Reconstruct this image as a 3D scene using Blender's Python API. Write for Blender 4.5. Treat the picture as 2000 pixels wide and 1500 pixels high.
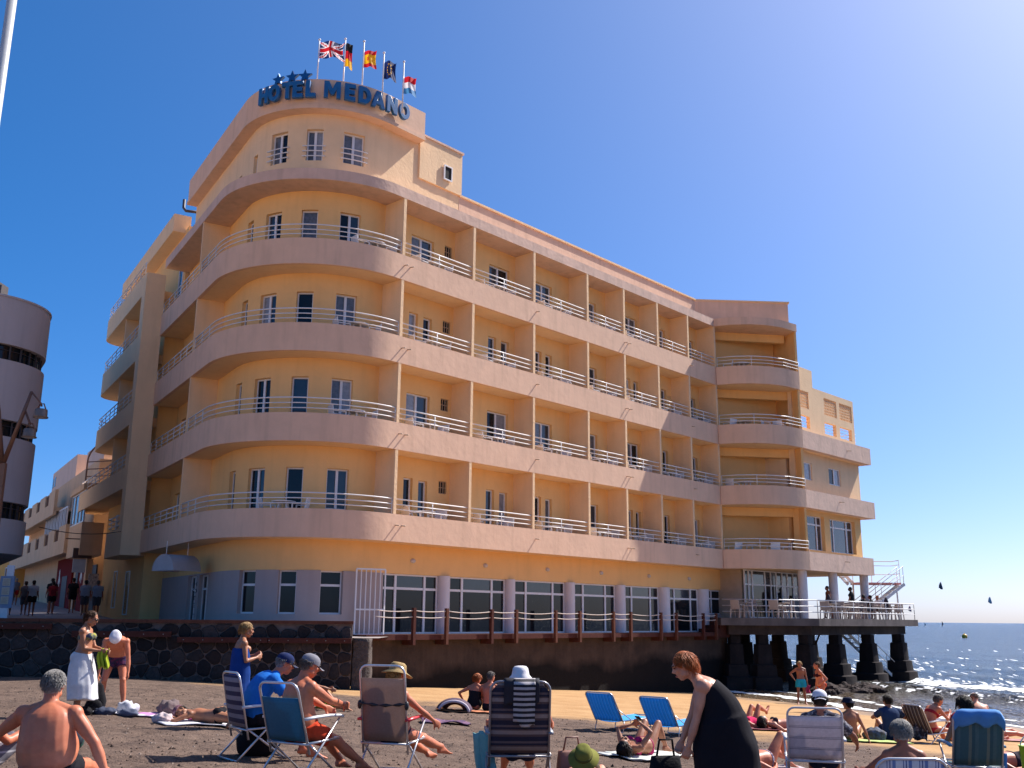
import bpy, bmesh, math, random
import numpy as np
from mathutils import Vector, Matrix, noise

for _o in list(bpy.data.objects):
    bpy.data.objects.remove(_o)
SC = bpy.context.scene
COL = SC.collection
rad = math.radians
random.seed(7)

# ------------------------------------------------------------------ camera
cam_d = bpy.data.cameras.new("camera")
cam = bpy.data.objects.new("camera", cam_d)
COL.objects.link(cam)
cam_d.sensor_width = 36.0
cam_d.lens = 35.015
cam_d.clip_start = 0.1
cam_d.clip_end = 30000
_p, _r = rad(13.2491), rad(-0.52877)
_fw = Vector((0, math.cos(_p), math.sin(_p)))
_u0 = Vector((0, -math.sin(_p), math.cos(_p)))
_r0 = Vector((1, 0, 0))
_ri = math.cos(_r) * _r0 - math.sin(_r) * _u0
_up = math.cos(_r) * _u0 + math.sin(_r) * _r0
cam.matrix_world = Matrix(((_ri.x, _up.x, -_fw.x, 0), (_ri.y, _up.y, -_fw.y, 0), (_ri.z, _up.z, -_fw.z, 0), (0, 0, 0, 1)))
SC.camera = cam

# ------------------------------------------------------------------ sky, sun, exposure
SUN_AZ, SUN_EL = 56.5, 47.2          # azimuth right of +Y, elevation
world = bpy.data.worlds.new("World")
SC.world = world
world.use_nodes = True
wn = world.node_tree
wn.nodes.clear()
w_out = wn.nodes.new("ShaderNodeOutputWorld")
w_bg = wn.nodes.new("ShaderNodeBackground")
w_sky = wn.nodes.new("ShaderNodeTexSky")
w_sky.sky_type = 'NISHITA'
w_sky.sun_disc = False
w_sky.sun_elevation = rad(SUN_EL)
w_sky.sun_rotation = rad(SUN_AZ)
w_sky.altitude = 0
w_sky.air_density = 0.5
w_sky.dust_density = 1.5
w_sky.ozone_density = 6.0
w_bg.inputs["Strength"].default_value = 0.15
w_hs = wn.nodes.new("ShaderNodeHueSaturation")
w_hs.inputs["Saturation"].default_value = 1.45
w_gm = wn.nodes.new("ShaderNodeGamma")
w_gm.inputs["Gamma"].default_value = 0.8
w_tint = wn.nodes.new("ShaderNodeMix")
w_tint.data_type = 'RGBA'
w_tint.blend_type = 'MULTIPLY'
w_tint.inputs[0].default_value = 1.0
w_tint.inputs[7].default_value = (1.0, .985, 1.02, 1)        # the camera's cool white balance
wn.links.new(w_sky.outputs[0], w_gm.inputs["Color"])
wn.links.new(w_gm.outputs[0], w_hs.inputs["Color"])
wn.links.new(w_hs.outputs[0], w_tint.inputs[6])
wn.links.new(w_tint.outputs[2], w_bg.inputs[0])
wn.links.new(w_bg.outputs[0], w_out.inputs[0])
sun_d = bpy.data.lights.new("sun", 'SUN')
sun_d.energy = 4.4
sun_d.angle = rad(0.5)
sun_d.color = (1.0, 0.965, 0.92)
sun = bpy.data.objects.new("sun", sun_d)
COL.objects.link(sun)
_sd = Vector((math.sin(rad(SUN_AZ)) * math.cos(rad(SUN_EL)), math.cos(rad(SUN_AZ)) * math.cos(rad(SUN_EL)), math.sin(rad(SUN_EL))))
sun.rotation_euler = _sd.to_track_quat('Z', 'Y').to_euler()
sun.location = _sd * 200
SC.view_settings.view_transform = 'Standard'
SC.view_settings.look = 'None'
SC.view_settings.exposure = 0.92
SC.view_settings.gamma = 1.0
SC.view_settings.use_curve_mapping = False
SC.render.engine = 'CYCLES'
SC.render.resolution_x, SC.render.resolution_y = 1024, 768

# ------------------------------------------------------------------ helpers: materials
MATS = {}
def M(name, col=(.5, .5, .5), rough=.6, metal=0.0, spec=.5, var=.12, vs=3.0, bump=0.0, bs=30.0, bd=.02,
      streak=0.0, dirt=None, dirt_s=.8, dirt_a=.5, transl=0.0, stripes=None, coat=0.0):
    """procedural material: noise driven colour variation, fine relief, optional stains, stripes, translucency"""
    if name in MATS:
        return MATS[name]
    m = bpy.data.materials.new(name)
    m.use_nodes = True
    nt = m.node_tree
    N, L = nt.nodes, nt.links
    b = N["Principled BSDF"]
    out = N["Material Output"]
    b.inputs["Roughness"].default_value = rough
    b.inputs["Metallic"].default_value = metal
    b.inputs["Specular IOR Level"].default_value = spec
    if coat:
        b.inputs["Coat Weight"].default_value = coat
    tc = N.new("ShaderNodeTexCoord")
    nz = N.new("ShaderNodeTexNoise")
    nz.inputs["Scale"].default_value = vs
    nz.inputs["Detail"].default_value = 6
    nz.inputs["Roughness"].default_value = .65
    L.new(tc.outputs["Object"], nz.inputs["Vector"])
    rp = N.new("ShaderNodeMapRange")
    rp.inputs["From Min"].default_value = .25
    rp.inputs["From Max"].default_value = .75
    rp.inputs["To Min"].default_value = 1 - var
    rp.inputs["To Max"].default_value = 1 + var
    L.new(nz.outputs["Fac"], rp.inputs["Value"])
    mul = N.new("ShaderNodeMix")
    mul.data_type = 'RGBA'
    mul.blend_type = 'MULTIPLY'
    mul.inputs[0].default_value = 1.0
    mul.inputs[6].default_value = (*col, 1)
    L.new(rp.outputs[0], mul.inputs[7])
    c = mul.outputs[2]
    if stripes:      # list of (axis, [(pos 0-1, colour)...], period)
        axis, stops, period = stripes
        sx = N.new("ShaderNodeSeparateXYZ")
        L.new(tc.outputs["Object"], sx.inputs[0])
        md = N.new("ShaderNodeMath")
        md.operation = 'DIVIDE'
        md.inputs[1].default_value = period
        if axis == 'D':
            ad = N.new("ShaderNodeMath")
            ad.operation = 'ADD'
            L.new(sx.outputs[1], ad.inputs[0])
            L.new(sx.outputs[2], ad.inputs[1])
            L.new(ad.outputs[0], md.inputs[0])
        else:
            L.new(sx.outputs['XYZ'.index(axis)], md.inputs[0])
        fr = N.new("ShaderNodeMath")
        fr.operation = 'FRACT'
        L.new(md.outputs[0], fr.inputs[0])
        cr = N.new("ShaderNodeValToRGB")
        cr.color_ramp.interpolation = 'CONSTANT'
        els = cr.color_ramp.elements
        els[0].position, els[0].color = stops[0][0], (*stops[0][1], 1)
        els[1].position, els[1].color = stops[1][0], (*stops[1][1], 1)
        for s in stops[2:]:
            e = els.new(s[0])
            e.color = (*s[1], 1)
        L.new(fr.outputs[0], cr.inputs[0])
        L.new(cr.outputs[0], mul.inputs[6])
    if streak:
        mp = N.new("ShaderNodeMapping")
        mp.inputs["Scale"].default_value = (1.6, 1.6, .16)
        L.new(tc.outputs["Object"], mp.inputs[0])
        n2 = N.new("ShaderNodeTexNoise")
        n2.inputs["Scale"].default_value = 2.2
        n2.inputs["Detail"].default_value = 7
        L.new(mp.outputs[0], n2.inputs["Vector"])
        r2 = N.new("ShaderNodeMapRange")
        r2.inputs["From Min"].default_value = .5
        r2.inputs["From Max"].default_value = .78
        r2.inputs["To Max"].default_value = streak
        L.new(n2.outputs["Fac"], r2.inputs["Value"])
        mx = N.new("ShaderNodeMix")
        mx.data_type = 'RGBA'
        mx.inputs[7].default_value = (*[v * .45 for v in col], 1)
        L.new(r2.outputs[0], mx.inputs[0])
        L.new(c, mx.inputs[6])
        c = mx.outputs[2]
    if dirt:
        n3 = N.new("ShaderNodeTexNoise")
        n3.inputs["Scale"].default_value = dirt_s
        n3.inputs["Detail"].default_value = 8
        n3.inputs["Roughness"].default_value = .7
        L.new(tc.outputs["Object"], n3.inputs["Vector"])
        r3 = N.new("ShaderNodeMapRange")
        r3.inputs["From Min"].default_value = .48
        r3.inputs["From Max"].default_value = .66
        r3.inputs["To Max"].default_value = dirt_a
        L.new(n3.outputs["Fac"], r3.inputs["Value"])
        mx = N.new("ShaderNodeMix")
        mx.data_type = 'RGBA'
        mx.inputs[7].default_value = (*dirt, 1)
        L.new(r3.outputs[0], mx.inputs[0])
        L.new(c, mx.inputs[6])
        c = mx.outputs[2]
    L.new(c, b.inputs["Base Color"])
    if bump:
        nb = N.new("ShaderNodeTexNoise")
        nb.inputs["Scale"].default_value = bs
        nb.inputs["Detail"].default_value = 5
        L.new(tc.outputs["Object"], nb.inputs["Vector"])
        bp = N.new("ShaderNodeBump")
        bp.inputs["Strength"].default_value = bump
        bp.inputs["Distance"].default_value = bd
        L.new(nb.outputs["Fac"], bp.inputs["Height"])
        L.new(bp.outputs[0], b.inputs["Normal"])
    if transl:
        tr = N.new("ShaderNodeBsdfTranslucent")
        L.new(c, tr.inputs["Color"])
        ms = N.new("ShaderNodeMixShader")
        ms.inputs[0].default_value = transl
        L.new(b.outputs[0], ms.inputs[1])
        L.new(tr.outputs[0], ms.inputs[2])
        L.new(ms.outputs[0], out.inputs[0])
    MATS[name] = m
    return m

# ------------------------------------------------------------------ helpers: meshes
V3 = lambda *a: np.array(a, float)
def nrm(v):
    v = np.asarray(v, float)
    n = np.linalg.norm(v)
    return v / n if n > 1e-9 else v

def basis(d, up=(0, 0, 1)):
    d = nrm(d)
    u = np.asarray(up, float)
    if abs(np.dot(d, u)) > .97:
        u = V3(0, 1, 0) if abs(d[1]) < .9 else V3(1, 0, 0)
    s = nrm(np.cross(d, u))
    return s, nrm(np.cross(s, d))

class MB:
    """collects shapes and links them as ONE mesh object"""
    def __init__(s):
        s.v, s.f, s.m = [], [], []
    def add(s, vs, fs, mi=0):
        o = len(s.v)
        s.v += [tuple(map(float, p)) for p in vs]
        s.f += [tuple(i + o for i in f) for f in fs]
        s.m += [mi] * len(fs)
        return s
    def hexa(s, b, t, mi=0):
        n = len(b)
        fs = [tuple(reversed(range(n))), tuple(range(n, 2 * n))]
        fs += [(i, (i + 1) % n, n + (i + 1) % n, n + i) for i in range(n)]
        return s.add(list(b) + list(t), fs, mi)
    def box(s, x0, x1, y0, y1, z0, z1, mi=0):
        return s.hexa([(x0, y0, z0), (x1, y0, z0), (x1, y1, z0), (x0, y1, z0)],
                      [(x0, y0, z1), (x1, y0, z1), (x1, y1, z1), (x0, y1, z1)], mi)
    def prism(s, poly, z0, z1, mi=0):
        a = sum(poly[i][0] * poly[(i + 1) % len(poly)][1] - poly[(i + 1) % len(poly)][0] * poly[i][1] for i in range(len(poly)))
        if a < 0:
            poly = list(reversed(poly))
        return s.hexa([(p[0], p[1], z0) for p in poly], [(p[0], p[1], z1) for p in poly], mi)
    def bar(s, a, b, w, h, up=(0, 0, 1), mi=0):
        a, b = V3(*a), V3(*b)
        sd, u = basis(b - a, up)
        k = [(-w / 2, -h / 2), (w / 2, -h / 2), (w / 2, h / 2), (-w / 2, h / 2)]
        return s.hexa([a + sd * x + u * y for x, y in k][::-1], [b + sd * x + u * y for x, y in k][::-1], mi)
    def tube(s, pts, r, n=8, cap=True, closed=False, mi=0, up=(0, 0, 1), flat=1.0):
        pts = [V3(*p) for p in pts]
        k = len(pts)
        rs = [r] * k if np.isscalar(r) else list(r)
        vs, fs = [], []
        pu = None
        for i in range(k):
            d = (pts[(i + 1) % k] - pts[i - 1]) if closed else (pts[min(i + 1, k - 1)] - pts[max(i - 1, 0)])
            d = nrm(d)
            if pu is None:
                sd, u = basis(d, up)
            else:
                u = nrm(pu - d * np.dot(pu, d))
                sd = np.cross(d, u)
            pu = u
            for j in range(n):
                a = 2 * math.pi * j / n
                vs.append(pts[i] + rs[i] * (math.cos(a) * sd + math.sin(a) * u * flat))
        for i in range(k if closed else k - 1):
            i2 = (i + 1) % k
            for j in range(n):
                j2 = (j + 1) % n
                fs.append((i * n + j, i * n + j2, i2 * n + j2, i2 * n + j))
        if cap and not closed:
            fs.append(tuple(reversed(range(n))))
            fs.append(tuple((k - 1) * n + j for j in range(n)))
        return s.add(vs, fs, mi)
    def loft(s, rings, mi=0):
        """rings: list of equal-length vertex loops"""
        n = len(rings[0])
        vs = [p for r in rings for p in r]
        fs = []
        for i in range(len(rings) - 1):
            for j in range(n):
                j2 = (j + 1) % n
                fs.append((i * n + j, i * n + j2, (i + 1) * n + j2, (i + 1) * n + j))
        fs.append(tuple(reversed(range(n))))
        fs.append(tuple((len(rings) - 1) * n + j for j in range(n)))
        return s.add(vs, fs, mi)
    def ell(s, c, r, f=(0, 1, 0), up=(0, 0, 1), n=12, k=8, mi=0):
        """ellipsoid, r = (side, forward, up)"""
        c = V3(*c)
        f = nrm(f)
        sd, u = basis(f, up)
        vs = [c - u * r[2]]
        for i in range(1, k):
            a = math.pi * i / k - math.pi / 2
            for j in range(n):
                t = 2 * math.pi * j / n
                vs.append(c + sd * r[0] * math.cos(a) * math.cos(t) + f * r[1] * math.cos(a) * math.sin(t) + u * r[2] * math.sin(a))
        vs.append(c + u * r[2])
        fs = []
        for j in range(n):
            fs.append((0, 1 + (j + 1) % n, 1 + j))
            fs.append((len(vs) - 1, 1 + (k - 2) * n + j, 1 + (k - 2) * n + (j + 1) % n))
        for i in range(k - 2):
            for j in range(n):
                j2 = (j + 1) % n
                fs.append((1 + i * n + j, 1 + i * n + j2, 1 + (i + 1) * n + j2, 1 + (i + 1) * n + j))
        return s.add(vs, fs, mi)
    def lathe(s, prof, c=(0, 0, 0), n=16, mi=0):
        """prof: [(r,z)...] bottom to top"""
        rings = [[(c[0] + r * math.cos(2 * math.pi * j / n), c[1] + r * math.sin(2 * math.pi * j / n), c[2] + z) for j in range(n)] for r, z in prof]
        return s.loft(rings, mi)
    def strip(s, A, B, z0, z1, mi=0):
        """solid wall between outer plan line A and inner plan line B"""
        n = len(A)
        vs = [(p[0], p[1], z0) for p in A] + [(p[0], p[1], z1) for p in A] + [(p[0], p[1], z0) for p in B] + [(p[0], p[1], z1) for p in B]
        fs = []
        for i in range(n - 1):
            fs += [(i, i + 1, n + i + 1, n + i), (2 * n + i + 1, 2 * n + i, 3 * n + i, 3 * n + i + 1),
                   (n + i, n + i + 1, 3 * n + i + 1, 3 * n + i), (i + 1, i, 2 * n + i, 2 * n + i + 1)]
        fs += [(0, n, 3 * n, 2 * n), (n - 1, 2 * n + n - 1, 3 * n + n - 1, n + n - 1)]
        return s.add(vs, fs, mi)
    def sheet(s, P, th, mi=0):
        """thickened grid, P[i][j] points"""
        P = np.array(P, float)
        a, b = P.shape[:2]
        du = np.gradient(P, axis=0)
        dv = np.gradient(P, axis=1)
        nn = np.cross(du, dv)
        nn /= (np.linalg.norm(nn, axis=2, keepdims=True) + 1e-9)
        T, Bt = P + nn * th / 2, P - nn * th / 2
        o = a * b
        vs = list(T.reshape(-1, 3)) + list(Bt.reshape(-1, 3))
        fs = []
        ix = lambda i, j: i * b + j
        for i in range(a - 1):
            for j in range(b - 1):
                q = (ix(i, j), ix(i + 1, j), ix(i + 1, j + 1), ix(i, j + 1))
                fs.append(q)
                fs.append(tuple(o + k for k in reversed(q)))
        edge = [ix(0, j) for j in range(b)] + [ix(i, b - 1) for i in range(1, a)] + [ix(a - 1, j) for j in range(b - 2, -1, -1)] + [ix(i, 0) for i in range(a - 2, 0, -1)]
        for k in range(len(edge)):
            p, q = edge[k], edge[(k + 1) % len(edge)]
            fs.append((p, q, q + o, p + o))
        return s.add(vs, fs, mi)
    def mesh(s, name):
        me = bpy.data.meshes.new(name)
        me.from_pydata(s.v, [], s.f)
        if any(s.m):
            me.polygons.foreach_set("material_index", s.m)
        me.update()
        return me
    def build(s, name, mat, parent=None, smooth=None, base=None):
        me = s.mesh(name)
        return link(name, me, mat, parent, smooth)

def fixn(me):
    bm = bmesh.new()
    bm.from_mesh(me)
    bmesh.ops.recalc_face_normals(bm, faces=bm.faces)
    bm.to_mesh(me)
    bm.free()

def link(name, me, mat, parent=None, smooth=None):
    for m in (mat if isinstance(mat, (list, tuple)) else [mat]):
        if m is not None:
            me.materials.append(m)
    fixn(me)
    if smooth:
        me.polygons.foreach_set("use_smooth", [True] * len(me.polygons))
        if smooth is not True:
            me.set_sharp_from_angle(angle=rad(smooth))
    o = bpy.data.objects.new(name, me)
    COL.objects.link(o)
    if parent is not None:
        o.parent = parent
        if parent.get("_fixed"):
            o.matrix_parent_inverse = Matrix.Translation(parent.location).inverted()
    return o

def tag(o, label=None, cat=None, group=None, kind=None):
    if label: o["label"] = label
    if cat: o["category"] = cat
    if group: o["group"] = group
    if kind: o["kind"] = kind
    return o

def empty(name, loc=(0, 0, 0), yaw=0.0, label=None, cat=None, group=None, fixed=False):
    """a thing's root; fixed=True: its parts are modelled in world coordinates"""
    o = bpy.data.objects.new(name, None)
    o.empty_display_size = .2
    COL.objects.link(o)
    o.location = loc
    o.rotation_euler = (0, 0, yaw)
    if fixed:
        o["_fixed"] = 1
    tag(o, label, cat, group)
    return o

def copy_tree(o, parent=None):
    c = o.copy()
    COL.objects.link(c)
    if parent is not None:
        c.parent = parent
    for ch in list(o.children):
        copy_tree(ch, c)
    return c

TMP = bpy.data.scenes.new("tmp")
def remesh(mb, voxel, smooth=4, fac=.5):
    """union of all shapes as one continuous skin"""
    me = mb.mesh("t")
    fixn(me)
    o = bpy.data.objects.new("t", me)
    TMP.collection.objects.link(o)
    r = o.modifiers.new("r", 'REMESH')
    r.mode = 'VOXEL'
    r.voxel_size = voxel
    if smooth:
        sm = o.modifiers.new("s", 'SMOOTH')
        sm.factor = fac
        sm.iterations = smooth
    vl = TMP.view_layers[0]
    vl.update()
    dg = vl.depsgraph
    dg.update()
    res = bpy.data.meshes.new_from_object(o.evaluated_get(dg))
    bpy.data.objects.remove(o)
    bpy.data.meshes.remove(me)
    return res

def wrinkle(me, amp, scale, seed=0.0, stretch=(1, 1, 1)):
    n = len(me.vertices)
    co = np.empty(n * 3)
    no = np.empty(n * 3)
    me.vertices.foreach_get("co", co)
    me.vertex_normals.foreach_get("vector", no)
    co, no = co.reshape(-1, 3), no.reshape(-1, 3)
    for i in range(n):
        p = co[i]
        co[i] += no[i] * amp * noise.noise(Vector((p[0] * scale * stretch[0] + seed, p[1] * scale * stretch[1], p[2] * scale * stretch[2])))
    me.vertices.foreach_set("co", co.ravel())
    me.update()

# ------------------------------------------------------------------ plan of the place (metres; the camera stands at the origin, eye height z = 0)
DR = V3(math.sin(rad(42.1729)), math.cos(rad(42.1729)))       # along the sea front
NI = V3(-DR[1], DR[0])                                        # inwards from the sea front
D0 = V3(-3.9498, 34.0)
DL = V3(-.5215, .8532); DL /= np.linalg.norm(DL)              # along the street
NS = V3(DL[1], -DL[0])                                        # inwards from the street
LD0 = V3(-12.124, 36.450)
AC, AR = V3(-7.28, 36.56), 4.19                               # centre and radius of the rounded corner
QR = -.338
TH_R = 47.83
TH_L = -(90 - math.degrees(math.atan2(-DL[0], DL[1])))
QL = QR - AR * rad(TH_R - TH_L)
UL = -2.43
SEA_Z = -3.27
SH_N, SH_T, SH_D = V3(.933, .358), V3(-.358, .933), 27.3       # shoreline normal, tangent, offset

def pos(q, r):
    """plan point: q runs along the hotel front (right of the first divider positive), r metres inwards"""
    if q >= QR:
        return D0 + q * DR + r * NI
    if q > QL:
        th = rad(TH_R) - (QR - q) / AR
        return AC + (AR - r) * V3(math.sin(th), -math.cos(th))
    return LD0 + (UL + QL - q) * DL + r * NS
qth = lambda th: QR - AR * rad(TH_R - th)
qu = lambda u: QL - (u - UL)
def path(q0, q1, r, da=3.0):
    a, b = min(q0, q1), max(q0, q1)
    qs = [a]
    k = max(2, int((QR - QL) / (AR * rad(da))))
    qs += [q for q in np.linspace(QL, QR, k + 1) if a + .01 < q < b - .01]
    qs.append(b)
    return [pos(q, r) for q in qs]

def zs(x, y):
    d = .933 * x + .358 * y
    return -1.45 - .010 * y - .053 * max(0.0, d)

# ------------------------------------------------------------------ sand
def mat_sand():
    m = bpy.data.materials.new("sand")
    m.use_nodes = True
    nt = m.node_tree
    N, L = nt.nodes, nt.links
    b = N["Principled BSDF"]
    tc = N.new("ShaderNodeTexCoord")
    def noise_(sc, det=6, ro=.6):
        n = N.new("ShaderNodeTexNoise")
        n.inputs["Scale"].default_value = sc
        n.inputs["Detail"].default_value = det
        n.inputs["Roughness"].default_value = ro
        L.new(tc.outputs["Object"], n.inputs["Vector"])
        return n.outputs["Fac"]
    def mth(op, a, bb):
        n = N.new("ShaderNodeMath")
        n.operation = op
        for i, v in enumerate((a, bb)):
            if isinstance(v, (int, float)):
                n.inputs[i].default_value = v
            else:
                L.new(v, n.inputs[i])
        return n.outputs[0]
    def mr(v, a, bb, c=0.0, d=1.0):
        n = N.new("ShaderNodeMapRange")
        for k, x in zip(("From Min", "From Max", "To Min", "To Max"), (a, bb, c, d)):
            n.inputs[k].default_value = x
        L.new(v, n.inputs["Value"])
        return n.outputs[0]
    def mix(f, a, bb):
        n = N.new("ShaderNodeMix")
        n.data_type = 'RGBA'
        for i, v in ((0, f), (6, a), (7, bb)):
            if isinstance(v, tuple):
                n.inputs[i].default_value = (*v, 1)
            else:
                L.new(v, n.inputs[i])
        return n.outputs[2]
    dot = N.new("ShaderNodeVectorMath")
    dot.operation = 'DOT_PRODUCT'
    dot.inputs[1].default_value = (SH_N[0], SH_N[1], 0)
    L.new(tc.outputs["Object"], dot.inputs[0])
    d = mth('ADD', dot.outputs["Value"], mr(noise_(.35, 4), .3, .7, -1.6, 1.6))
    dry = mix(mr(noise_(1.6, 8, .7), .35, .65), (.105, .068, .051), (.185, .123, .090))
    dry = mix(mr(noise_(4.2, 6, .75), .545, .63, 0, .72), dry, (.038, .025, .020))  # dark dints: their shade painted in, finer ones by the next layer
    dry = mix(mr(noise_(15, 5, .7), .56, .66, 0, .6), dry, (.045, .030, .025))
    dry = mix(mr(noise_(11, 5, .7), .60, .70, 0, .55), dry, (.28, .20, .155))
    gold = mix(mr(noise_(.9, 6), .35, .65), (.36, .20, .085), (.45, .27, .125))
    wet = (.17, .105, .06)
    dg = N.new("ShaderNodeVectorMath")
    dg.operation = 'DOT_PRODUCT'
    dg.inputs[1].default_value = (.56, .83, 0)
    L.new(tc.outputs["Object"], dg.inputs[0])
    g = mth('ADD', dg.outputs["Value"], mr(noise_(.35, 4), .3, .7, -1.6, 1.6))
    c = mix(mr(g, 19.6, 21.8), dry, gold)
    beh = mr(g, -3.0, -9.0)
    c = mix(beh, c, (.56, .37, .21))                          # unseen dry sand behind the camera, made paler to bounce warm fill light
    c = mix(mr(d, 24.0, 26.2), c, wet)
    L.new(c, b.inputs["Base Color"])
    L.new(mr(d, 24.3, 26.5, .95, .22), b.inputs["Roughness"])
    L.new(mr(d, 24.3, 26.5, .2, .6), b.inputs["Specular IOR Level"])
    h = mth('ADD', mth('MULTIPLY', noise_(6, 5), .6), mth('MULTIPLY', noise_(45, 4), .25))
    bp = N.new("ShaderNodeBump")
    bp.inputs["Distance"].default_value = .11
    L.new(mr(g, 19.0, 22.0, 1.0, .4), bp.inputs["Strength"])
    L.new(h, bp.inputs["Height"])
    L.new(bp.outputs[0], b.inputs["Normal"])
    return m

def sand_bump(x, y):
    if not 6 < y < 30: return 0.0
    d = .933 * x + .358 * y
    k = 1.0 if .56 * x + .83 * y < 20 else max(.12, 1 - (.56 * x + .83 * y - 20) / 3)
    k *= min(1.0, (y - 6) / 1.5, (30 - y) / 2)
    f = noise.noise(Vector((x * 3.4, y * 3.4, 9)))
    g = noise.noise(Vector((x * 1.9 + 40, y * 1.9, 2)))
    return k * (.030 * noise.noise(Vector((x * 1.1, y * 1.1, 0))) + .024 * noise.noise(Vector((x * 6, y * 6, 3))) - .075 * max(0, f - .12) - .05 * max(0, g - .3))
def zsb(x, y):
    return zs(x, y) + sand_bump(x, y)
def make_sand():
    ys = [-900, -400, -180, -90, -45, -22, -12] + list(np.arange(-6, 7, .6)) + list(np.arange(7, 14, .075)) + list(np.arange(14, 26, .14)) + list(np.arange(26, 62, .4))
    xs = [-900, -400, -180, -90, -60] + list(np.arange(-40, -9, .6)) + list(np.arange(-9, 11, .11)) + list(np.arange(11, 45, .5)) + [60, 90]
    P = []
    for y in ys:
        for x in xs:
            z = zs(x, max(y, -22)) + sand_bump(x, y)
            P.append((x, y, z))
    w = len(xs)
    F = [(j * w + i, j * w + i + 1, (j + 1) * w + i + 1, (j + 1) * w + i) for j in range(len(ys) - 1) for i in range(w - 1)]
    mb = MB()
    mb.v, mb.f, mb.m = P, F, [0] * len(F)
    tag(mb.build("sand_beach", mat_sand(), None, True), kind="structure")
make_sand()

# ------------------------------------------------------------------ sea
def mat_sea():
    m = bpy.data.materials.new("sea_water")
    m.use_nodes = True
    nt = m.node_tree
    N, L = nt.nodes, nt.links
    b = N["Principled BSDF"]
    b.inputs["IOR"].default_value = 1.33
    b.inputs["Roughness"].default_value = .2
    tc = N.new("ShaderNodeTexCoord")
    dot = N.new("ShaderNodeVectorMath")
    dot.operation = 'DOT_PRODUCT'
    dot.inputs[1].default_value = (SH_N[0], SH_N[1], 0)
    L.new(tc.outputs["Object"], dot.inputs[0])
    r = N.new("ShaderNodeValToRGB")
    mr = N.new("ShaderNodeMapRange")
    mr.inputs["From Min"].default_value = SH_D
    mr.inputs["From Max"].default_value = SH_D + 60
    L.new(dot.outputs["Value"], mr.inputs["Value"])
    L.new(mr.outputs[0], r.inputs[0])
    e = r.color_ramp.elements
    e[0].position, e[0].color = 0, (.16, .105, .06, 1)
    e[1].position, e[1].color = 1, (.010, .032, .065, 1)
    e.new(.14).color = (.085, .075, .06, 1)
    e.new(.3).color = (.02, .04, .06, 1)
    L.new(r.outputs[0], b.inputs["Base Color"])
    mp = N.new("ShaderNodeMapping")
    mp.inputs["Rotation"].default_value = (0, 0, rad(-20))
    mp.inputs["Scale"].default_value = (1, .45, 1)
    L.new(tc.outputs["Object"], mp.inputs[0])
    prev = None
    for sc, dist, st in ((.10, 3.2, 1.0), (.42, 1.9, 1.0), (1.7, 1.15, 1.0), (6.0, .38, 1.0)):
        n = N.new("ShaderNodeTexNoise")
        n.inputs["Scale"].default_value = sc
        n.inputs["Detail"].default_value = 5
        L.new(mp.outputs[0], n.inputs["Vector"])
        bp = N.new("ShaderNodeBump")
        bp.inputs["Strength"].default_value = st
        bp.inputs["Distance"].default_value = dist
        L.new(n.outputs["Fac"], bp.inputs["Height"])
        if prev:
            L.new(prev, bp.inputs["Normal"])
        prev = bp.outputs[0]
    L.new(prev, b.inputs["Normal"])
    return m

def wave(s, l):
    w = lambda k: noise.noise(Vector((l * .09 + k * 7, k * 3.1, 0)))
    z = .05 * noise.noise(Vector((s * .5, l * .3, 1)))
    for k, (c, a, wd, steep) in enumerate(((.9, .09, .5, 1.0), (4.6, .14, .9, 1.5), (9.2, .42, 1.0, 1.9), (14.5, .40, 1.6, 1.4), (22, .3, 2.2, 1.2), (31, .3, 2.6, 1), (42, .3, 3, 1))):
        x = s - c - 1.6 * w(k)
        wd2 = wd if x > 0 else wd / steep
        z += a * (.75 + .5 * w(k + 9)) / math.cosh(x / wd2) ** 2
    return z * min(1, max(.0, (s + 1.2) / 1.5))

def sea_pt(s, l, dz=0.0):
    p = SH_N * (SH_D + s) + SH_T * l
    return (p[0], p[1], SEA_Z + dz)

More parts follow.
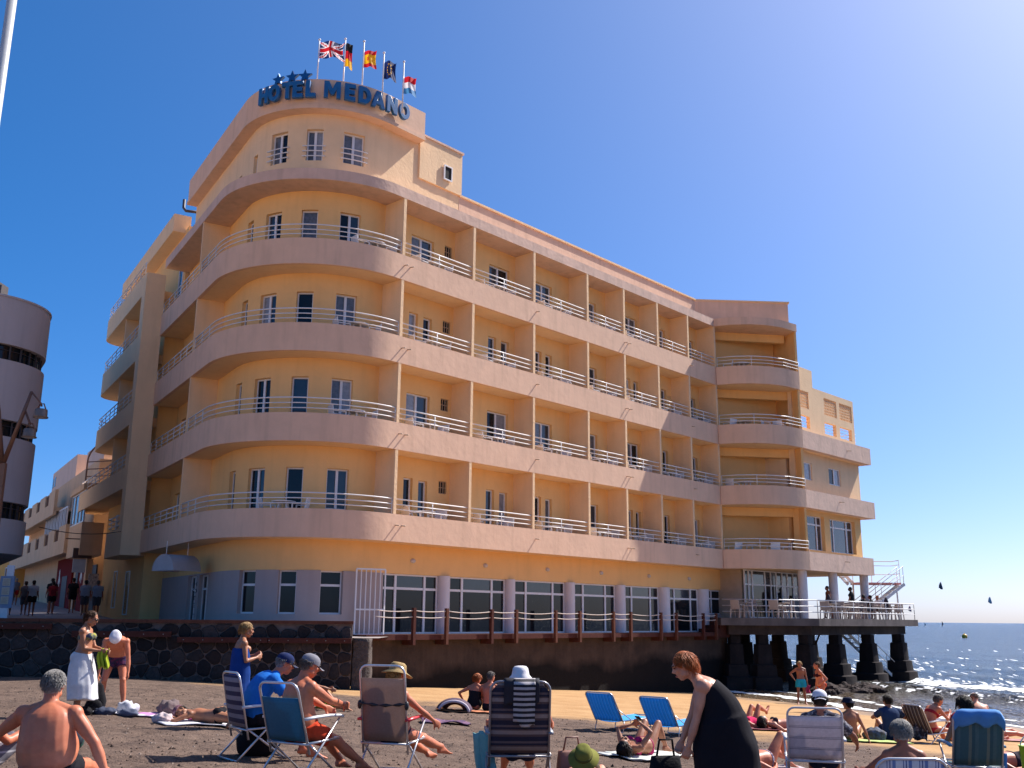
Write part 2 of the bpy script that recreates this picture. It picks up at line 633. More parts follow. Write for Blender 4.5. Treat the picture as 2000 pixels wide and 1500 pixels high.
def make_sea():
    ss = list(np.arange(-2.4, 34, .28)) + list(np.arange(34, 90, 1.2))
    v = 92.0
    while v < 14000:
        ss.append(v)
        v *= 1.22
    ls = list(np.arange(5, 75, .5))
    a, b_ = [], []
    v, st = 75.0, .8
    while v < 14000:
        a.append(v)
        st *= 1.16
        v += st
    v, st = 5.0, .8
    while v > -14000:
        st *= 1.16
        v -= st
        b_.append(v)
    ls = b_[::-1] + ls + a
    P = [sea_pt(s, l, wave(s, l) if s < 60 and -50 < l < 140 else 0.0) for s in ss for l in ls]
    w = len(ls)
    F = [(j * w + i, j * w + i + 1, (j + 1) * w + i + 1, (j + 1) * w + i) for j in range(len(ss) - 1) for i in range(w - 1)]
    mb = MB()
    mb.v, mb.f, mb.m = P, F, [0] * len(F)
    tag(mb.build("sea", mat_sea(), None, True), kind="structure")
    # foam left by breaking waves
    mb = MB()
    sg, lg = np.arange(-1.9, 17, .10), np.arange(12, 62, .13)
    def foam(s, l):
        w = noise.noise(Vector((l * .09, 0, 0)))
        n1 = noise.noise(Vector((s * 2.2, l * 1.1, 4)))
        n2 = noise.noise(Vector((s * 6, l * 4, 8)))
        e = -.5 + .8 * noise.noise(Vector((l * .17, 2, 2))) + 1.0 * w
        f = max(0, 1 - abs(s - e - .3) / .75) * 1.15
        f = max(f, .72 * max(0, 1 - abs(s - e - 2.2) / 1.3))
        c = 13.6 + 1.6 * noise.noise(Vector((l * .09 + 21, 9.3, 0)))
        f = max(f, .95 * max(0, 1 - abs(s - c) / 1.5))
        c = 9.0 + 1.6 * noise.noise(Vector((l * .09 + 14, 6.2, 0)))
        f = max(f, .55 * max(0, 1 - abs(s - c + .3) / .8))
        return f + .45 * n1 + .35 * n2 > .62
    S = [[foam(s, l) for l in lg] for s in sg]
    vid = {}
    def vv(i, j):
        if (i, j) not in vid:
            s, l = sg[i], lg[j]
            x, y, z = sea_pt(s, l, max(0, wave(s, l)))
            vid[i, j] = len(mb.v)
            mb.v.append((x, y, max(z, zs(x, y)) + .012))
        return vid[i, j]
    for i in range(len(sg) - 1):
        for j in range(len(lg) - 1):
            if S[i][j]:
                mb.f.append((vv(i, j), vv(i, j + 1), vv(i + 1, j + 1), vv(i + 1, j)))
                mb.m.append(0)
    tag(mb.build("sea_foam", M("foam", (.80, .80, .78), .8, var=.08), None, True), kind="stuff")
make_sea()
def make_foam_glint_flecks():
    """white flecks on the chop, out to sea: foam, also standing in for sun glitter"""
    rnd = random.Random(21)
    mb = MB()
    for k in range(2600):
        s = 17 + 480 * rnd.random() ** 2.6
        l = rnd.uniform(-170, 110) if s > 60 else rnd.uniform(-40, 75)
        w = rnd.uniform(.10, .42) * (1 + s / 90)
        d = w * rnd.uniform(.18, .5)
        n = 6
        x0, y0, z0 = sea_pt(s, l, max(0, wave(s, l)) + .03 if s < 60 else .03)
        ang = rnd.uniform(-.5, .5) + math.atan2(SH_T[1], SH_T[0])
        pts = []
        for j in range(n):
            a = 2 * math.pi * j / n
            r = rnd.uniform(.5, 1.1)
            px, py = w * r * math.cos(a), d * r * math.sin(a)
            pts.append((x0 + px * math.cos(ang) - py * math.sin(ang), y0 + px * math.sin(ang) + py * math.cos(ang), z0 + .05 * math.cos(a)))
        mb.add(pts, [tuple(range(n))])
    tag(mb.build("foam_glint_flecks", M("foam"), None), kind="stuff")
make_foam_glint_flecks()
def make_pebbles():
    """dark crumbs, shells and bits of weed on the dry sand"""
    rnd = random.Random(31)
    mats = [M("sand_crumb_dark", (.035, .024, .02), .95, spec=.1), M("sand_crumb_brown", (.10, .065, .048), .95, spec=.1), M("sand_crumb_pale", (.30, .23, .18), .95, spec=.1)]
    mb = MB()
    for k in range(6500):
        y = 8 + 17 * rnd.random() ** 1.2
        x = rnd.uniform(-.6, .62) * y
        if .56 * x + .83 * y > 20.5: continue
        r = rnd.uniform(.008, .026) * (1.6 if rnd.random() < .06 else 1)
        a = rnd.uniform(0, 3.1)
        e = rnd.uniform(.5, 1.0)
        z = zsb(x, y)
        c, s_ = math.cos(a), math.sin(a)
        V = [(x + r * c, y + r * s_, z), (x - r * e * s_, y + r * e * c, z), (x - r * c, y - r * s_, z), (x + r * e * s_, y - r * e * c, z), (x, y, z + r * .75)]
        mb.add(V, [(0, 1, 4), (1, 2, 4), (2, 3, 4), (3, 0, 4)], rnd.choice((0, 0, 1, 1, 1, 2)))
    tag(mb.build("sand_crumbs", mats, None), kind="stuff")
make_pebbles()

# ------------------------------------------------------------------ promenade and street
def pz(x, y):
    return -.62 + max(0.0, .044 * (y - 37.0))
def make_promenade():
    mb = MB()
    ys = list(np.arange(28.4, 60, 1.0)) + list(np.arange(60, 131, 5.0))
    xs = list(np.arange(-70, -3, 1.0))
    idx = {}
    for j, y in enumerate(ys):
        for i, x in enumerate(xs):
            idx[i, j] = len(mb.v)
            mb.v.append((x, y, pz(x, y)))
    for j in range(len(ys) - 1):
        for i in range(len(xs) - 1):
            cx, cy = xs[i] + .5, ys[j]
            if cy < 31.3 + (cx + 4.75) * .141:
                continue
            mb.f.append((idx[i, j], idx[i + 1, j], idx[i + 1, j + 1], idx[i, j + 1]))
            mb.m.append(0)
    tag(mb.build("promenade", M("paving", (.30, .25, .23), .8, var=.2, vs=1.5, bump=.3, bs=12), None, True), kind="structure")
make_promenade()

# ------------------------------------------------------------------ black stone wall with wooden rails
WOOD = M("red_wood", (.075, .020, .013), .8, spec=.25, var=.35, vs=9, bump=.4, bs=60, bd=.004)
WOOD2 = M("weathered_wood", (.115, .040, .023), .8, spec=.25, var=.35, vs=7, bump=.4, bs=60, bd=.004)
WA, WB = V3(-4.75, 31.0), V3(-26.0, 28.0)
WD = (WB - WA) / np.linalg.norm(WB - WA)
WN = V3(WD[1], -WD[0])
if WN[1] > 0: WN = -WN                                          # towards the beach
def wp(u, out=0.0):
    p = WA + u * WD + out * WN
    return p
def make_stone_wall():
    root = empty("stone_wall", (WA[0], WA[1], zs(*WA)), 0, "dark volcanic stone wall between beach and promenade with red wooden rails", "wall", fixed=True)
    mb = MB()
    a, b = wp(0, -.02), wp(21.4, -.02)
    c, d = wp(21.4, -.5), wp(0, -.5)
    mb.prism([a, b, c, d], -2.7, -.22)
    mb.build("mortar", M("mortar", (.15, .108, .09), .95, var=.3, vs=8, bump=.8, bs=35), root)
    mats = [M("lava_stone_%d" % i, c, .9, spec=.2, var=.4, vs=14, bump=.9, bs=40, bd=.02) for i, c in enumerate(((.022, .018, .018), (.040, .031, .029), (.032, .022, .02), (.06, .046, .042)))]
    rnd = random.Random(3)
    S = []
    dx, dz = .43, .36
    for j in range(-1, 7):
        for i in range(-1, 33):
            S.append((i * dx + (.5 * dx if j % 2 else 0) + rnd.uniform(-.15, .15), -2.3 + j * dz + rnd.uniform(-.12, .12)))
    for k, (sx, sz) in enumerate(S):
        if not (0.05 < sx < 13.4 and -2.35 < sz < -.2):
            continue
        poly = [(sx - .6, sz - .6), (sx + .6, sz - .6), (sx + .6, sz + .6), (sx - .6, sz + .6)]
        def clip(poly, nx, nz, c):
            out = []
            for i in range(len(poly)):
                p, q = poly[i], poly[(i + 1) % len(poly)]
                dp, dq = p[0] * nx + p[1] * nz - c, q[0] * nx + q[1] * nz - c
                if dp <= 0: out.append(p)
                if dp * dq < 0:
                    t = dp / (dp - dq)
                    out.append((p[0] + t * (q[0] - p[0]), p[1] + t * (q[1] - p[1])))
            return out
        for (tx, tz) in S:
            ddx, ddz = tx - sx, tz - sz
            dist = math.hypot(ddx, ddz)
            if 0 < dist < 1.2:
                nx, nz = ddx / dist, ddz / dist
                poly = clip(poly, nx, nz, (sx + tx) / 2 * nx + (sz + tz) / 2 * nz - .017)
        poly = clip(poly, 0, 1, -.235)
        poly = clip(poly, 0, -1, 2.6)
        poly = clip(poly, -1, 0, -.012)
        if len(poly) < 3: continue
        # chop corners so stones read rounded
        rp = []
        for i in range(len(poly)):
            p, q = poly[i], poly[(i + 1) % len(poly)]
            for t in (.2, .8):
                rp.append((p[0] + t * (q[0] - p[0]), p[1] + t * (q[1] - p[1])))
        cx, cz = sum(p[0] for p in rp) / len(rp), sum(p[1] for p in rp) / len(rp)
        pr = rnd.uniform(.02, .055)
        tilt = (rnd.uniform(-.06, .06), rnd.uniform(-.06, .06))
        rings = []
        for sc, o in ((1, -.05), (1, .012), (.9, pr), (.5, pr + .012)):
            ring = []
            for (x, z) in rp:
                xx, zz = cx + (x - cx) * sc, cz + (z - cz) * sc
                oo = o + (tilt[0] * (xx - cx) + tilt[1] * (zz - cz) if o > .015 else 0)
                p = wp(xx, oo)
                ring.append((p[0], p[1], zz))
            rings.append(ring)
        m = MB()
        m.loft(rings)
        m.build("stone", rnd.choice(mats), root, 40)
    # cap and rails: separate planks
    def plank(name, u0, u1, o0, o1, z0, z1, mat):
        m = MB()
        m.prism([wp(u0, o0), wp(u1, o0), wp(u1, o1), wp(u0, o1)], z0, z1)
        return m.build(name, mat, root)
    u = -.02
    for L_ in (2.9, 3.1, 3.0, 2.8, 3.2, 3.2, 3.1):
        plank("cap_plank", u, u + L_ - .012, -.46, .07, -.215, -.12, WOOD2)
        u += L_
    for u0, u1, z0, z1 in ((.02, 2.45, -.77, -.62), (2.47, 5.05, -.765, -.615), (5.25, 8.0, -.62, -.46), (8.6, 11.0, -.42, -.26), (11.02, 13.6, -.42, -.26), (13.62, 16.5, -.42, -.26)):
        p = plank("rail_plank", u0, u1, .045, .26, z0, z1, WOOD)
        b = MB()
        for k in range(int((u1 - u0) / .6) + 1):
            q = wp(u0 + .2 + k * .55, .262)
            if u0 + .2 + k * .55 < u1:
                b.ell((q[0], q[1], (z0 + z1) / 2), (.016, .012, .016), n=6, k=4)
        b.build("bolt", M("bolt_steel", (.35, .33, .3), .4, metal=.8), p)
    m = MB()
    rnd = random.Random(5)
    for z in np.linspace(-2.5, -.64, 12):
        pass
    rings = []
    for z in np.linspace(-2.6, -.63, 16):
        k = 1.0 + .12 * (-.63 - z) / 2
        ring = []
        for t in range(20):
            a = 2 * math.pi * t / 20
            ex = abs(math.cos(a)) ** .5 * (1 if math.cos(a) > 0 else -1)
            ey = abs(math.sin(a)) ** .5 * (1 if math.sin(a) > 0 else -1)
            j = 1 + .16 * noise.noise(Vector((math.cos(a) * 2.2, math.sin(a) * 2.2, z * 4)))
            ring.append((-4.47 + ex * .27 * k * j, 31.35 + ey * .36 * k * j, z))
        rings.append(ring)
    m.loft(rings)
    m.build("end_pillar", M("rough_rubble", (.085, .065, .056), .95, var=.55, vs=9, bump=1, bs=22, bd=.06), root, True)
make_stone_wall()

# ------------------------------------------------------------------ sea wall, wooden walkway, terrace on piers
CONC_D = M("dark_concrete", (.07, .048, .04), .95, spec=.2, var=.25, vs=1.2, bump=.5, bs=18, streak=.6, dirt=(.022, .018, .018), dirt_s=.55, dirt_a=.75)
def mat_seawall():
    m = M("sea_wall_concrete", (.075, .048, .035), .95, spec=.2, var=.3, vs=1.1, bump=.6, bs=14, streak=.5, dirt=(.03, .022, .019), dirt_s=.6, dirt_a=.7).copy()
    nt = m.node_tree
    N, L = nt.nodes, nt.links
    b = N["Principled BSDF"]
    src = b.inputs["Base Color"].links[0].from_socket
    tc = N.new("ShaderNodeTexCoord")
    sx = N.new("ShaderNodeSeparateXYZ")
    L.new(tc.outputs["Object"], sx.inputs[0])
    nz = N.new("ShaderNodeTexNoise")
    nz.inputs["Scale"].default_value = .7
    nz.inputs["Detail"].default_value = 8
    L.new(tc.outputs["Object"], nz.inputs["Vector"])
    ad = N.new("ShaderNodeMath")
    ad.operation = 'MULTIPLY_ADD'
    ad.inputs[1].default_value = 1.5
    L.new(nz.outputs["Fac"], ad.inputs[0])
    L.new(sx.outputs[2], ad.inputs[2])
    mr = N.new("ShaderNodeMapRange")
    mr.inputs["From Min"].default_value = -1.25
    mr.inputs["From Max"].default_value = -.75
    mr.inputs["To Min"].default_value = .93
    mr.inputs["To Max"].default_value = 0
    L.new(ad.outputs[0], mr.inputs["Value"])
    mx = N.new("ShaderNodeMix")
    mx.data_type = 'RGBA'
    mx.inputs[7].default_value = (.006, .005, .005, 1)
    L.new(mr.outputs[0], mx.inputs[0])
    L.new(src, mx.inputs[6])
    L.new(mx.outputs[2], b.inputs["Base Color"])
    return m
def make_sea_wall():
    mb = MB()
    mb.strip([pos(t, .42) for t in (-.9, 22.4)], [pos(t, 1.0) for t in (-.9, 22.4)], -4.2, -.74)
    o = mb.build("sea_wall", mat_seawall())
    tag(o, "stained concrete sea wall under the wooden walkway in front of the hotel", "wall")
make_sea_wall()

RAILW = M("white_painted_steel", (.74, .70, .68), .35, var=.06, spec=.5)
def make_walkway():
    root = empty("wooden_walkway", (*pos(9, 0), -.75), 0, "red brown wooden walkway with posts and ropes along the hotel windows", "walkway", fixed=True)
    mb = MB()
    mb.strip([pos(-1.0, -.02), pos(20.7, -.02)], [pos(-1.0, .1), pos(20.7, .1)], -.735, -.56)
    mb.build("edge_beam", WOOD, root)
    for k in range(6):                                           # deck boards running along the hotel
        r0 = .11 + k * .155
        m = MB()
        m.strip([pos(-1.0, r0), pos(20.7, r0)], [pos(-1.0, r0 + .148), pos(20.7, r0 + .148)], -.60, -.562)
        m.build("deck_board", WOOD2, root)
    ts = [.95, 2.5, 4.8, 6.15, 8.47, 10.0, 12.28, 13.53, 15.84, 17.08, 19.4, 20.56]
    for t in ts:
        m = MB()
        a = pos(t, -.085)
        m.bar((*a, -.9), (*a, .325), .115, .115, up=(NI[0], NI[1], 0))
        m.build("post", WOOD2 if int(t * 7) % 3 else WOOD, root)
        m = MB()
        m.bar((*pos(t, -.03), -.82), (*pos(t, .42), -.82), .1, .17)
        m.build("joist", WOOD, root)
    rope = M("pale_rope", (.62, .52, .45), .9, var=.2, vs=40, bump=.6, bs=120, bd=.004)
    tt = [-.72] + ts
    for z in (.235, .03):
        for a, b in zip(tt[:-1], tt[1:]):
            m = MB()
            pts = []
            for k in range(9):
                s = k / 8
                p = pos(a + (b - a) * s, -.085)
                pts.append((p[0], p[1], z - .06 * 4 * s * (1 - s) * (b - a) / 2.3))
            m.tube(pts, .017, 6)
            m.build("rope", rope, root, True)
    # steps up to the terrace
    for k in range(4):
        m = MB()
        t0 = 20.7 + .32 * k
        m.strip([pos(t0, -.02), pos(t0 + .34, -.02)], [pos(t0, 1.0), pos(t0 + .34, 1.0)], -.8, -.56 + .17 * (k + 1) - .003)
        m.build("step", WOOD, root)
make_walkway()

TER = [V3(10.15, 49.15), V3(14.95, 49.45), V3(23.1, 57.9), V3(17.5, 64.5), V3(9.2, 55.8)]
def inset(poly, d):
    n = len(poly)
    c = sum(poly) / n
    out = []
    for i in range(n):
        a, b, e = poly[i - 1], poly[i], poly[(i + 1) % n]
        d1, d2 = nrm(b - a), nrm(e - b)
        n1, n2 = V3(-d1[1], d1[0]), V3(-d2[1], d2[0])
        if np.dot(n1, c - b) < 0: n1, n2 = -n1, -n2
        k = n1 + n2
        out.append(b + k * d / (1 + np.dot(n1, n2)))
    return out
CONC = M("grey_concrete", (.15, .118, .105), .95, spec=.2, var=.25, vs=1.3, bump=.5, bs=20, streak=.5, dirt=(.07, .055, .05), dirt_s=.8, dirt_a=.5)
def railing(mb, pts, zb, hs, r=.021, post=2.0, rp=.02, top=1.25):
    """rails along a plan polyline plus posts"""
    P = [V3(*p) for p in pts]
    for i, h in enumerate(hs):
        mb.tube([(p[0], p[1], zb + h) for p in P], r * (top if h == max(hs) else 1), 6)
    acc = 0
    mb.tube([(*P[0], zb - .02), (*P[0], zb + max(hs))], rp, 6)
    for a, b in zip(P[:-1], P[1:]):
        L_ = np.linalg.norm(b - a)
        s = post - acc
        while s < L_ - .25:
            p = a + (b - a) * s / L_
            mb.tube([(*p, zb - .02), (*p, zb + max(hs))], rp, 6)
            s += post
        acc = (L_ - (s - post)) if s - post <= L_ else 0
        acc = acc % post
    mb.tube([(*P[-1], zb - .02), (*P[-1], zb + max(hs))], rp, 6)
def make_terrace():
    root = empty("terrace", (15, 53, SEA_Z), 0, "concrete terrace on dark piers standing over the water", "terrace", fixed=True)
    m = MB()
    m.prism(TER, -.22, .13)
    m.build("deck_slab", CONC, root)
    m = MB()
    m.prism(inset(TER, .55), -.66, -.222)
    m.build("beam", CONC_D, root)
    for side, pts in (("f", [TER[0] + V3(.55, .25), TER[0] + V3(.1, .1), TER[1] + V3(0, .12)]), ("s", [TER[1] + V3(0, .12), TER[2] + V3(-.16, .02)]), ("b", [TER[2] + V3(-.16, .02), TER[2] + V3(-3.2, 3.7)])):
        m = MB()
        railing(m, pts, .13, (.3, .58, .87), .022, 1.95)
        m.build("railing", RAILW, root, True)
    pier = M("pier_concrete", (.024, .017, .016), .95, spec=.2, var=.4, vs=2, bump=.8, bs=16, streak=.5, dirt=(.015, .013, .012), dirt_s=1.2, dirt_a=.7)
    front = [(11.0, 50.4), (12.35, 50.3), (14.45, 50.2), (16.55, 52.2), (19.1, 54.8), (21.75, 57.5)]
    back = [(10.6, 54.0), (12.7, 55.6), (15.3, 58.6), (17.9, 61.4)]
    rnd = random.Random(2)
    for i, (x, y) in enumerate(front + back):
        m = MB()
        zz = -.664
        secs = [(.27, -.664), (.27, -1.1), (.36, -1.12), (.40, -2.05), (.52, -2.08), (.56, -2.6), (.72, -2.66), (.82, -4.4)]
        ang = math.atan2(DR[1], DR[0]) if x > 14 else .1
        rings = []
        for w, z in secs:
            ring = []
            for t in range(12):
                a = 2 * math.pi * t / 12 + math.pi / 12
                ex = max(-1, min(1, math.cos(a) * 1.25))
                ey = max(-1, min(1, math.sin(a) * 1.25))
                j = 1 + .07 * noise.noise(Vector((ex * 2 + i * 5, ey * 2, z * 2.5)))
                lx, ly = ex * w * j, ey * w * j * 1.1
                ring.append((x + lx * math.cos(ang) - ly * math.sin(ang), y + lx * math.sin(ang) + ly * math.cos(ang), z))
            rings.append(ring)
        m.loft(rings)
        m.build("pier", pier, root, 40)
make_terrace()

def make_rocks():
    rock = M("wet_rock", (.034, .019, .016), .85, spec=.25, var=.5, vs=5, bump=1, bs=12, bd=.06)
    rnd = random.Random(11)
    for k in range(34):
        t = k / 33
        x, y = 14.6 + 4.0 * t + rnd.uniform(-.7, .7), 48.0 + 4.0 * t + rnd.uniform(-1.5, 1.5)
        s = rnd.uniform(.22, .55)
        m = MB()
        m.ell((0, 0, 0), (s, s * rnd.uniform(.7, 1.1), s * rnd.uniform(.45, .7)), n=20, k=13)
        m.v = [tuple(np.array(p) * (1 + .55 * noise.noise(Vector(p) * 1.3 / s + Vector((k * 3, 0, 0))) + .35 * noise.noise(Vector(p) * 3.4 / s + Vector((k * 5, 0, 0))))) for p in m.v]
        o = m.build("rock", rock, None, 25)
        o.location = (x, y, SEA_Z + .02)
        tag(o, "low dark wet rock at the water's edge beneath the terrace piers", "rock", "rocks below the terrace")
make_rocks()

# ------------------------------------------------------------------ the hotel
FAS = M("peach_plaster", (.76, .49, .335), .9, spec=.2, var=.07, vs=1.2, bump=.28, bs=5, bd=.03, streak=.28, dirt=(.60, .40, .29), dirt_s=.9, dirt_a=.25)
FAS2 = M("weathered_plaster", (.66, .44, .33), .9, var=.10, vs=1.4, bump=.35, bs=5, bd=.04, streak=.35, dirt=(.46, .32, .25), dirt_s=1.0, dirt_a=.4)
YEL = M("yellow_plaster", (.88, .525, .215), .9, spec=.2, var=.05, vs=1.0, bump=.3, bs=9, bd=.03, streak=.12)
YELP = M("pale_yellow_plaster", (.84, .575, .34), .9, spec=.2, var=.06, vs=1.0, bump=.4, bs=9, bd=.03, streak=.15)
GREYW = M("pale_grey_plaster", (.42, .34, .315), .9, spec=.2, var=.06, vs=1.0, bump=.3, bs=12, streak=.15)
WHITE = M("white_frame", (.74, .71, .70), .4, var=.05)
COLW = M("white_column", (.66, .60, .60), .6, var=.06, streak=.12)
GLASS = M("dark_glass", (.011, .013, .016), .04, spec=.3, var=.3, vs=1.2)
GLASS_B = M("blue_dark_glass", (.030, .042, .055), .05, spec=.6, var=.3, vs=1.2)
CURT = M("curtained_glass", (.12, .12, .125), .08, spec=.6, var=.5, vs=7)
CURTL = M("pale_curtain_glass", (.26, .26, .27), .12, spec=.6, var=.3, vs=6)
DARK = M("dark_interior", (.02, .017, .015), .9)
ZB = [2.50, 5.65, 8.73, 11.82, 14.96]
ZT = [3.43, 6.60, 9.71, 12.76, 15.37]
FL = .45
TT = [0, 3.64, 7.23, 10.83, 13.57, 16.31, 19.02, 21.66]
BAY = [V3(10.55, 49.95), V3(11.4, 49.62), V3(12.3, 49.52), V3(13.2, 49.66), V3(14.1, 50.06), V3(15.1, 50.85)]
HOTEL = empty("hotel", (-6, 40, -.62), 0, "large cream hotel with a rounded corner, long balconies and a rooftop sign", "hotel", fixed=True)

def wall(mb, q0, q1, r0, r1, z0, z1, holes=()):
    """wall along the plan line with rectangular openings (qa, qb, za, zb)"""
    br = sorted({q0, q1, *[h[0] for h in holes], *[h[1] for h in holes]})
    for a, b in zip(br[:-1], br[1:]):
        hs = sorted([h for h in holes if h[0] < (a + b) / 2 < h[1]], key=lambda h: h[2])
        z = z0
        for h in hs:
            if h[2] > z + .01:
                mb.strip(path(a, b, r0), path(a, b, r1), z, h[2])
            z = h[3]
        if z < z1 - .01:
            mb.strip(path(a, b, r0), path(a, b, r1), z, z1)

def window(A, B, z0, z1, mode="double", rec=.13, parent=None, fr=.055, panes=None, name="window", lintel=None):
    """frame with panes between plan points A and B (as seen left to right), recessed into the wall"""
    parent = parent or HOTEL
    e = nrm(B - A)
    n = V3(-e[1], e[0])
    w = np.linalg.norm(B - A)
    P = lambda x, y: A + e * x + n * y
    f = MB()
    def fb(x0, x1, za, zb, y0=rec, y1=rec + .07):
        f.prism([P(x0, y0), P(x1, y0), P(x1, y1), P(x0, y1)], za, zb)
    fb(0, fr, z0, z1)
    fb(w - fr, w, z0, z1)
    fb(fr, w - fr, z0, z0 + fr)
    fb(fr, w - fr, z1 - fr, z1)
    xs, zz = [fr, w - fr], [z0 + fr, z1 - fr]
    if mode == "double":
        fb(w / 2 - fr * .8, w / 2 + fr * .8, z0 + fr, z1 - fr, rec - .01)
        cols = [(fr, w / 2 - fr * .8), (w / 2 + fr * .8, w - fr)]
    elif mode == "single":
        cols = [(fr, w - fr)]
    elif mode == "triple":
        a, b = w * .24, w * .76
        fb(a - fr * .8, a + fr * .8, z0 + fr, z1 - fr, rec - .01)
        fb(b - fr * .8, b + fr * .8, z0 + fr, z1 - fr, rec - .01)
        cols = [(fr, a - fr * .8), (a + fr * .8, b - fr * .8), (b + fr * .8, w - fr)]
    rows = [(z0 + fr, z1 - fr)]
    if lintel:
        zl = z1 - lintel
        for c in cols:
            fb(c[0], c[1], zl - fr * .7, zl + fr * .7, rec + .004, rec + .066)
        rows = [(z0 + fr, zl - fr * .7), (zl + fr * .7, z1 - fr)]
    fo = f.build(name, WHITE, parent)
    k = 0
    for c in cols:
        for rw in rows:
            g = MB()
            g.prism([P(c[0] - .004, rec + .035), P(c[1] + .004, rec + .035), P(c[1] + .004, rec + .055), P(c[0] - .004, rec + .055)], rw[0] - .004, rw[1] + .004)
            pm = panes[k % len(panes)] if panes else GLASS
            g.build("pane", pm, fo)
            k += 1
    return fo

def letter(ch, size, loc, face, depth, mat, parent, name, lx=None, bold=.0):
    """one raised letter; face = plan direction it looks towards"""
    cu = bpy.data.curves.new("t", 'FONT')
    cu.body = ch
    cu.size = size / .70
    cu.extrude = depth
    cu.offset = bold
    cu.bevel_depth = 0
    cu.align_x = 'CENTER'
    ob = bpy.data.objects.new("t", cu)
    TMP.collection.objects.link(ob)
    vl = TMP.view_layers[0]
    vl.update()
    dg = vl.depsgraph
    me = bpy.data.meshes.new_from_object(ob.evaluated_get(dg))
    bpy.data.objects.remove(ob)
    f = nrm(V3(face[0], face[1], 0))
    x = V3(-f[1], f[0], 0)
    mtx = Matrix(((x[0], 0, f[0], loc[0]), (x[1], 0, f[1], loc[1]), (0, 1, 0, loc[2]), (0, 0, 0, 1)))
    me.transform(mtx)
    return link(name, me, mat, parent)

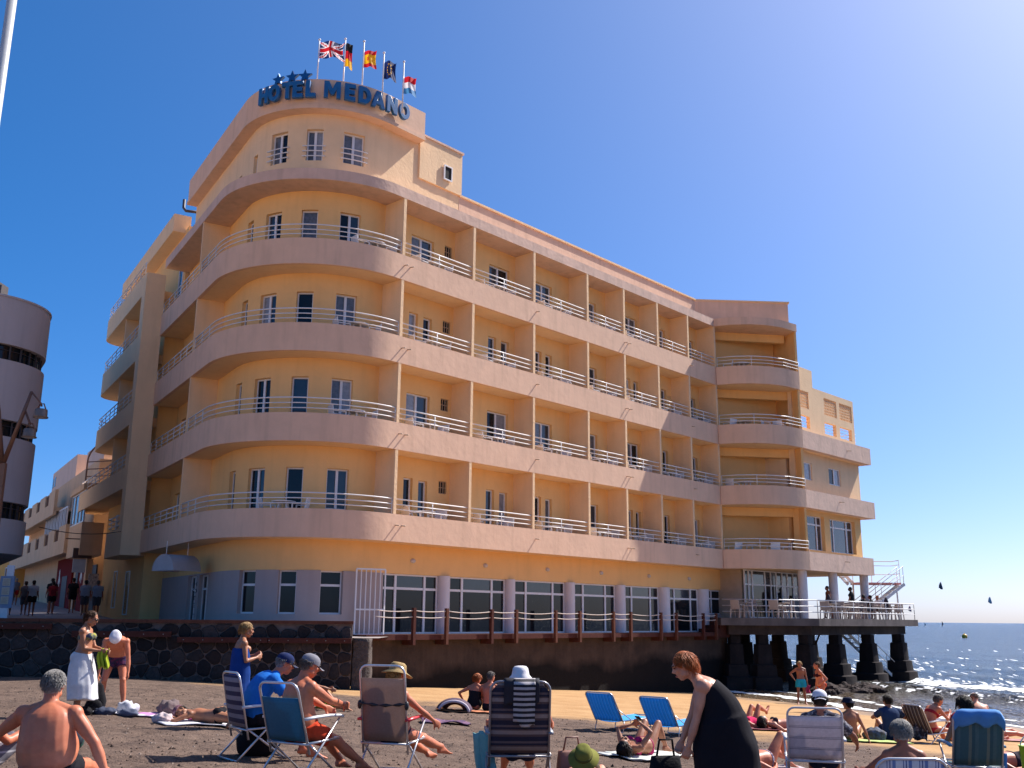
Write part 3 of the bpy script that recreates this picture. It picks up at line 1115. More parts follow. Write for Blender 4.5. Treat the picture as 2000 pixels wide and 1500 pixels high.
def make_hotel():
    rnd = random.Random(4)
    U1 = qu(6.2)
    # solid core behind the walls, added so light doesn't leak through
    core = MB()
    pts = path(qu(15.5), 21.4, 1.75, 6) + [V3(4.0, 58.0), V3(-8.0, 66.0)]
    core.prism(pts, -.7, 15.2)
    core.build("core", YELP, HOTEL)
    W = 1.05
    # windows on the curve: (th0, th1)
    CW = [(-33.2, -20.2), (-6.0, 4.8), (19.2, 33.2)]
    kinds = ["double", "single", "double"]
    for k in range(4):
        zb, zt, zc = ZB[k], ZT[k], ZB[k + 1]
        m = MB()
        m.strip(path(U1, 21.66, 0), path(U1, 21.66, .14), zb, zt)
        m.strip([*BAY], [p + V3(-.02 * i, .16) for i, p in enumerate(BAY)], zb, zt)
        m.build("balcony_front", FAS, HOTEL, 30)
        m = MB()
        m.strip(path(U1, 21.66, .142), path(U1, 21.66, 1.9), zb + .012, zb + FL)
        inner = [V3(9.6, 50.9), V3(9.2, 52.6), V3(14.35, 53.0), V3(14.97, 50.98)]
        m.prism([p + V3(0, .17) for p in BAY[:-1]] + [inner[3], inner[2], inner[1], inner[0]], zb + .012, zb + FL + .002)
        m.build("balcony_floor", YELP, HOTEL)
        holes = []
        wins = []
        zd0, zd1 = zb + FL + .02, zb + 2.42
        for (a, b), kd in zip(CW, kinds):
            w0 = zd0 if kd == "single" else zb + 1.02
            holes.append((qth(a), qth(b), w0, zd1))
            wins.append((qth(a), qth(b), w0, zd1, kd))
        holes.append((qth(-56), qth(-47), zd0, zd1)); wins.append((qth(-56), qth(-47), zd0, zd1, "single"))
        joined = k in (1, 3)
        def add(t0, t1, z0=None):
            if joined:
                holes.append((t0, t1, z0 or zd0, zd1)); wins.append((t0, t1, z0 or zd0, zd1, "double"))
            else:
                a = (t1 - t0) * .38
                holes.append((t0, t0 + a, zd0, zd1)); wins.append((t0, t0 + a, zd0, zd1, "single"))
                holes.append((t1 - a, t1, zb + 1.02, zd1 - .04)); wins.append((t1 - a, t1, zb + 1.02, zd1 - .04, "single"))
        add(1.28, 2.45)
        add(5.58, 6.82)
        add(8.48, 9.6)
        holes.append((12.2, 12.8, zd0, zd1)); wins.append((12.2, 12.8, zd0, zd1, "single"))
        add(15.05, 16.08)
        holes.append((18.05, 18.5, zd0, zd1)); wins.append((18.05, 18.5, zd0, zd1, "single"))
        holes.append((20.7, 21.2, zd0, zd1)); wins.append((20.7, 21.2, zd0, zd1, "single"))
        holes.append((3.03, 3.44, zb + 2.0, zb + 2.47))
        for u in (2.0, 4.6):
            holes.append((qu(u + .9), qu(u), zd0, zd1)); wins.append((qu(u + .9), qu(u), zd0, zd1, "single"))
        m = MB()
        wall(m, U1, 22.2, W, W + .22, zb + FL - .02, zc + .01, holes)
        m.build("wall", YEL, HOTEL, 30)
        for (a, b, z0, z1, kd) in wins:
            pn = [rnd.choice([GLASS, GLASS, GLASS_B, GLASS_B, CURT, CURT, CURTL]) for _ in range(2)]
            window(pos(a, W), pos(b, W), z0, z1, kd, panes=pn, name="balcony_door" if z0 < zb + .6 else "window")
        # ventilation grille: glass bricks with bars
        f = MB()
        A, B = pos(3.03, W + .06), pos(3.44, W + .06)
        z0, z1 = zb + 2.0, zb + 2.47
        for i in range(4):
            p = A + (B - A) * i / 3
            f.bar((*p, z0), (*p, z1), .03, .03, up=(NI[0], NI[1], 0))
        for z in (z0 + .015, (z0 + z1) / 2, z1 - .015):
            f.bar((*A, z), (*B, z), .028, .026)
        g = f.build("vent", M("vent_frame", (.42, .30, .2), .7), HOTEL)
        f = MB()
        f.strip([A + NI * .06, B + NI * .06], [A + NI * .1, B + NI * .1], z0 - .01, z1 + .01)
        f.build("pane", GLASS, g)
        # partitions
        for t in TT[:-1] + [21.6]:
            m = MB()
            m.strip([pos(t - .055, .02), pos(t + .055, .02)], [pos(t - .055, W + .02), pos(t + .055, W + .02)], zb + FL - .01, zc + .02)
            m.strip([pos(t - .063, .006), pos(t + .063, .006)], [pos(t - .063, .12), pos(t + .063, .12)], zt - .002, zc + .022)
            m.build("partition", YELP, HOTEL)
        m = MB()
        q0 = qu(0)
        m.strip([pos(q0 - .055, .02), pos(q0 + .055, .02)], [pos(q0 - .055, W + .02), pos(q0 + .055, W + .02)], zb + FL - .01, zc + .02)
        m.build("partition", YELP, HOTEL)
        # railings, one per balcony
        spans = [(U1 + .05, qu(.1))] + [(qu(-.1), -.08)] + [(a + .08, b - .08) for a, b in zip(TT[:-1], TT[1:])]
        for a, b in spans:
            m = MB()
            pp = path(a, b, .07)
            if a > 0:
                mid = [(pos(a + (b - a) * .5, .07))]
                pp = [pp[0], mid[0], pp[-1]]
                for h in (.17, .34, .52):
                    m.tube([(*p, zt + h) for p in pp], .024 if h > .5 else .019, 6)
                for p in pp[1:2]:
                    m.tube([(*p, zt - .02), (*p, zt + .52)], .018, 6)
            else:
                railing(m, pp, zt, (.17, .34, .52), .019, 1.25 if a > QL else 1.0, .018)
            m.build("railing", RAILW, HOTEL, True)
        # rain spouts
        for t in (0.05, 7.25, 13.55, 19.0):
            for dt in ((0, .28) if t in (.05, 13.55) else (.1,)):
                m = MB()
                a, b = pos(t + dt, .05), pos(t + dt, -.19)
                m.tube([(*a, zb + .56), (*b, zb + .53)], .022, 8)
                m.build("spout", M("old_pipe", (.55, .40, .28), .7), HOTEL, True)
        # bay at the far end: back wall, end wall, beam
        m = MB()
        b0, b1 = pos(22.0, 1.1), V3(14.35, 52.9)
        m.strip([b0, b1], [b0 + V3(0, .2), b1 + V3(0, .2)], zb + FL, zc + .01)
        m.strip([V3(14.36, 53.2), V3(14.97, 50.9)], [V3(14.56, 53.25), V3(15.09, 50.95)], zb + FL - .01, zc + .013)
        m.strip([BAY[0] + V3(.1, 1.05), V3(14.62, 51.6)], [BAY[0] + V3(.1, 1.3), V3(14.6, 51.85)], zc - .42, zc + .008)
        m.build("bay_wall", YEL, HOTEL)
        m = MB()
        rp = [p + V3(0, .08) for p in BAY]
        rp[0] = rp[0] + V3(.08, 0)
        railing(m, rp, zt, (.17, .34, .52), .019, 1.75, .018)
        m.build("railing", RAILW, HOTEL, True)
        window(b0 + V3(.1, .0), b0 + V3(.75, .04), zd0, zd1, "single", rec=-.03, panes=[GLASS_B], name="balcony_door")
    # roof slab over the top balconies
    m = MB()
    m.strip(path(U1 - .1, 21.66, 0), path(U1 - .1, 21.66, 2.4), ZB[4], ZT[4])
    m.build("roof_edge", FAS2, HOTEL, 30)
    m = MB()
    m.prism([*BAY, V3(14.6, 53.4), V3(9.0, 53.2), V3(9.4, 51.0)], ZB[4] + .004, ZT[4] - .004)
    m.build("roof_edge", FAS, HOTEL, 30)
    m = MB()
    m.prism([pos(-1, 1.5), pos(21.4, 1.5), V3(14.4, 52), V3(14.4, 58), V3(2, 60), V3(-8, 64), pos(qu(12), 1.2), pos(qu(4), 1.2), pos(qth(-20), 1.3)], 15.3, 15.5)
    m.build("roof", FAS2, HOTEL)
    # roof parapet on the sea side and round the bay
    m = MB()
    m.strip([pos(3.75, 1.05), pos(21.5, 1.05), V3(14.75, 51.0), V3(14.75, 55)], [pos(3.75, 1.3), pos(21.4, 1.35), V3(14.5, 51.3), V3(14.5, 55)], 15.372, 16.58)
    m.build("parapet", FAS, HOTEL)
    m = MB()
    m.strip([pos(3.75, .98), pos(21.52, .98), V3(14.82, 50.93), V3(14.82, 55)], [pos(3.75, 1.37), pos(21.35, 1.42), V3(14.43, 51.37), V3(14.43, 55)], 16.582, 16.66)
    m.build("parapet_cap", YELP, HOTEL)
    # ground floor
    gz0, gz1 = -.56, 1.5
    CT = [(3.2, 3.7), (6.85, 7.3), (10.55, 11.05), (14.1, 14.65), (17.53, 18.18), (20.95, 21.65)]
    m = MB()
    wall(m, U1, 24.2, W, W + .25, 1.50, 2.53)
    m.build("wall", YEL, HOTEL, 30)
    gw = [(qth(-34.5), qth(-21.5), .08, 1.5), (qth(-6.5), qth(4.5), .08, 1.5), (qth(18.5), qth(32.5), .08, 1.5)]
    m = MB()
    wall(m, U1, .0, W - .03, W + .25, -.75, 1.498, gw + [(qu(.3), qu(-.95), -.7, 1.45), (qu(1.9), qu(.7), -.7, 1.45)])
    m.build("ground_wall", GREYW, HOTEL, 30)
    for a, b, z0, z1 in gw:
        window(pos(a, W - .03), pos(b, W - .03), z0, z1, "single", rec=.16, lintel=.48, panes=[GLASS])
    for a, b in ((qu(.3), qu(-.95)), (qu(1.9), qu(.7))):
        window(pos(a, W - .03), pos(b, W - .03), -.7, 1.45, "double", rec=.14, lintel=.5, panes=[GLASS], name="entrance_door")
    edges = [.5] + [x for c in CT for x in c]
    bays = [(edges[i], edges[i + 1]) for i in range(0, len(edges) - 1, 2)]
    for i, (a, b) in enumerate(bays):
        window(pos(a + .01, W), pos(b - .01, W), gz0, gz1 - .005, "triple", rec=.1, fr=.06, lintel=.5, panes=[GLASS, GLASS, GLASS, GLASS_B], name="window_wall")
    window(pos(21.66, W), pos(24.0, W), .3, gz1 - .02, "triple", rec=.1, fr=.05, lintel=.42, panes=[GLASS], name="window_wall")
    m = MB()
    wall(m, 21.66, 24.0, W, W + .2, -.6, .3)
    wall(m, 24.0, 24.5, W, W + .2, -.6, 1.5)
    m.build("ground_wall", GREYW, HOTEL)
    m = MB()
    wall(m, 0.0, .5, W, W + .2, -.6, 1.5)
    m.build("ground_wall", GREYW, HOTEL)
    for a, b in CT:
        m = MB()
        c, rr = pos((a + b) / 2, W + .06), (b - a) / 2
        m.lathe([(rr, -.6), (rr, 1.497)], (*c, 0), 20)
        m.build("column", COLW, HOTEL, 40)
    for t in (1.85, 5.6, 9.3, 12.95, 16.6, 20.05):
        m = MB()
        c = pos(t, W)
        m.ell((c[0], c[1], 1.97), (.115, .10, .085), f=(-NI[0], -NI[1], 0), n=12, k=8)
        m.build("wall_lamp", M("lamp_glass", (.55, .5, .48), .4), HOTEL, True)
    # white grille gate leaf
    f = MB()
    a, b = pos(-.98, W - .25), pos(.12, W - .55)
    for z in (1.58, .25, -.56):
        f.bar((*a, z), (*b, z), .05, .05)
    for k in range(7):
        p = a + (b - a) * k / 6
        f.bar((*p, -.56), (*p, 1.58), .05 if k in (0, 6) else .028, .028, up=(NI[0], NI[1], 0))
    f.build("grille_gate", WHITE, HOTEL)
    # barrel awning over the side door
    AWN = M("grey_canvas", (.46, .42, .42), .8, var=.1, transl=.15)
    c0, c1 = pos(qu(1.05), .95), pos(qu(-.35), .95)
    e = nrm(c1 - c0)
    o = -V3(-e[1], e[0])
    if np.dot(o, c0 - AC) < 0: o = -o
    wd = np.linalg.norm(c1 - c0)
    A0 = V3(-12.36, 35.5)
    m = MB()
    arc = [(math.cos(t) * .58, math.sin(t) * .56) for t in np.linspace(0, math.pi, 13)]
    d = V3(.56, .83)
    base = V3(-12.0, 34.95)
    nn = V3(-d[1], d[0])
    r1 = [(base[0] - .28 * x, base[1] + .96 * x * .9, 1.52 + z) for x, z in arc]
    ring = lambda s: [(base[0] + d[0] * s + nn[0] * x, base[1] + d[1] * s + nn[1] * x, 1.50 + z) for x, z in arc]
    m.sheet([ring(s) for s in (0, .35, .7, 1.15)], .02)
    m.add(ring(.012) , [tuple(range(13))])
    m.build("awning", AWN, HOTEL, 40)
    for x_ in (.1, 1.0):
        m = MB(); q = base + d * x_; m.tube([(q[0], q[1], 2.05), (q[0], q[1], 2.52)], .012, 5); m.build("awning_rod", RAILW, HOTEL)
    # vertical hotel lettering by the side door
    for i, chh in enumerate("HOTEL"):
        letter(chh, .15, (-10.98, 35.42, 1.0 - .24 * i), (.45, -.89), .015, M("dark_letter", (.03, .03, .035), .5), HOTEL, "letter")
    # penthouse with curved front
    PW = [(-33.0, -19.5), (-5.8, 5.4), (19.0, 33.5)]
    pts = [(qth(a), qth(b), 16.16, 17.40) for a, b in PW]
    left = [(qth(-54.5), qth(-48), 15.9, 16.9)] + [(qu(u + w_), qu(u), 15.9, 16.75) for u, w_ in ((-1.2, .9), (.6, .8), (1.8, 1.3))]
    m = MB()
    wall(m, qu(6.0), 1.6, W, W + .25, 15.373, 18.02, pts + left)
    m.build("penthouse_wall", YELP, HOTEL, 30)
    for i, (a, b, z0, z1) in enumerate(pts):
        window(pos(a, W), pos(b, W), z0, z1, "double", panes=[CURT, GLASS] if i == 0 else [CURT, CURTL])
        f = MB()
        q0, q1 = a - .14, b + .14
        for z in (16.3, 16.5, 16.7):
            f.tube([(*p, z) for p in path(q0, q1, W - .10)], .02, 6)
            for q in (q0 + .05, q1 - .05):
                f.tube([(*pos(q, W - .1), z), (*pos(q, W + .02), z)], .014, 6)
        f.build("guard_rail", RAILW, HOTEL, True)
    for a, b, z0, z1 in left:
        window(pos(a, W), pos(b, W), z0, z1, "single", panes=[GLASS])
    m = MB()
    m.strip(path(qu(6.0), 1.42, .6), path(qu(6.0), 1.42, 1.3), 18.02, 18.16)
    m.strip(path(qu(6.0), 1.42, .65), path(qu(6.0), 1.42, .9), 18.158, 19.2)
    m.build("sign_parapet", FAS, HOTEL, 30)
    m = MB()
    m.prism([*path(qu(5.9), 1.4, .95, 8), pos(1.4, 6), pos(qu(5.9), 5)], 18.05, 18.4)
    m.build("roof", FAS2, HOTEL)
    m = MB()
    m.strip([pos(1.5, .98), pos(3.82, .98)], [pos(1.5, 5), pos(3.82, 5)], 16.62, 18.42)
    m.strip([pos(1.5, 1.06), pos(3.76, 1.06)], [pos(1.5, 5), pos(3.76, 5)], 15.374, 16.622)
    m.build("stair_tower", YELP, HOTEL)
    window(pos(2.75, .84), pos(3.2, .84), 16.98, 17.6, "single", rec=.05, fr=.045, panes=[DARK])
    m = MB()
    m.strip([pos(1.45, .93), pos(3.88, .93)], [pos(1.45, 1.2), pos(3.88, 1.2)], 18.42, 18.5)
    m.build("parapet_cap", FAS2, HOTEL)
    # lower street wing: split level balconies with rounded ends
    QO = lambda u, r: LD0 + u * DL + r * NS
    m = MB()
    m.strip([QO(6.2, -.76), QO(6.95, -.76)], [QO(6.2, .05), QO(6.95, .05)], 2.40, 14.62)
    m.build("pilaster", YELP, HOTEL)
    lv = [(2.41, 3.5, 10.8), (5.2, 6.1, 19.7), (7.95, 8.95, 16.4), (10.77, 11.88, 16.4), (13.72, 14.72, 16.5)]
    for i, (z0, z1, ue) in enumerate(lv):
        R = 1.1
        o = [QO(6.96, -.75)] + [QO(ue - R + R * math.sin(t), -.75 + R - R * math.cos(t)) for t in np.linspace(0, math.pi / 2, 8)]
        inn = [QO(6.96, -.61)] + [QO(ue - R + (R - .14) * math.sin(t), -.75 + R - (R - .14) * math.cos(t)) for t in np.linspace(0, math.pi / 2, 8)]
        m = MB()
        m.strip(o, inn, z0, z1)
        m.build("balcony_front", YELP, HOTEL, 30)
        m = MB()
        m.prism(inn[:] + [QO(ue - .2, .6), QO(6.96, .6)], z0 + .01, z0 + .4)
        m.build("balcony_floor", YELP, HOTEL)
        m = MB()
        mids = [(a + b) / 2 for a, b in zip(o, inn)]
        railing(m, mids, z1, (.2, .4, .6), .02, 1.1, .018)
        m.build("railing", RAILW, HOTEL, True)
        if 0 < i < 4:
            m = MB()
            m.strip([QO(11.1, -.6), QO(11.22, -.6)], [QO(11.1, .4), QO(11.22, .4)], z0 + .39, lv[i + 1][0] + .02)
            m.build("partition", YELP, HOTEL)
            for u in (8.6, 13.2):
                window(QO(u + .9, .36), QO(u, .36), z0 + .42, z0 + 2.3, "double", rec=-.05, panes=[GLASS], name="balcony_door")
    m = MB()
    m.strip([QO(6.9, .37), QO(16.4, .37)], [QO(6.9, 2.5), QO(16.4, 2.5)], -.7, 13.9)
    m.strip([QO(6.9, 1.0), QO(16.0, 1.0)], [QO(6.9, 5.5), QO(16.0, 5.5)], 13.9, 17.4)
    m.build("street_wall", YEL, HOTEL)
    for u, z0, z1, w_ in ((9.2, 3.55, 5.0, .6), (12.0, 3.2, 4.6, .45), (13.6, 3.4, 4.7, .5), (12.4, .3, 2.0, .8), (9.5, .0, 1.9, .9)):
        window(QO(u + w_, .355), QO(u, .355), z0, z1, "single", rec=-.02, panes=[GLASS], fr=.04)
    m = MB()
    m.strip([QO(7.5, .42), QO(19.5, .42)], [QO(7.5, 1.2), QO(19.5, 1.2)], 17.25, 18.1)
    m.build("roof_edge", YELP, HOTEL)
    m = MB()
    a = QO(8.3, .96)
    m.box(a[0] - .13, a[0] + .13, a[1] - .1, a[1] + .1, 15.9, 16.2)
    m.build("wall_lamp", M("lamp_box", (.25, .17, .08), .6), HOTEL)
    window(QO(7.9, .97), QO(7.2, .97), 14.1, 15.7, "single", rec=-.02, panes=[GLASS])
    # small overflow pipe on the roof
    m = MB()
    a = pos(qu(6.3), 1.2)
    m.tube([(a[0], a[1], 17.9), (a[0] - .55, a[1] - .05, 17.95), (a[0] - .66, a[1] - .05, 18.1), (a[0] - .66, a[1] - .05, 18.5)], .07, 8)
    m.build("pipe", M("dark_pipe", (.06, .05, .06), .5), HOTEL, True)
    # cable along the street wing
    # ---------------------------------------------------------------- low east wing
    W0 = V3(15.1, 50.87)
    DW = V3(.695, .7190)
    NW = V3(-DW[1], DW[0])
    wq = lambda w, r: W0 + w * DW + r * NW
    for (z0, z1, we) in ((2.5, 3.43, 7.35), (5.66, 6.58, 8.0), (8.74, 9.68, 7.95)):
        m = MB()
        m.strip([wq(.01, 0), wq(we, 0), wq(we, 8)], [wq(.01, .3), wq(we - .3, .3), wq(we - .3, 8)], z0, z1)
        m.build("balcony_front", FAS2, HOTEL)
        m = MB()
        m.strip([wq(.05, .302), wq(we - .302, .302)], [wq(.05, 8), wq(we - .302, 8)], z0 + .01, z0 + .5)
        m.build("floor_slab", YELP, HOTEL)
    def wwall(r0, r1, a, b, z0, z1, holes, mat, name="wall"):
        m = MB()
        br = sorted({a, b, *[h[0] for h in holes], *[h[1] for h in holes]})
        for x, y in zip(br[:-1], br[1:]):
            hs = sorted([h for h in holes if h[0] < (x + y) / 2 < h[1]], key=lambda h: h[2])
            z = z0
            for h in hs:
                if h[2] > z + .01: m.strip([wq(x, r0), wq(y, r0)], [wq(x, r1), wq(y, r1)], z, h[2])
                z = h[3]
            if z < z1 - .01: m.strip([wq(x, r0), wq(y, r0)], [wq(x, r1), wq(y, r1)], z, z1)
        return m.build(name, mat, HOTEL)
    H1 = [(.75, 2.98, 3.62, 5.42), (3.62, 6.6, 3.62, 5.42)]
    wwall(.6, .9, .2, 7.35, 3.43, 5.67, H1, YEL)
    m = MB(); m.strip([wq(.1, 1.1), wq(7.34, 1.1)], [wq(.1, 7), wq(7.34, 7)], 3.0, 5.7); m.build("core", YEL, HOTEL)
    window(wq(.75, .6), wq(2.98, .6), 3.62, 5.42, "triple", rec=.2, lintel=.45, panes=[GLASS_B], name="window")
    window(wq(3.62, .6), wq(6.6, .6), 3.62, 5.42, "triple", rec=.2, lintel=.45, panes=[GLASS_B], name="window")
    H2 = [(1.1, 1.95, 7.28, 8.2), (3.86, 5.25, 7.28, 8.2)]
    wwall(.6, .9, .1, 7.6, 6.58, 8.75, H2, YELP)
    m = MB(); m.strip([wq(.1, 1.1), wq(7.58, 1.1)], [wq(.1, 7), wq(7.58, 7)], 6.0, 8.76); m.build("core", YELP, HOTEL)
    window(wq(1.1, .6), wq(1.95, .6), 7.28, 8.2, "single", rec=.06, panes=[CURTL])
    window(wq(3.86, .6), wq(5.25, .6), 7.28, 8.2, "double", rec=.06, panes=[GLASS, CURTL])
    H3 = [(1.0, 2.05, 10.08, 10.74), (3.75, 5.12, 10.06, 10.72), (5.58, 7.05, 10.06, 10.72), (.9, 2.05, 11.16, 12.1), (3.82, 5.3, 11.14, 12.1), (5.65, 7.2, 11.14, 12.1)]
    wwall(.6, .8, .1, 7.42, 9.68, 12.45, H3, YELP)
    wwall(.602, .798, .1, 2.6, 12.45, 13.4, [], YELP)
    for a, b, z0, z1 in H3[3:]:
        m = MB()
        nx, nz = 8, 6
        for i in range(nx + 1):
            x = a + (b - a) * i / nx
            p = wq(x, .70)
            m.bar((*p, z0), (*p, z1), .05, .12, up=(NW[0], NW[1], 0))
        for j in range(nz + 1):
            z = z0 + (z1 - z0) * j / nz
            m.bar((*wq(a, .70), z), (*wq(b, .70), z), .12, .045)
        m.build("lattice_screen", YELP, HOTEL)
    m = MB()
    for a, b, z0, z1 in H3[:3]:
        for z in (z0 + .18, z0 + .36, z0 + .54):
            m.tube([(*wq(a, .74), z), (*wq(b, .74), z)], .015, 6)
    railing(m, [wq(7.45, .75), wq(7.8, .75), wq(7.8, 4.0)], 9.68, (.22, .44, .7, .92), .016, 1.4, .016)
    m.build("railing", RAILW, HOTEL, True)
    m = MB()
    a, b = wq(3.9, .05), wq(3.9, -.3)
    for w_, z0 in ((3.9, 3.1), (3.7, 6.25), (5.0, 9.2)):
        m.tube([(*wq(w_, .05), z0), (*wq(w_, -.28), z0 - .03)], .022, 6)
    m.build("spout", MATS["old_pipe"], HOTEL, True)
    # columns under the wing and the glazed pavilion on the terrace
    for w_ in (.05, 3.36, 7.05):
        m = MB()
        c = wq(w_, .5)
        m.lathe([(.23, .135), (.23, 2.508)], (*c, 0), 20)
        m.build("column", COLW, HOTEL, 40)
    PV = V3(11.75, 50.75)
    pv = lambda w, r: PV + w * DW + r * NW
    xs = [0, .75, 2.0, 3.15, 4.3, 5.5, 6.45]
    for i, (a, b) in enumerate(zip(xs[:-1], xs[1:])):
        window(pv(a, 0), pv(b, 0), .14, 2.5, "double" if i not in (1,) else "single", rec=.02, fr=.05, lintel=.72, panes=[GLASS, GLASS_B, CURTL if i > 2 else GLASS, CURT], name="window_wall")
    m = MB()
    m.strip([pv(0, .2), pv(6.45, .2)], [pv(0, 4), pv(6.45, 4)], .135, 2.5)
    m.build("pavilion_core", M("beige_render", (.45, .34, .24), .8), HOTEL)
    m = MB()
    m.prism([pos(20.6, 1.0), V3(11.0, 50.3), V3(15.0, 51.2), wq(7.2, .4), wq(7.2, 7.5), V3(9, 55)], 2.515, 2.6)
    m.build("ceiling", YELP, HOTEL)

def block_letter(ch, h, loc, face, depth, mat):
    """heavy sign letter drawn as outlines (with counters) and extruded"""
    arc = lambda cx, cy, rx, ry, a0, a1, n=14: [(cx + rx * math.cos(t), cy + ry * math.sin(t)) for t in np.linspace(a0, a1, n)]
    P2 = math.pi / 2
    G = {"H": (.84, [[(0, 0), (0, 1), (.26, 1), (.26, .62), (.58, .62), (.58, 1), (.84, 1), (.84, 0), (.58, 0), (.58, .40), (.26, .40), (.26, 0)]]),
         "O": (.92, [arc(.46, .5, .46, .51, 0, 2 * math.pi, 29)[:-1], arc(.46, .5, .21, .28, 2 * math.pi, 0, 25)[:-1]]),
         "T": (.80, [[(.27, 0), (.27, .78), (0, .78), (0, 1), (.80, 1), (.80, .78), (.53, .78), (.53, 0)]]),
         "E": (.70, [[(0, 0), (0, 1), (.70, 1), (.70, .79), (.26, .79), (.26, .61), (.64, .61), (.64, .40), (.26, .40), (.26, .21), (.70, .21), (.70, 0)]]),
         "L": (.66, [[(0, 0), (0, 1), (.26, 1), (.26, .22), (.66, .22), (.66, 0)]]),
         "M": (1.08, [[(0, 0), (0, 1), (.30, 1), (.54, .50), (.78, 1), (1.08, 1), (1.08, 0), (.84, 0), (.84, .62), (.63, .20), (.45, .20), (.24, .62), (.24, 0)]]),
         "D": (.86, [[(0, 0), (0, 1)] + arc(.38, .5, .48, .5, P2, -P2), [(.26, .22)] + arc(.38, .5, .22, .28, -P2, P2) + [(.26, .78)]]),
         "A": (1.0, [[(0, 0), (.36, 1), (.64, 1), (1.0, 0), (.73, 0), (.665, .20), (.335, .20), (.27, 0)], [(.40, .40), (.60, .40), (.50, .74)]]),
         "N": (.90, [[(0, 0), (0, 1), (.27, 1), (.64, .44), (.64, 1), (.90, 1), (.90, 0), (.63, 0), (.26, .56), (.26, 0)]])}
    w, loops = G[ch]
    cu = bpy.data.curves.new("t", 'CURVE')
    cu.dimensions = '2D'
    cu.fill_mode = 'BOTH'
    cu.extrude = depth
    cu.bevel_depth = .012
    cu.bevel_resolution = 1
    for lp in loops:
        sp = cu.splines.new('POLY')
        sp.points.add(len(lp) - 1)
        for q, (x, y) in zip(sp.points, lp):
            q.co = ((x - w / 2) * h * .84, y * h, 0, 1)
        sp.use_cyclic_u = True
    ob = bpy.data.objects.new("t", cu)
    TMP.collection.objects.link(ob)
    vl = TMP.view_layers[0]
    vl.update()
    me = bpy.data.meshes.new_from_object(ob.evaluated_get(vl.depsgraph))
    bpy.data.objects.remove(ob)
    f = nrm(V3(face[0], face[1], 0))
    x = V3(-f[1], f[0], 0)
    me.transform(Matrix(((x[0], 0, f[0], loc[0]), (x[1], 0, f[1], loc[1]), (0, 1, 0, loc[2]), (0, 0, 0, 1))))
    return link("sign_letter", me, mat, HOTEL)
SIGN_Q = [-6.155, -5.592, -4.972, -4.522, -3.985, -3.112, -2.395, -1.777, -1.175, -0.495, 0.137]
def make_sign():
    BLUE = M("blue_letter", (.012, .10, .27), .35, var=.25, vs=3, dirt=(.05, .17, .32), dirt_s=2.5, dirt_a=.5)
    zsn = 18.42
    for i, chh in enumerate("HOTELMEDANO"):
        q = SIGN_Q[i]
        p = pos(q, .46)
        p2 = pos(q + .05, .46)
        t = nrm(p2 - p)
        f = V3(t[1], -t[0])
        block_letter(chh, .64, (p[0], p[1], zsn - .06), f, .055, BLUE)
    for th in (-24, -14.5, -6.5):
        q = qth(th)
        p, t = pos(q, .62), nrm(pos(q + .05, .62) - pos(q, .62))
        pts = []
        for k in range(10):
            a = math.pi / 2 + k * math.pi / 5
            r = .27 if k % 2 == 0 else .115
            pts.append((r * math.cos(a), r * math.sin(a)))
        n = V3(t[1], -t[0])
        m = MB()
        front = [(p[0] + t[0] * x + n[0] * .05, p[1] + t[1] * x + n[1] * .05, 19.30 + z) for x, z in pts]
        back = [(p[0] + t[0] * x - n[0] * .05, p[1] + t[1] * x - n[1] * .05, 19.30 + z) for x, z in pts]
        m.hexa(back, front)
        m.build("star", M("star_blue", (.012, .10, .27), .25, metal=.3), HOTEL)

make_hotel()
make_sign()

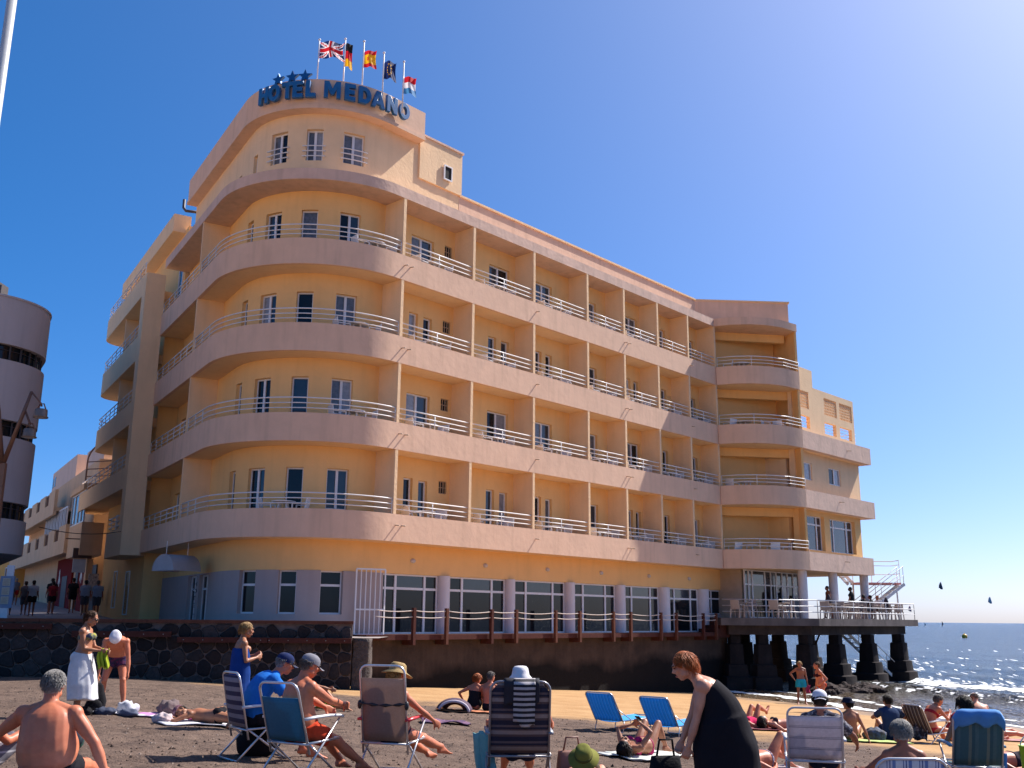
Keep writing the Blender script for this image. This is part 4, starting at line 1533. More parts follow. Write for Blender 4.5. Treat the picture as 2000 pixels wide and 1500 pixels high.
# ------------------------------------------------------------------ the street on the left
QO = lambda u, r: LD0 + u * DL + r * NS
def make_round_building():
    GW = M("white_grey_render", (.50, .43, .41), .9, spec=.2, var=.06, vs=.8, bump=.25, bs=10, streak=.2)
    root = empty("round_building", (-20, 36, -.6), 0, "white round-cornered apartment building with dark ribbon windows on the left", "building", fixed=True)
    C, R = V3(-20.35, 36.6), 2.4
    def pl(r):
        a0, a1 = -math.pi / 2, math.atan2(NS[1], NS[0])
        pts = [V3(-36, 36.6 - R + r)]
        for a in np.linspace(a0, a1, 22):
            pts.append(C + (R - r) * V3(math.cos(a), math.sin(a)))
        pts.append(pts[-1] + DL * 14)
        return pts
    rib = [(9.02, 9.6), (6.24, 6.84), (3.32, 3.92)]
    z = 2.1
    for z0, z1 in rib[::-1]:
        m = MB(); m.strip(pl(0), pl(.3), z, z0); m.build("wall_band", GW, root, 30)
        m = MB(); m.strip(pl(.22), pl(.34), z0 - .01, z1 + .01); wo = m.build("ribbon_window", GLASS, root, 30)
        m = MB()
        for k in range(1, 22, 2):
            p, q = pl(.16)[k], pl(.24)[k]
            m.bar((*p, z0), (*p, z1), .05, .06)
        m.tube([(*p, (z0 + z1) / 2 + .1) for p in pl(.19)], .015, 5)
        m.build("mullion", M("dark_frame", (.05, .04, .045), .5), wo)
        z = z1
    m = MB(); m.strip(pl(0), pl(.3), z, 11.35); m.build("wall_band", GW, root, 30)
    m = MB(); m.strip(pl(-.03), pl(.36), 11.35, 11.42); m.build("parapet_cap", GW, root, 30)
    m = MB(); m.prism(pl(.31) + [V3(-36, 48)], 2.1, 11.0); m.build("core", GW, root)
    m = MB(); m.prism(pl(1.2) + [V3(-36, 48)], -.7, 2.12); m.build("ground_wall", M("dark_shopfront", (.07, .055, .055), .6), root, 30)
    SL = M("dark_slate", (.07, .06, .065), .7, var=.2)
    m = MB()
    a = V3(-19.55, 37.6)
    m.hexa([(-36, 36.6, 11.0), (-19.75, 36.6, 11.0), (-22.2, 40.8, 11.0), (-36, 41, 11.0)], [(-36, 37.2, 14.2), (-19.95, 37.0, 12.5), (-22.3, 40.8, 12.5), (-36, 41, 14.2)])
    m.build("roof", SL, root)
    m = MB(); m.box(-20.75, -20.2, 37.3, 38.0, 12.3, 12.72); m.build("chimney", SL, root)
    # shop awnings over the pavement
    m = MB()
    m.sheet([[(-25, 33.6, 1.75), (-17.6, 33.6, 1.75)], [(-25, 32.2, 1.0), (-17.2, 32.2, 1.0)]], .03)
    m.sheet([[(-25, 32.2, .995), (-17.2, 32.2, .995)], [(-25, 32.18, .62), (-17.2, 32.18, .62)]], .03)
    m.build("awning", M("grey_awning", (.26, .24, .27), .8, var=.1), root)
make_round_building()

def make_shops():
    CR = M("cream_render", (.70, .47, .29), .9, spec=.15, var=.08, vs=1, bump=.3, bs=9, streak=.3)
    PK = M("pale_pink_render", (.74, .54, .43), .9, spec=.15, var=.06, vs=1, bump=.3, bs=9, streak=.2)
    YL = M("ochre_render", (.62, .34, .10), .9, spec=.15, var=.08, vs=1, bump=.3, bs=9, streak=.2)
    RED = M("shop_red", (.17, .012, .012), .9, spec=.15)
    SHD = M("dark_shopfront", (.07, .055, .055), .6)
    root = empty("street_building", (*QO(25, 2), 0), 0, "cream building with stepped balconies and glazed bays up the street", "building", fixed=True)
    def bx(name, u0, u1, r0, r1, z0, z1, mat, parent=None):
        m = MB()
        m.strip([QO(u0, r0), QO(u1, r0)], [QO(u0, r1), QO(u1, r1)], z0, z1)
        return m.build(name, mat, parent or root)
    bx("wall", 20.3, 50, .3, 9, -.5, 8.3, CR)
    # balconies: low solid fronts with notches holding grilles
    for z0, z1, us in ((3.45, 4.75, (21.2, 50)), (6.0, 7.25, (27.2, 50))):
        bx("balcony_slab", us[0], us[1], -.9, .3, z0 - .02, z0 + .2, CR)
        u = us[0]
        k = 0
        while u < us[1] - .5:
            hi = k % 2 == 0
            w_ = 2.6 if hi else 1.7
            u1 = min(us[1], u + w_)
            bx("balcony_front", u, u1, -.92, -.74, z0 - .25, z1 if hi else z1 - .75, CR)
            if not hi:
                m = MB()
                for q in np.linspace(u + .05, u1 - .05, 9):
                    m.bar((*QO(q, -.84), z1 - .75), (*QO(q, -.84), z1 - .1), .03, .03)
                m.bar((*QO(u, -.84), z1 - .1), (*QO(u1, -.84), z1 - .1), .05, .05)
                m.build("grille", M("brown_grille", (.16, .09, .06), .7), root)
            u = u1
            k += 1
    # glazed bay on the corner and a glazed gallery
    bx("bay_wall", 16.9, 21.2, -.75, .3, 2.9, 4.55, CR)
    for a, b in ((21.2, 20.2), (20.15, 19.0), (18.95, 17.9), (17.85, 16.9)):
        window(QO(a, -.75), QO(b, -.75), 4.55, 6.2, "single", rec=.02, parent=root, panes=[GLASS_B], fr=.07)
    bx("bay_roof", 16.9, 21.3, -.85, .3, 6.2, 6.5, CR)
    for i in range(7):
        u = 24 + i * 1.3
        window(QO(u + 1.28, -.6), QO(u, -.6), 4.75, 6.0, "double", rec=.02, parent=root, panes=[CURTL, GLASS_B], fr=.08)
    # roof rooms
    bx("roof_room", 21, 27, .6, 6, 8.3, 9.55, PK)
    bx("roof_room", 31, 42, .6, 6, 8.3, 10.0, PK)
    for u in (40.3, 41.3):
        m = MB(); m.strip([QO(u, .58), QO(u + .5, .58)], [QO(u, .64), QO(u + .5, .64)], 8.9, 9.6); m.build("window", GLASS, root)
    m = MB()
    c = QO(19.8, .4)
    arc = [(c[0] + 1.0 * math.cos(t) , c[1] - .35 * math.cos(t), 8.1 + 1.0 * math.sin(t)) for t in np.linspace(0, math.pi, 13)]
    m.tube([(c[0] + 1.0, c[1] - .35, 6.5)] + arc + [(c[0] - 1.0, c[1] + .35, 6.5)], .045, 6)
    for z in (6.9, 7.3, 7.7, 8.1):
        m.bar((c[0] + 1, c[1] - .35, z), (c[0] - 1, c[1] + .35, z), .05, .05)
    m.build("pergola_arch", M("brown_iron", (.12, .06, .04), .6), root)
    # ground floor shop fronts
    for u0, u1, z1, mt in ((20.9, 22.6, 3.0, RED), (25.2, 31.2, 3.25, RED)):
        bx("shop_front", u0, u1, .18, .34, pz(*QO(u0, 0)) - .1, z1, mt)
    bx("shop_opening", 26.6, 28.6, .15, .2, .35, 2.2, SHD)
    bx("door", 23.3, 24.2, .24, .32, .2, 2.4, SHD)
    bx("door", 17.6, 18.8, .24, .32, -.1, 2.5, SHD)
    bx("pier", 19.1, 19.7, .0, .3, -.2, 2.85, CR)
    HORSE = M("white_emblem", (.7, .68, .65), .6)
    for u in (21.75, 29.9):
        m = MB()      # white rearing horse emblem, flat on the red front
        sil = [(-.1, -.45), (.05, -.1), (-.3, -.35), (-.4, -.25), (-.15, .1), (-.1, .35), (-.25, .3), (-.22, .42), (0, .58), (.12, .45), (.2, .15), (.42, -.02), (.55, -.3), (.42, -.25), (.3, -.12), (.2, -.2), (.25, -.45), (.12, -.45), (.1, -.15)]
        f = [(*QO(u - x * .9, .165), 2.1 + z) for x, z in sil]
        g = [(*QO(u - x * .9, .182), 2.1 + z) for x, z in sil]
        m.hexa(g, f)
        m.build("emblem", HORSE, root)
    # hanging signs and posters
    m = MB(); m.strip([QO(17.1, -1.0), QO(17.2, -1.0)], [QO(17.1, -.1), QO(17.2, -.1)], 2.75, 3.25); m.build("hanging_sign", M("brown_board", (.12, .06, .04), .6), root)
    m = MB(); m.strip([QO(17.12, -.95), QO(17.2, -.95)], [QO(17.12, -.35), QO(17.2, -.35)], 2.05, 2.7); m.build("hanging_sign", HORSE, root)
    m = MB(); m.bar((*QO(17.15, .3), 3.7), (*QO(17.15, -1.4), 3.7), .04, .05); m.bar((*QO(17.15, .3), 3.3), (*QO(17.15, -.2), 3.7), .04, .05); m.build("bracket", MATS["brown_iron"], root)
    m = MB(); m.strip([QO(16.85, -.2), QO(16.9, -.2)], [QO(16.85, .28), QO(16.9, .28)], .9, 2.0); m.build("poster", M("poster", (.5, .42, .35), .6, var=.9, vs=9), root)
    # next building, ochre, at the end of the street
    y = empty("ochre_house", (*QO(55, 2), 1), 0, "low ochre house with a pale roof edge at the street's end", "house", fixed=True)
    m = MB(); m.strip([QO(50.3, -.6), QO(75, -2.5)], [QO(50.3, 8), QO(75, 8)], .2, 4.6); m.build("wall", YL, y)
    m = MB(); m.strip([QO(50.1, -.9), QO(75.2, -2.9)], [QO(50.1, 8), QO(75.2, 8)], 4.6, 5.0); m.build("roof_edge", PK, y)
    window(QO(53.0, -.83), QO(52.0, -.76), 1.6, 3.6, "single", rec=-.03, parent=y, panes=[GLASS], name="door")
    e = empty("end_house", (-52, 95, 1.5), 0, "plain cream house closing the far end of the street", "house", fixed=True)
    m = MB(); m.box(-62, -42, 100, 108, 1.5, 5.2); m.build("wall", CR, e)
    m = MB(); m.box(-62.3, -41.7, 99.6, 108.3, 5.2, 5.5); m.build("roof_edge", PK, e)
    for x in (-58, -54, -50):
        window(V3(x, 100), V3(x + 1.2, 100), 2.4, 4.2, "double", rec=-.04, parent=e, panes=[GLASS])
    w = empty("wall_cable", (*QO(8, -.8), 3.0), 0, "thin black cable sagging across the street to the hotel pilaster", "cable", fixed=True)
    m = MB()
    a, b = V3(-17.5, 37.2, 3.15), V3(*QO(6.3, -.78), 3.35)
    m.tube([a + (b - a) * t - V3(0, 0, .35 * 4 * t * (1 - t) * .5) for t in np.linspace(0, 1, 14)], .015, 5)
    m.build("wire", M("black_cable", (.02, .02, .02), .6), w)
make_shops()

def make_street_lamp():
    BR = M("brown_metal", (.16, .075, .045), .45, metal=.2, var=.2)
    GM = M("lamp_metal", (.17, .13, .11), .5, metal=.5, var=.15)
    root = empty("street_lamp", (-15.45, 30.2, -.62), 0, "tall brown forked street lamp with two hanging bell lanterns", "street lamp", fixed=True)
    F = V3(-15.42, 30.0, 4.42)
    m = MB(); m.bar((-15.5, 30.2, -.6), (*F[:2], 4.45), .20, .14); m.build("pole", BR, root)
    m = MB(); m.tube([F, (-14.98, 30.0, 6.05), (-14.82, 30, 6.68)], [.075, .06, .045], 8); m.build("arm", BR, root, True)
    m = MB(); m.tube([F - V3(.03, 0, 0), (-15.75, 30.0, 6.05), (-15.95, 30, 6.9)], [.075, .06, .045], 8); m.build("arm", BR, root, True)
    m = MB()
    m.tube([(-14.82, 30, 6.68), (-14.5, 30, 6.33), (-14.45, 30, 6.22)], .03, 6)
    m.tube([(-14.95, 30, 6.1), (-14.77, 30, 5.72), (-14.73, 30, 5.65)], .035, 6)
    m.build("bracket", BR, root, True)
    for (x, z, yaw) in ((-14.45, 6.0, 0), (-14.73, 5.38, 0)):
        m = MB()
        m.lathe([(.215, -.14), (.225, -.11), (.19, -.10), (.18, .10), (.165, .13), (.02, .14)], (x, 30, z), 18)
        lo = m.build("lantern", GM, root, 40)
        m = MB(); m.lathe([(.17, -.143), (.17, -.136)], (x, 30, z), 16); m.build("lens", M("lamp_lens", (.45, .42, .38), .3), lo)
        m = MB()
        m.tube([(x - .13, 30, z + .13), (x - .06, 30, z + .3), (x + .06, 30, z + .3), (x + .13, 30, z + .13)], .02, 6)
        m.build("yoke", BR, lo, True)
make_street_lamp()

def make_pole():
    root = empty("flagpole", (-9.15, 16, zs(-9.15, 16)), 0, "tall pale grey steel pole at the left edge of the beach", "pole", fixed=True)
    m = MB(); m.tube([(-9.13, 16, zs(-9.13, 16) - .3), (-9.13, 16, 13.5)], .085, 16); m.build("shaft", M("pale_steel", (.55, .54, .52), .35, metal=.3, var=.1), root, True)
    m = MB(); m.lathe([(.16, -.02), (.16, .12), (.10, .16)], (-9.13, 16, zs(-9.13, 16)), 16); m.build("collar", MATS["pale_steel"], root, 40)
make_pole()

def make_menu_board():
    BL = M("blue_grey_board", (.16, .22, .32), .6, var=.1)
    root = empty("menu_board", (-15.83, 32, -.62), 0, "blue framed menu board with three pale sheets on a white stand", "sign", fixed=True)
    m = MB(); m.box(-16.05, -15.62, 31.97, 32.04, .18, 1.16); m.build("panel", BL, root)
    for k in range(3):
        m = MB(); m.box(-15.96, -15.72, 31.95, 31.968, .30 + k * .28, .53 + k * .28)
        s = m.build("sheet", M("menu_paper", (.42, .38, .30), .7, var=.15, vs=20), root)
        m = MB()
        for j in range(5):
            m.box(-15.93, -15.75 - .03 * (j % 2), 31.944, 31.949, .34 + k * .28 + j * .035, .348 + k * .28 + j * .035)
        m.build("text_lines", M("menu_ink", (.18, .15, .12), .7), s)
    m = MB(); m.box(-16.0, -15.72, 31.98, 32.03, -.62, .18); m.build("stand", M("white_stand", (.6, .6, .62), .6), root)
    m = MB(); m.box(-15.92, -15.7, 32.05, 32.1, 1.16, 1.5); m.build("back_post", M("white_stand"), root)
make_menu_board()

# ------------------------------------------------------------------ flags on the roof
def make_flags():
    POLE = M("flagpole_white", (.7, .68, .68), .35, var=.05)
    R_, Wt, B_, Y_, K_, G_ = (.52, .012, .02), (.75, .72, .72), (.008, .02, .10), (.75, .42, .01), (.01, .01, .012), (.06, .22, .42)
    cols = dict(red=R_, white=Wt, blue=B_, yellow=Y_, black=K_, lightblue=G_)
    FM = {k: M("flag_" + k, v, .8, var=.08, transl=.4) for k, v in cols.items()}
    keys = list(FM)
    def uk(u, v):
        x, y = u * 2 - 1, v * 2 - 1
        if abs(x) < .10 or abs(y) < .2: return "red"
        if abs(x) < .17 or abs(y) < .34: return "white"
        d = abs(abs(x) - abs(y)) / 1.4
        return "red" if d < .055 else "white" if d < .17 else "blue"
    def ger(u, v): return "black" if v > .66 else "red" if v > .33 else "yellow"
    def spa(u, v): return "red" if v > .75 or v < .25 else ("red" if (abs(u - .33) < .07 and abs(v - .5) < .12) else "yellow")
    def eu(u, v):
        for k in range(12):
            a = k * math.pi / 6
            if (u - .5) ** 2 * 2.25 + 0 * v < 9 and math.hypot((u - .5) * 1.5 - .32 * math.cos(a), v - .5 - .32 * math.sin(a)) < .045: return "yellow"
        return "blue"
    def lux(u, v): return "red" if v > .66 else "white" if v > .33 else "lightblue"
    spec = [("union jack flag, largest, flying open at the left end of the roof row", uk, -7.42, 33.8, 19.2, 21.28, .68, 1.0, .6, 30, 0.12, 0),
            ("black red and yellow striped flag hanging limp behind the union jack", ger, -6.55, 34.4, 19.2, 21.7, 1.0, .30, .25, 14, .7, .1),
            ("red and yellow striped flag in the middle of the roof row", spa, -5.69, 33.6, 19.0, 21.1, .68, .50, .4, 22, .15, .35),
            ("dark blue flag with a ring of small stars, crumpled by the wind", eu, -4.95, 33.8, 19.0, 20.75, .72, .48, .6, 22, .3, .3),
            ("red white and light blue flag at the right end of the roof row", lux, -4.21, 34.0, 19.0, 20.5, .70, .50, .45, 22, .3, .6)]
    for (lab, fn, x, y, z0, z1, hh, L_, amp, n, droop, low) in spec:
        root = empty("flag", (x, y, 18.4), 0, lab, "flag", "flags on the hotel roof", fixed=True)
        m = MB(); m.tube([(x, y, 18.4), (x, y, z1)], .028, 8); m.ell((x, y, z1 + .03), (.05, .05, .05), n=8, k=6)
        m.build("pole", POLE, root, True)
        me = MB()
        a, b = n, 18
        zt = z1 - .06 - low * .9
        for i in range(a + 1):
            u = i / a
            for j in range(b + 1):
                v = j / b
                xx = x + .03 + L_ * u * (.96 - .1 * math.sin(v * 3))
                yy = y + amp * .3 * math.sin(u * 7.5 + v * 1.6) * (.3 + u) - .1 * u
                zz = zt - hh * (1 - v) - droop * L_ * u * u + .09 * math.sin(u * 6.5 + 2 * v) * u
                me.v.append((xx, yy, zz))
        for i in range(a):
            for j in range(b):
                me.f.append((i * (b + 1) + j, (i + 1) * (b + 1) + j, (i + 1) * (b + 1) + j + 1, i * (b + 1) + j + 1))
                me.m.append(keys.index(fn((i + .5) / a, (j + .5) / b)))
        me.build("cloth", [FM[k] for k in keys], root, True)
make_flags()

# ------------------------------------------------------------------ white stairs at the terrace, far sails, buoy
def make_stairs():
    PINK = M("red_stair_steel", (.50, .20, .18), .5, var=.15)
    root = empty("steel_staircase", (20.5, 59, .13), 0, "white steel outdoor staircase behind the terrace columns", "staircase", fixed=True)
    Y = 58.3
    L0, L1 = V3(19.6, Y, 2.15), V3(22.3, Y, 2.15)
    m = MB(); m.box(19.75, 22.25, Y - .6, Y + .6, 2.07, 2.18); m.build("landing", PINK, root)
    for nm, a, b, k in (("flight", V3(22.3, Y - .5, 2.1), V3(19.6, Y - .5, .1), 9), ("flight", V3(19.75, Y + .5, 2.1), V3(18.0, Y + .5, 4.0), 7)):
        m = MB()
        for o in (-.45, .45):
            m.bar(a + V3(0, o, 0), b + V3(0, o, 0), .05, .16)
        f = m.build("stringer", RAILW, root)
        for i in range(k):
            p = a + (b - a) * (i + .5) / k
            m = MB(); m.box(p[0] - .15, p[0] + .15, p[1] - .44, p[1] + .44, p[2] - .02, p[2] + .02)
            m.build("tread", PINK if nm == "x" else RAILW, root)
        m = MB()
        for o in (-.47, .47):
            for h in (.5, 1.0):
                m.tube([a + V3(0, o, h), b + V3(0, o, h)], .022, 6)
            for s in (0.02, .5, .98):
                p = a + (b - a) * s + V3(0, o, 0)
                m.tube([p, p + V3(0, 0, 1.0)], .02, 6)
        m.build("handrail", RAILW, root, True)
    m = MB(); railing(m, [V3(19.9, Y + .58), V3(22.2, Y + .58), V3(22.2, Y - .58)], 2.18, (.5, 1.0, 1.25), .02, 1.1)
    m.build("handrail", RAILW, root, True)
    m = MB(); m.tube([(22.2, Y, .13), (22.2, Y, 2.1)], .05, 8); m.tube([(19.8, Y + .3, .13), (19.8, Y + .3, 2.1)], .05, 8); m.build("post", RAILW, root, True)
    r2 = empty("water_stairs", (19, 56, SEA_Z), 0, "weathered steel stairs running from the terrace down to the water", "staircase", fixed=True)
    a, b = V3(18.1, 56.6, -.3), V3(21.4, 57.6, -3.2)
    m = MB()
    for o in (-.35, .35):
        m.bar(a + V3(-.3 * o, o, 0), b + V3(-.3 * o, o, 0), .05, .14)
    m.build("stringer", RAILW, r2)
    for i in range(12):
        p = a + (b - a) * (i + .5) / 12
        m = MB(); m.box(p[0] - .14, p[0] + .14, p[1] - .36, p[1] + .36, p[2] - .02, p[2] + .02); m.build("tread", CONC, r2)
    m = MB()
    for o in (-.37, .37):
        m.tube([a + V3(-.3 * o, o, .9), b + V3(-.3 * o, o, .9)], .022, 6)
        for s in (.3, .55, .8, 1.0):
            p = a + (b - a) * s + V3(-.3 * o, o, 0)
            m.tube([p, p + V3(0, 0, .9)], .02, 6)
    m.build("handrail", RAILW, r2, True)
    m = MB(); m.tube([(17.0, 56, -.5), (16.2, 55.6, -1.9)], .05, 6); m.build("brace", CONC_D, r2)
make_stairs()

def make_far_things():
    def ray_pt(px, py, Y):
        d = _fw * 1945.256 + (px - 1000) * _ri + (750 - py) * _up
        return d * (Y / d.y)
    for px, py, w_, lab, c in ((1836, 1142, 3.0, "dark grey kite hanging highest over the sea", (.06, .07, .10)), (1932, 1170, 2.9, "pale grey kite farthest right over the sea", (.5, .52, .56)), (1776, 1187, 2.4, "small pink kite nearest the terrace over the sea", (.6, .3, .3))):
        p = ray_pt(px, py, 420)
        m = MB()
        P = []
        for i in range(9):
            t = i / 8 - .5
            row = []
            for j in range(4):
                s = j / 3
                ch = (1 - (2 * t) ** 2 * .8)
                row.append((t * w_ * .7 + s * .25, -.5 * w_ * t * t * 2, (.5 - s) * w_ * .9 * ch - abs(t) * w_ * .8))
            P.append(row)
        m.sheet(P, .06)
        o = m.build("kite", M("kite_%d" % px, c, .7), None, True)
        o.location = p
        o.rotation_euler = (0, rad(25), rad(20))
        tag(o, lab, "kite", "kites over the sea")
    for px, h, lab in ((1840, 4.2, "tiny dark windsurf sail on the horizon"), (1806, 3.0, "tiny pale windsurf sail far out left of the dark one")):
        d = ray_pt(px, 1222, 900)
        root = empty("windsurfer", (d.x, 900, SEA_Z), 0, lab, "windsurfer")
        m = MB(); m.loft([[(0, -.05, .2), (.1, -.05, .2), (.1, .05, .2), (0, .05, .2)], [(0, -.05, h * .5), (1.4, -.05, h * .4), (1.4, .05, h * .4), (0, .05, h * .5)], [(0, -.05, h), (.3, -.05, h), (.3, .05, h), (0, .05, h)]])
        m.build("sail", M("sail_dark", (.06, .07, .09), .7) if "dark windsurf" in lab else M("sail_pale", (.6, .6, .6), .7), root)
        m = MB(); m.ell((0, 0, .15), (1.4, .35, .2), n=10, k=6); m.build("board", M("board_white", (.6, .6, .6), .5), root, True)
    d = ray_pt(1884, 1243, 225)
    root = empty("buoy", (d.x, 225, SEA_Z), 0, "yellow round buoy floating out at sea", "buoy")
    m = MB(); m.ell((0, 0, .32), (.58, .58, .56), n=18, k=12); m.build("float", M("buoy_yellow", (.75, .38, .02), .4), root, True)
    m = MB(); m.lathe([(.12, .8), (.12, .98), (.05, 1.02)], (0, 0, 0), 10); m.build("cap", M("buoy_yellow"), root, 40)
make_far_things()

# ------------------------------------------------------------------ plastic chairs and tables on the balconies
PLW = M("white_plastic", (.72, .70, .70), .35, var=.04)
PLD = M("dark_cushion", (.03, .025, .03), .8)
def chair_mesh():
    m = MB()
    m.box(-.22, .22, -.22, .22, .40, .43)
    P = [[(x, -.20 - .06 * s - .02 * (1 - (x / .24) ** 2), .43 + .42 * s) for s in (0, .5, 1)] for x in np.linspace(-.24, .24, 5)]
    m.sheet(P, .025)
    for sx in (-1, 1):
        m.bar((.25 * sx, -.24, .64), (.26 * sx, .2, .64), .05, .025)
        m.bar((.26 * sx, .2, .65), (.25 * sx, .22, 0), .045, .035)
        m.bar((.24 * sx, -.22, .43), (.25 * sx, -.27, 0), .045, .035)
    return m.mesh("plastic_chair")
def table_mesh():
    m = MB()
    m.lathe([(.38, .70), (.40, .715), (.40, .73), (.38, .735)], (0, 0, 0), 16)
    for a in range(4):
        t = math.pi / 4 + a * math.pi / 2
        m.bar((.16 * math.cos(t), .16 * math.sin(t), .70), (.32 * math.cos(t), .32 * math.sin(t), 0), .05, .04)
    return m.mesh("plastic_table")
_cm, _tm = chair_mesh(), table_mesh()
for me in (_cm, _tm):
    fixn(me); me.materials.append(PLW)
_cmd = _cm.copy(); _cmd.materials.clear(); _cmd.materials.append(PLD)
FLOORN = ["lowest", "second", "third", "top"]
ORD = ["first", "second", "third", "fourth", "fifth", "sixth", "seventh"]
def put(me, name, q, r, z, yaw, label, cat, group):
    o = bpy.data.objects.new(name, me)
    COL.objects.link(o)
    p = pos(q, r)
    o.location = (p[0], p[1], z)
    o.rotation_euler = (0, 0, yaw)
    tag(o, label, cat, group)
    return o
def make_balcony_furniture():
    rnd = random.Random(8)
    fa = math.atan2(DR[1], DR[0])
    for k in range(4):
        z = ZB[k] + FL + .004
        for j in range(7):
            a, b = TT[j], TT[j + 1]
            if (j, k) in ((5, 3), (6, 3)): continue
            base = "on the %s balcony row, %s bay" % (FLOORN[k], ORD[j])
            c = a + (b - a) * (.47 if j != 3 else .5)
            put(_tm, "plastic_table", c + .1, .46, z, 0, "round white plastic table " + base, "table", "balcony tables")
            dk = (j == 5 and k == 0)
            put(_cmd if dk else _cm, "plastic_chair", c - .52, .48, z, fa - math.pi / 2 + rnd.uniform(-.3, .3), ("dark" if dk else "white") + " plastic chair left of the table " + base, "chair", "balcony chairs")
            put(_cm, "plastic_chair", c + .70, .42, z, fa + math.pi / 2 + rnd.uniform(-.3, .3), "white plastic chair right of the table " + base, "chair", "balcony chairs")
        # the rounded corner balcony
        th = [38, 30, 30, -2][3 - k] if k != 0 else -3
        q = qth(th)
        base = "on the %s rounded corner balcony" % FLOORN[k]
        put(_tm, "plastic_table", q, .42, z, 0, "round white plastic table " + base, "table", "balcony tables")
        put(_cm, "plastic_chair", q - .62, .42, z, rad(th) - math.pi / 2, "white plastic chair left of the table " + base, "chair", "balcony chairs")
        put(_cm, "plastic_chair", q + .62, .42, z, rad(th) + math.pi / 2, "white plastic chair right of the table " + base, "chair", "balcony chairs")
        # end bay
        for i, (x, y, kind) in enumerate([(11.2, 50.15, 0), (11.9, 50.1, 1)] + ([(13.1, 50.1, 0), (13.8, 50.5, 0)] if k in (0, 2) else [])):
            o = bpy.data.objects.new("plastic_table" if kind else "plastic_chair", _tm if kind else _cm)
            COL.objects.link(o)
            o.location = (x, y, z)
            o.rotation_euler = (0, 0, rnd.uniform(0, 6))
            tag(o, "white plastic %s on the %s balcony of the far end bay, %s" % ("table" if kind else "chair", FLOORN[k], ["next to the partition", "beside the partition chair", "in the middle", "near the end wall"][i]), "table" if kind else "chair", "balcony tables" if kind else "balcony chairs")
make_balcony_furniture()

def make_terrace_furniture():
    rnd = random.Random(12)
    CH = M("terrace_chair_beige", (.45, .36, .30), .6, var=.1)
    cm = _cm.copy(); cm.materials.clear(); cm.materials.append(CH)
    tm = _tm.copy(); tm.materials.clear(); tm.materials.append(CH)
    spots = [(11.4, 49.75, "by the terrace steps"), (13.3, 49.9, "in front of the glazed pavilion"), (16.3, 51.6, "between the first two columns"), (17.6, 53.2, "before the middle column"), (18.5, 54.6, "beside the seated dark figures"), (20.3, 56.4, "right of the last column"), (21.7, 57.8, "at the terrace's far corner")]
    for x, y, where in spots:
        o = bpy.data.objects.new("terrace_table", tm); COL.objects.link(o); o.location = (x, y, .132)
        tag(o, "beige terrace table " + where, "table", "terrace tables")
        for s, nm in ((-1, "left"), (1, "right")):
            o = bpy.data.objects.new("terrace_chair", cm); COL.objects.link(o)
            o.location = (x + .62 * s * DR[0], y + .62 * s * DR[1], .132)
            o.rotation_euler = (0, 0, math.atan2(DR[1], DR[0]) + (math.pi / 2 if s > 0 else -math.pi / 2))
            tag(o, "beige terrace chair %s of the table %s" % (nm, where), "chair", "terrace chairs")
    for x, y, lab in ((16.25, 51.9, "dark folded parasol standing by the second column on the terrace"), (20.9, 56.6, "dark folded parasol standing near the terrace's right end")):
        root = empty("folded_parasol", (x, y, .13), 0, lab, "parasol", "folded parasols on the terrace")
        m = MB(); m.lathe([(.05, .5), (.13, .55), (.12, 1.0), (.05, 1.18), (.02, 1.22)], n=10); m.build("canopy", M("dark_canvas", (.03, .02, .03), .8), root, True)
        m = MB(); m.tube([(0, 0, 0), (0, 0, .55)], .02, 6); m.build("pole", RAILW, root)
make_terrace_furniture()

# ------------------------------------------------------------------ people
SKIN = {}
def skin(tone):
    cols = {"tan": (.36, .15, .075), "red": (.52, .165, .08), "pink": (.60, .27, .165), "deep": (.30, .10, .048), "pale": (.62, .34, .23)}
    return M("skin_" + tone, cols[tone], .48, spec=.4, var=.16, vs=9, bump=.25, bs=150, bd=.002, dirt=[c * k for c, k in zip(cols[tone], (.9, .6, .55))], dirt_s=5, dirt_a=.45)
def hairm(name):
    cols = {"dark": (.022, .013, .009), "grey": (.24, .22, .20), "redhair": (.34, .085, .018), "blond": (.34, .20, .08), "brown": (.06, .028, .014), "white": (.5, .48, .45), "greybrown": (.13, .105, .09)}
    return M("hair_" + name, cols[name], .6, spec=.25, var=.45, vs=45)

def bez(a, m, b, t):
    return a * (1 - t) ** 2 + m * 2 * t * (1 - t) + b * t * t
def ik(a, t, l1, l2, pole):
    a, t, pole = V3(*a), V3(*t), V3(*pole)
    d = t - a
    L = np.linalg.norm(d)
    if L > (l1 + l2) * .998:
        t = a + d / L * (l1 + l2) * .998
        d = t - a
        L = np.linalg.norm(d)
    L = max(L, abs(l1 - l2) + .02)
    u = nrm(d)
    x = (l1 * l1 - l2 * l2 + L * L) / (2 * L)
    h = math.sqrt(max(1e-6, l1 * l1 - x * x))
    p = pole - a
    p = p - u * np.dot(p, u)
    if np.linalg.norm(p) < 1e-4:
        p = V3(0, 1, 0) - u * u[1]
    return a + u * x + nrm(p) * h, t

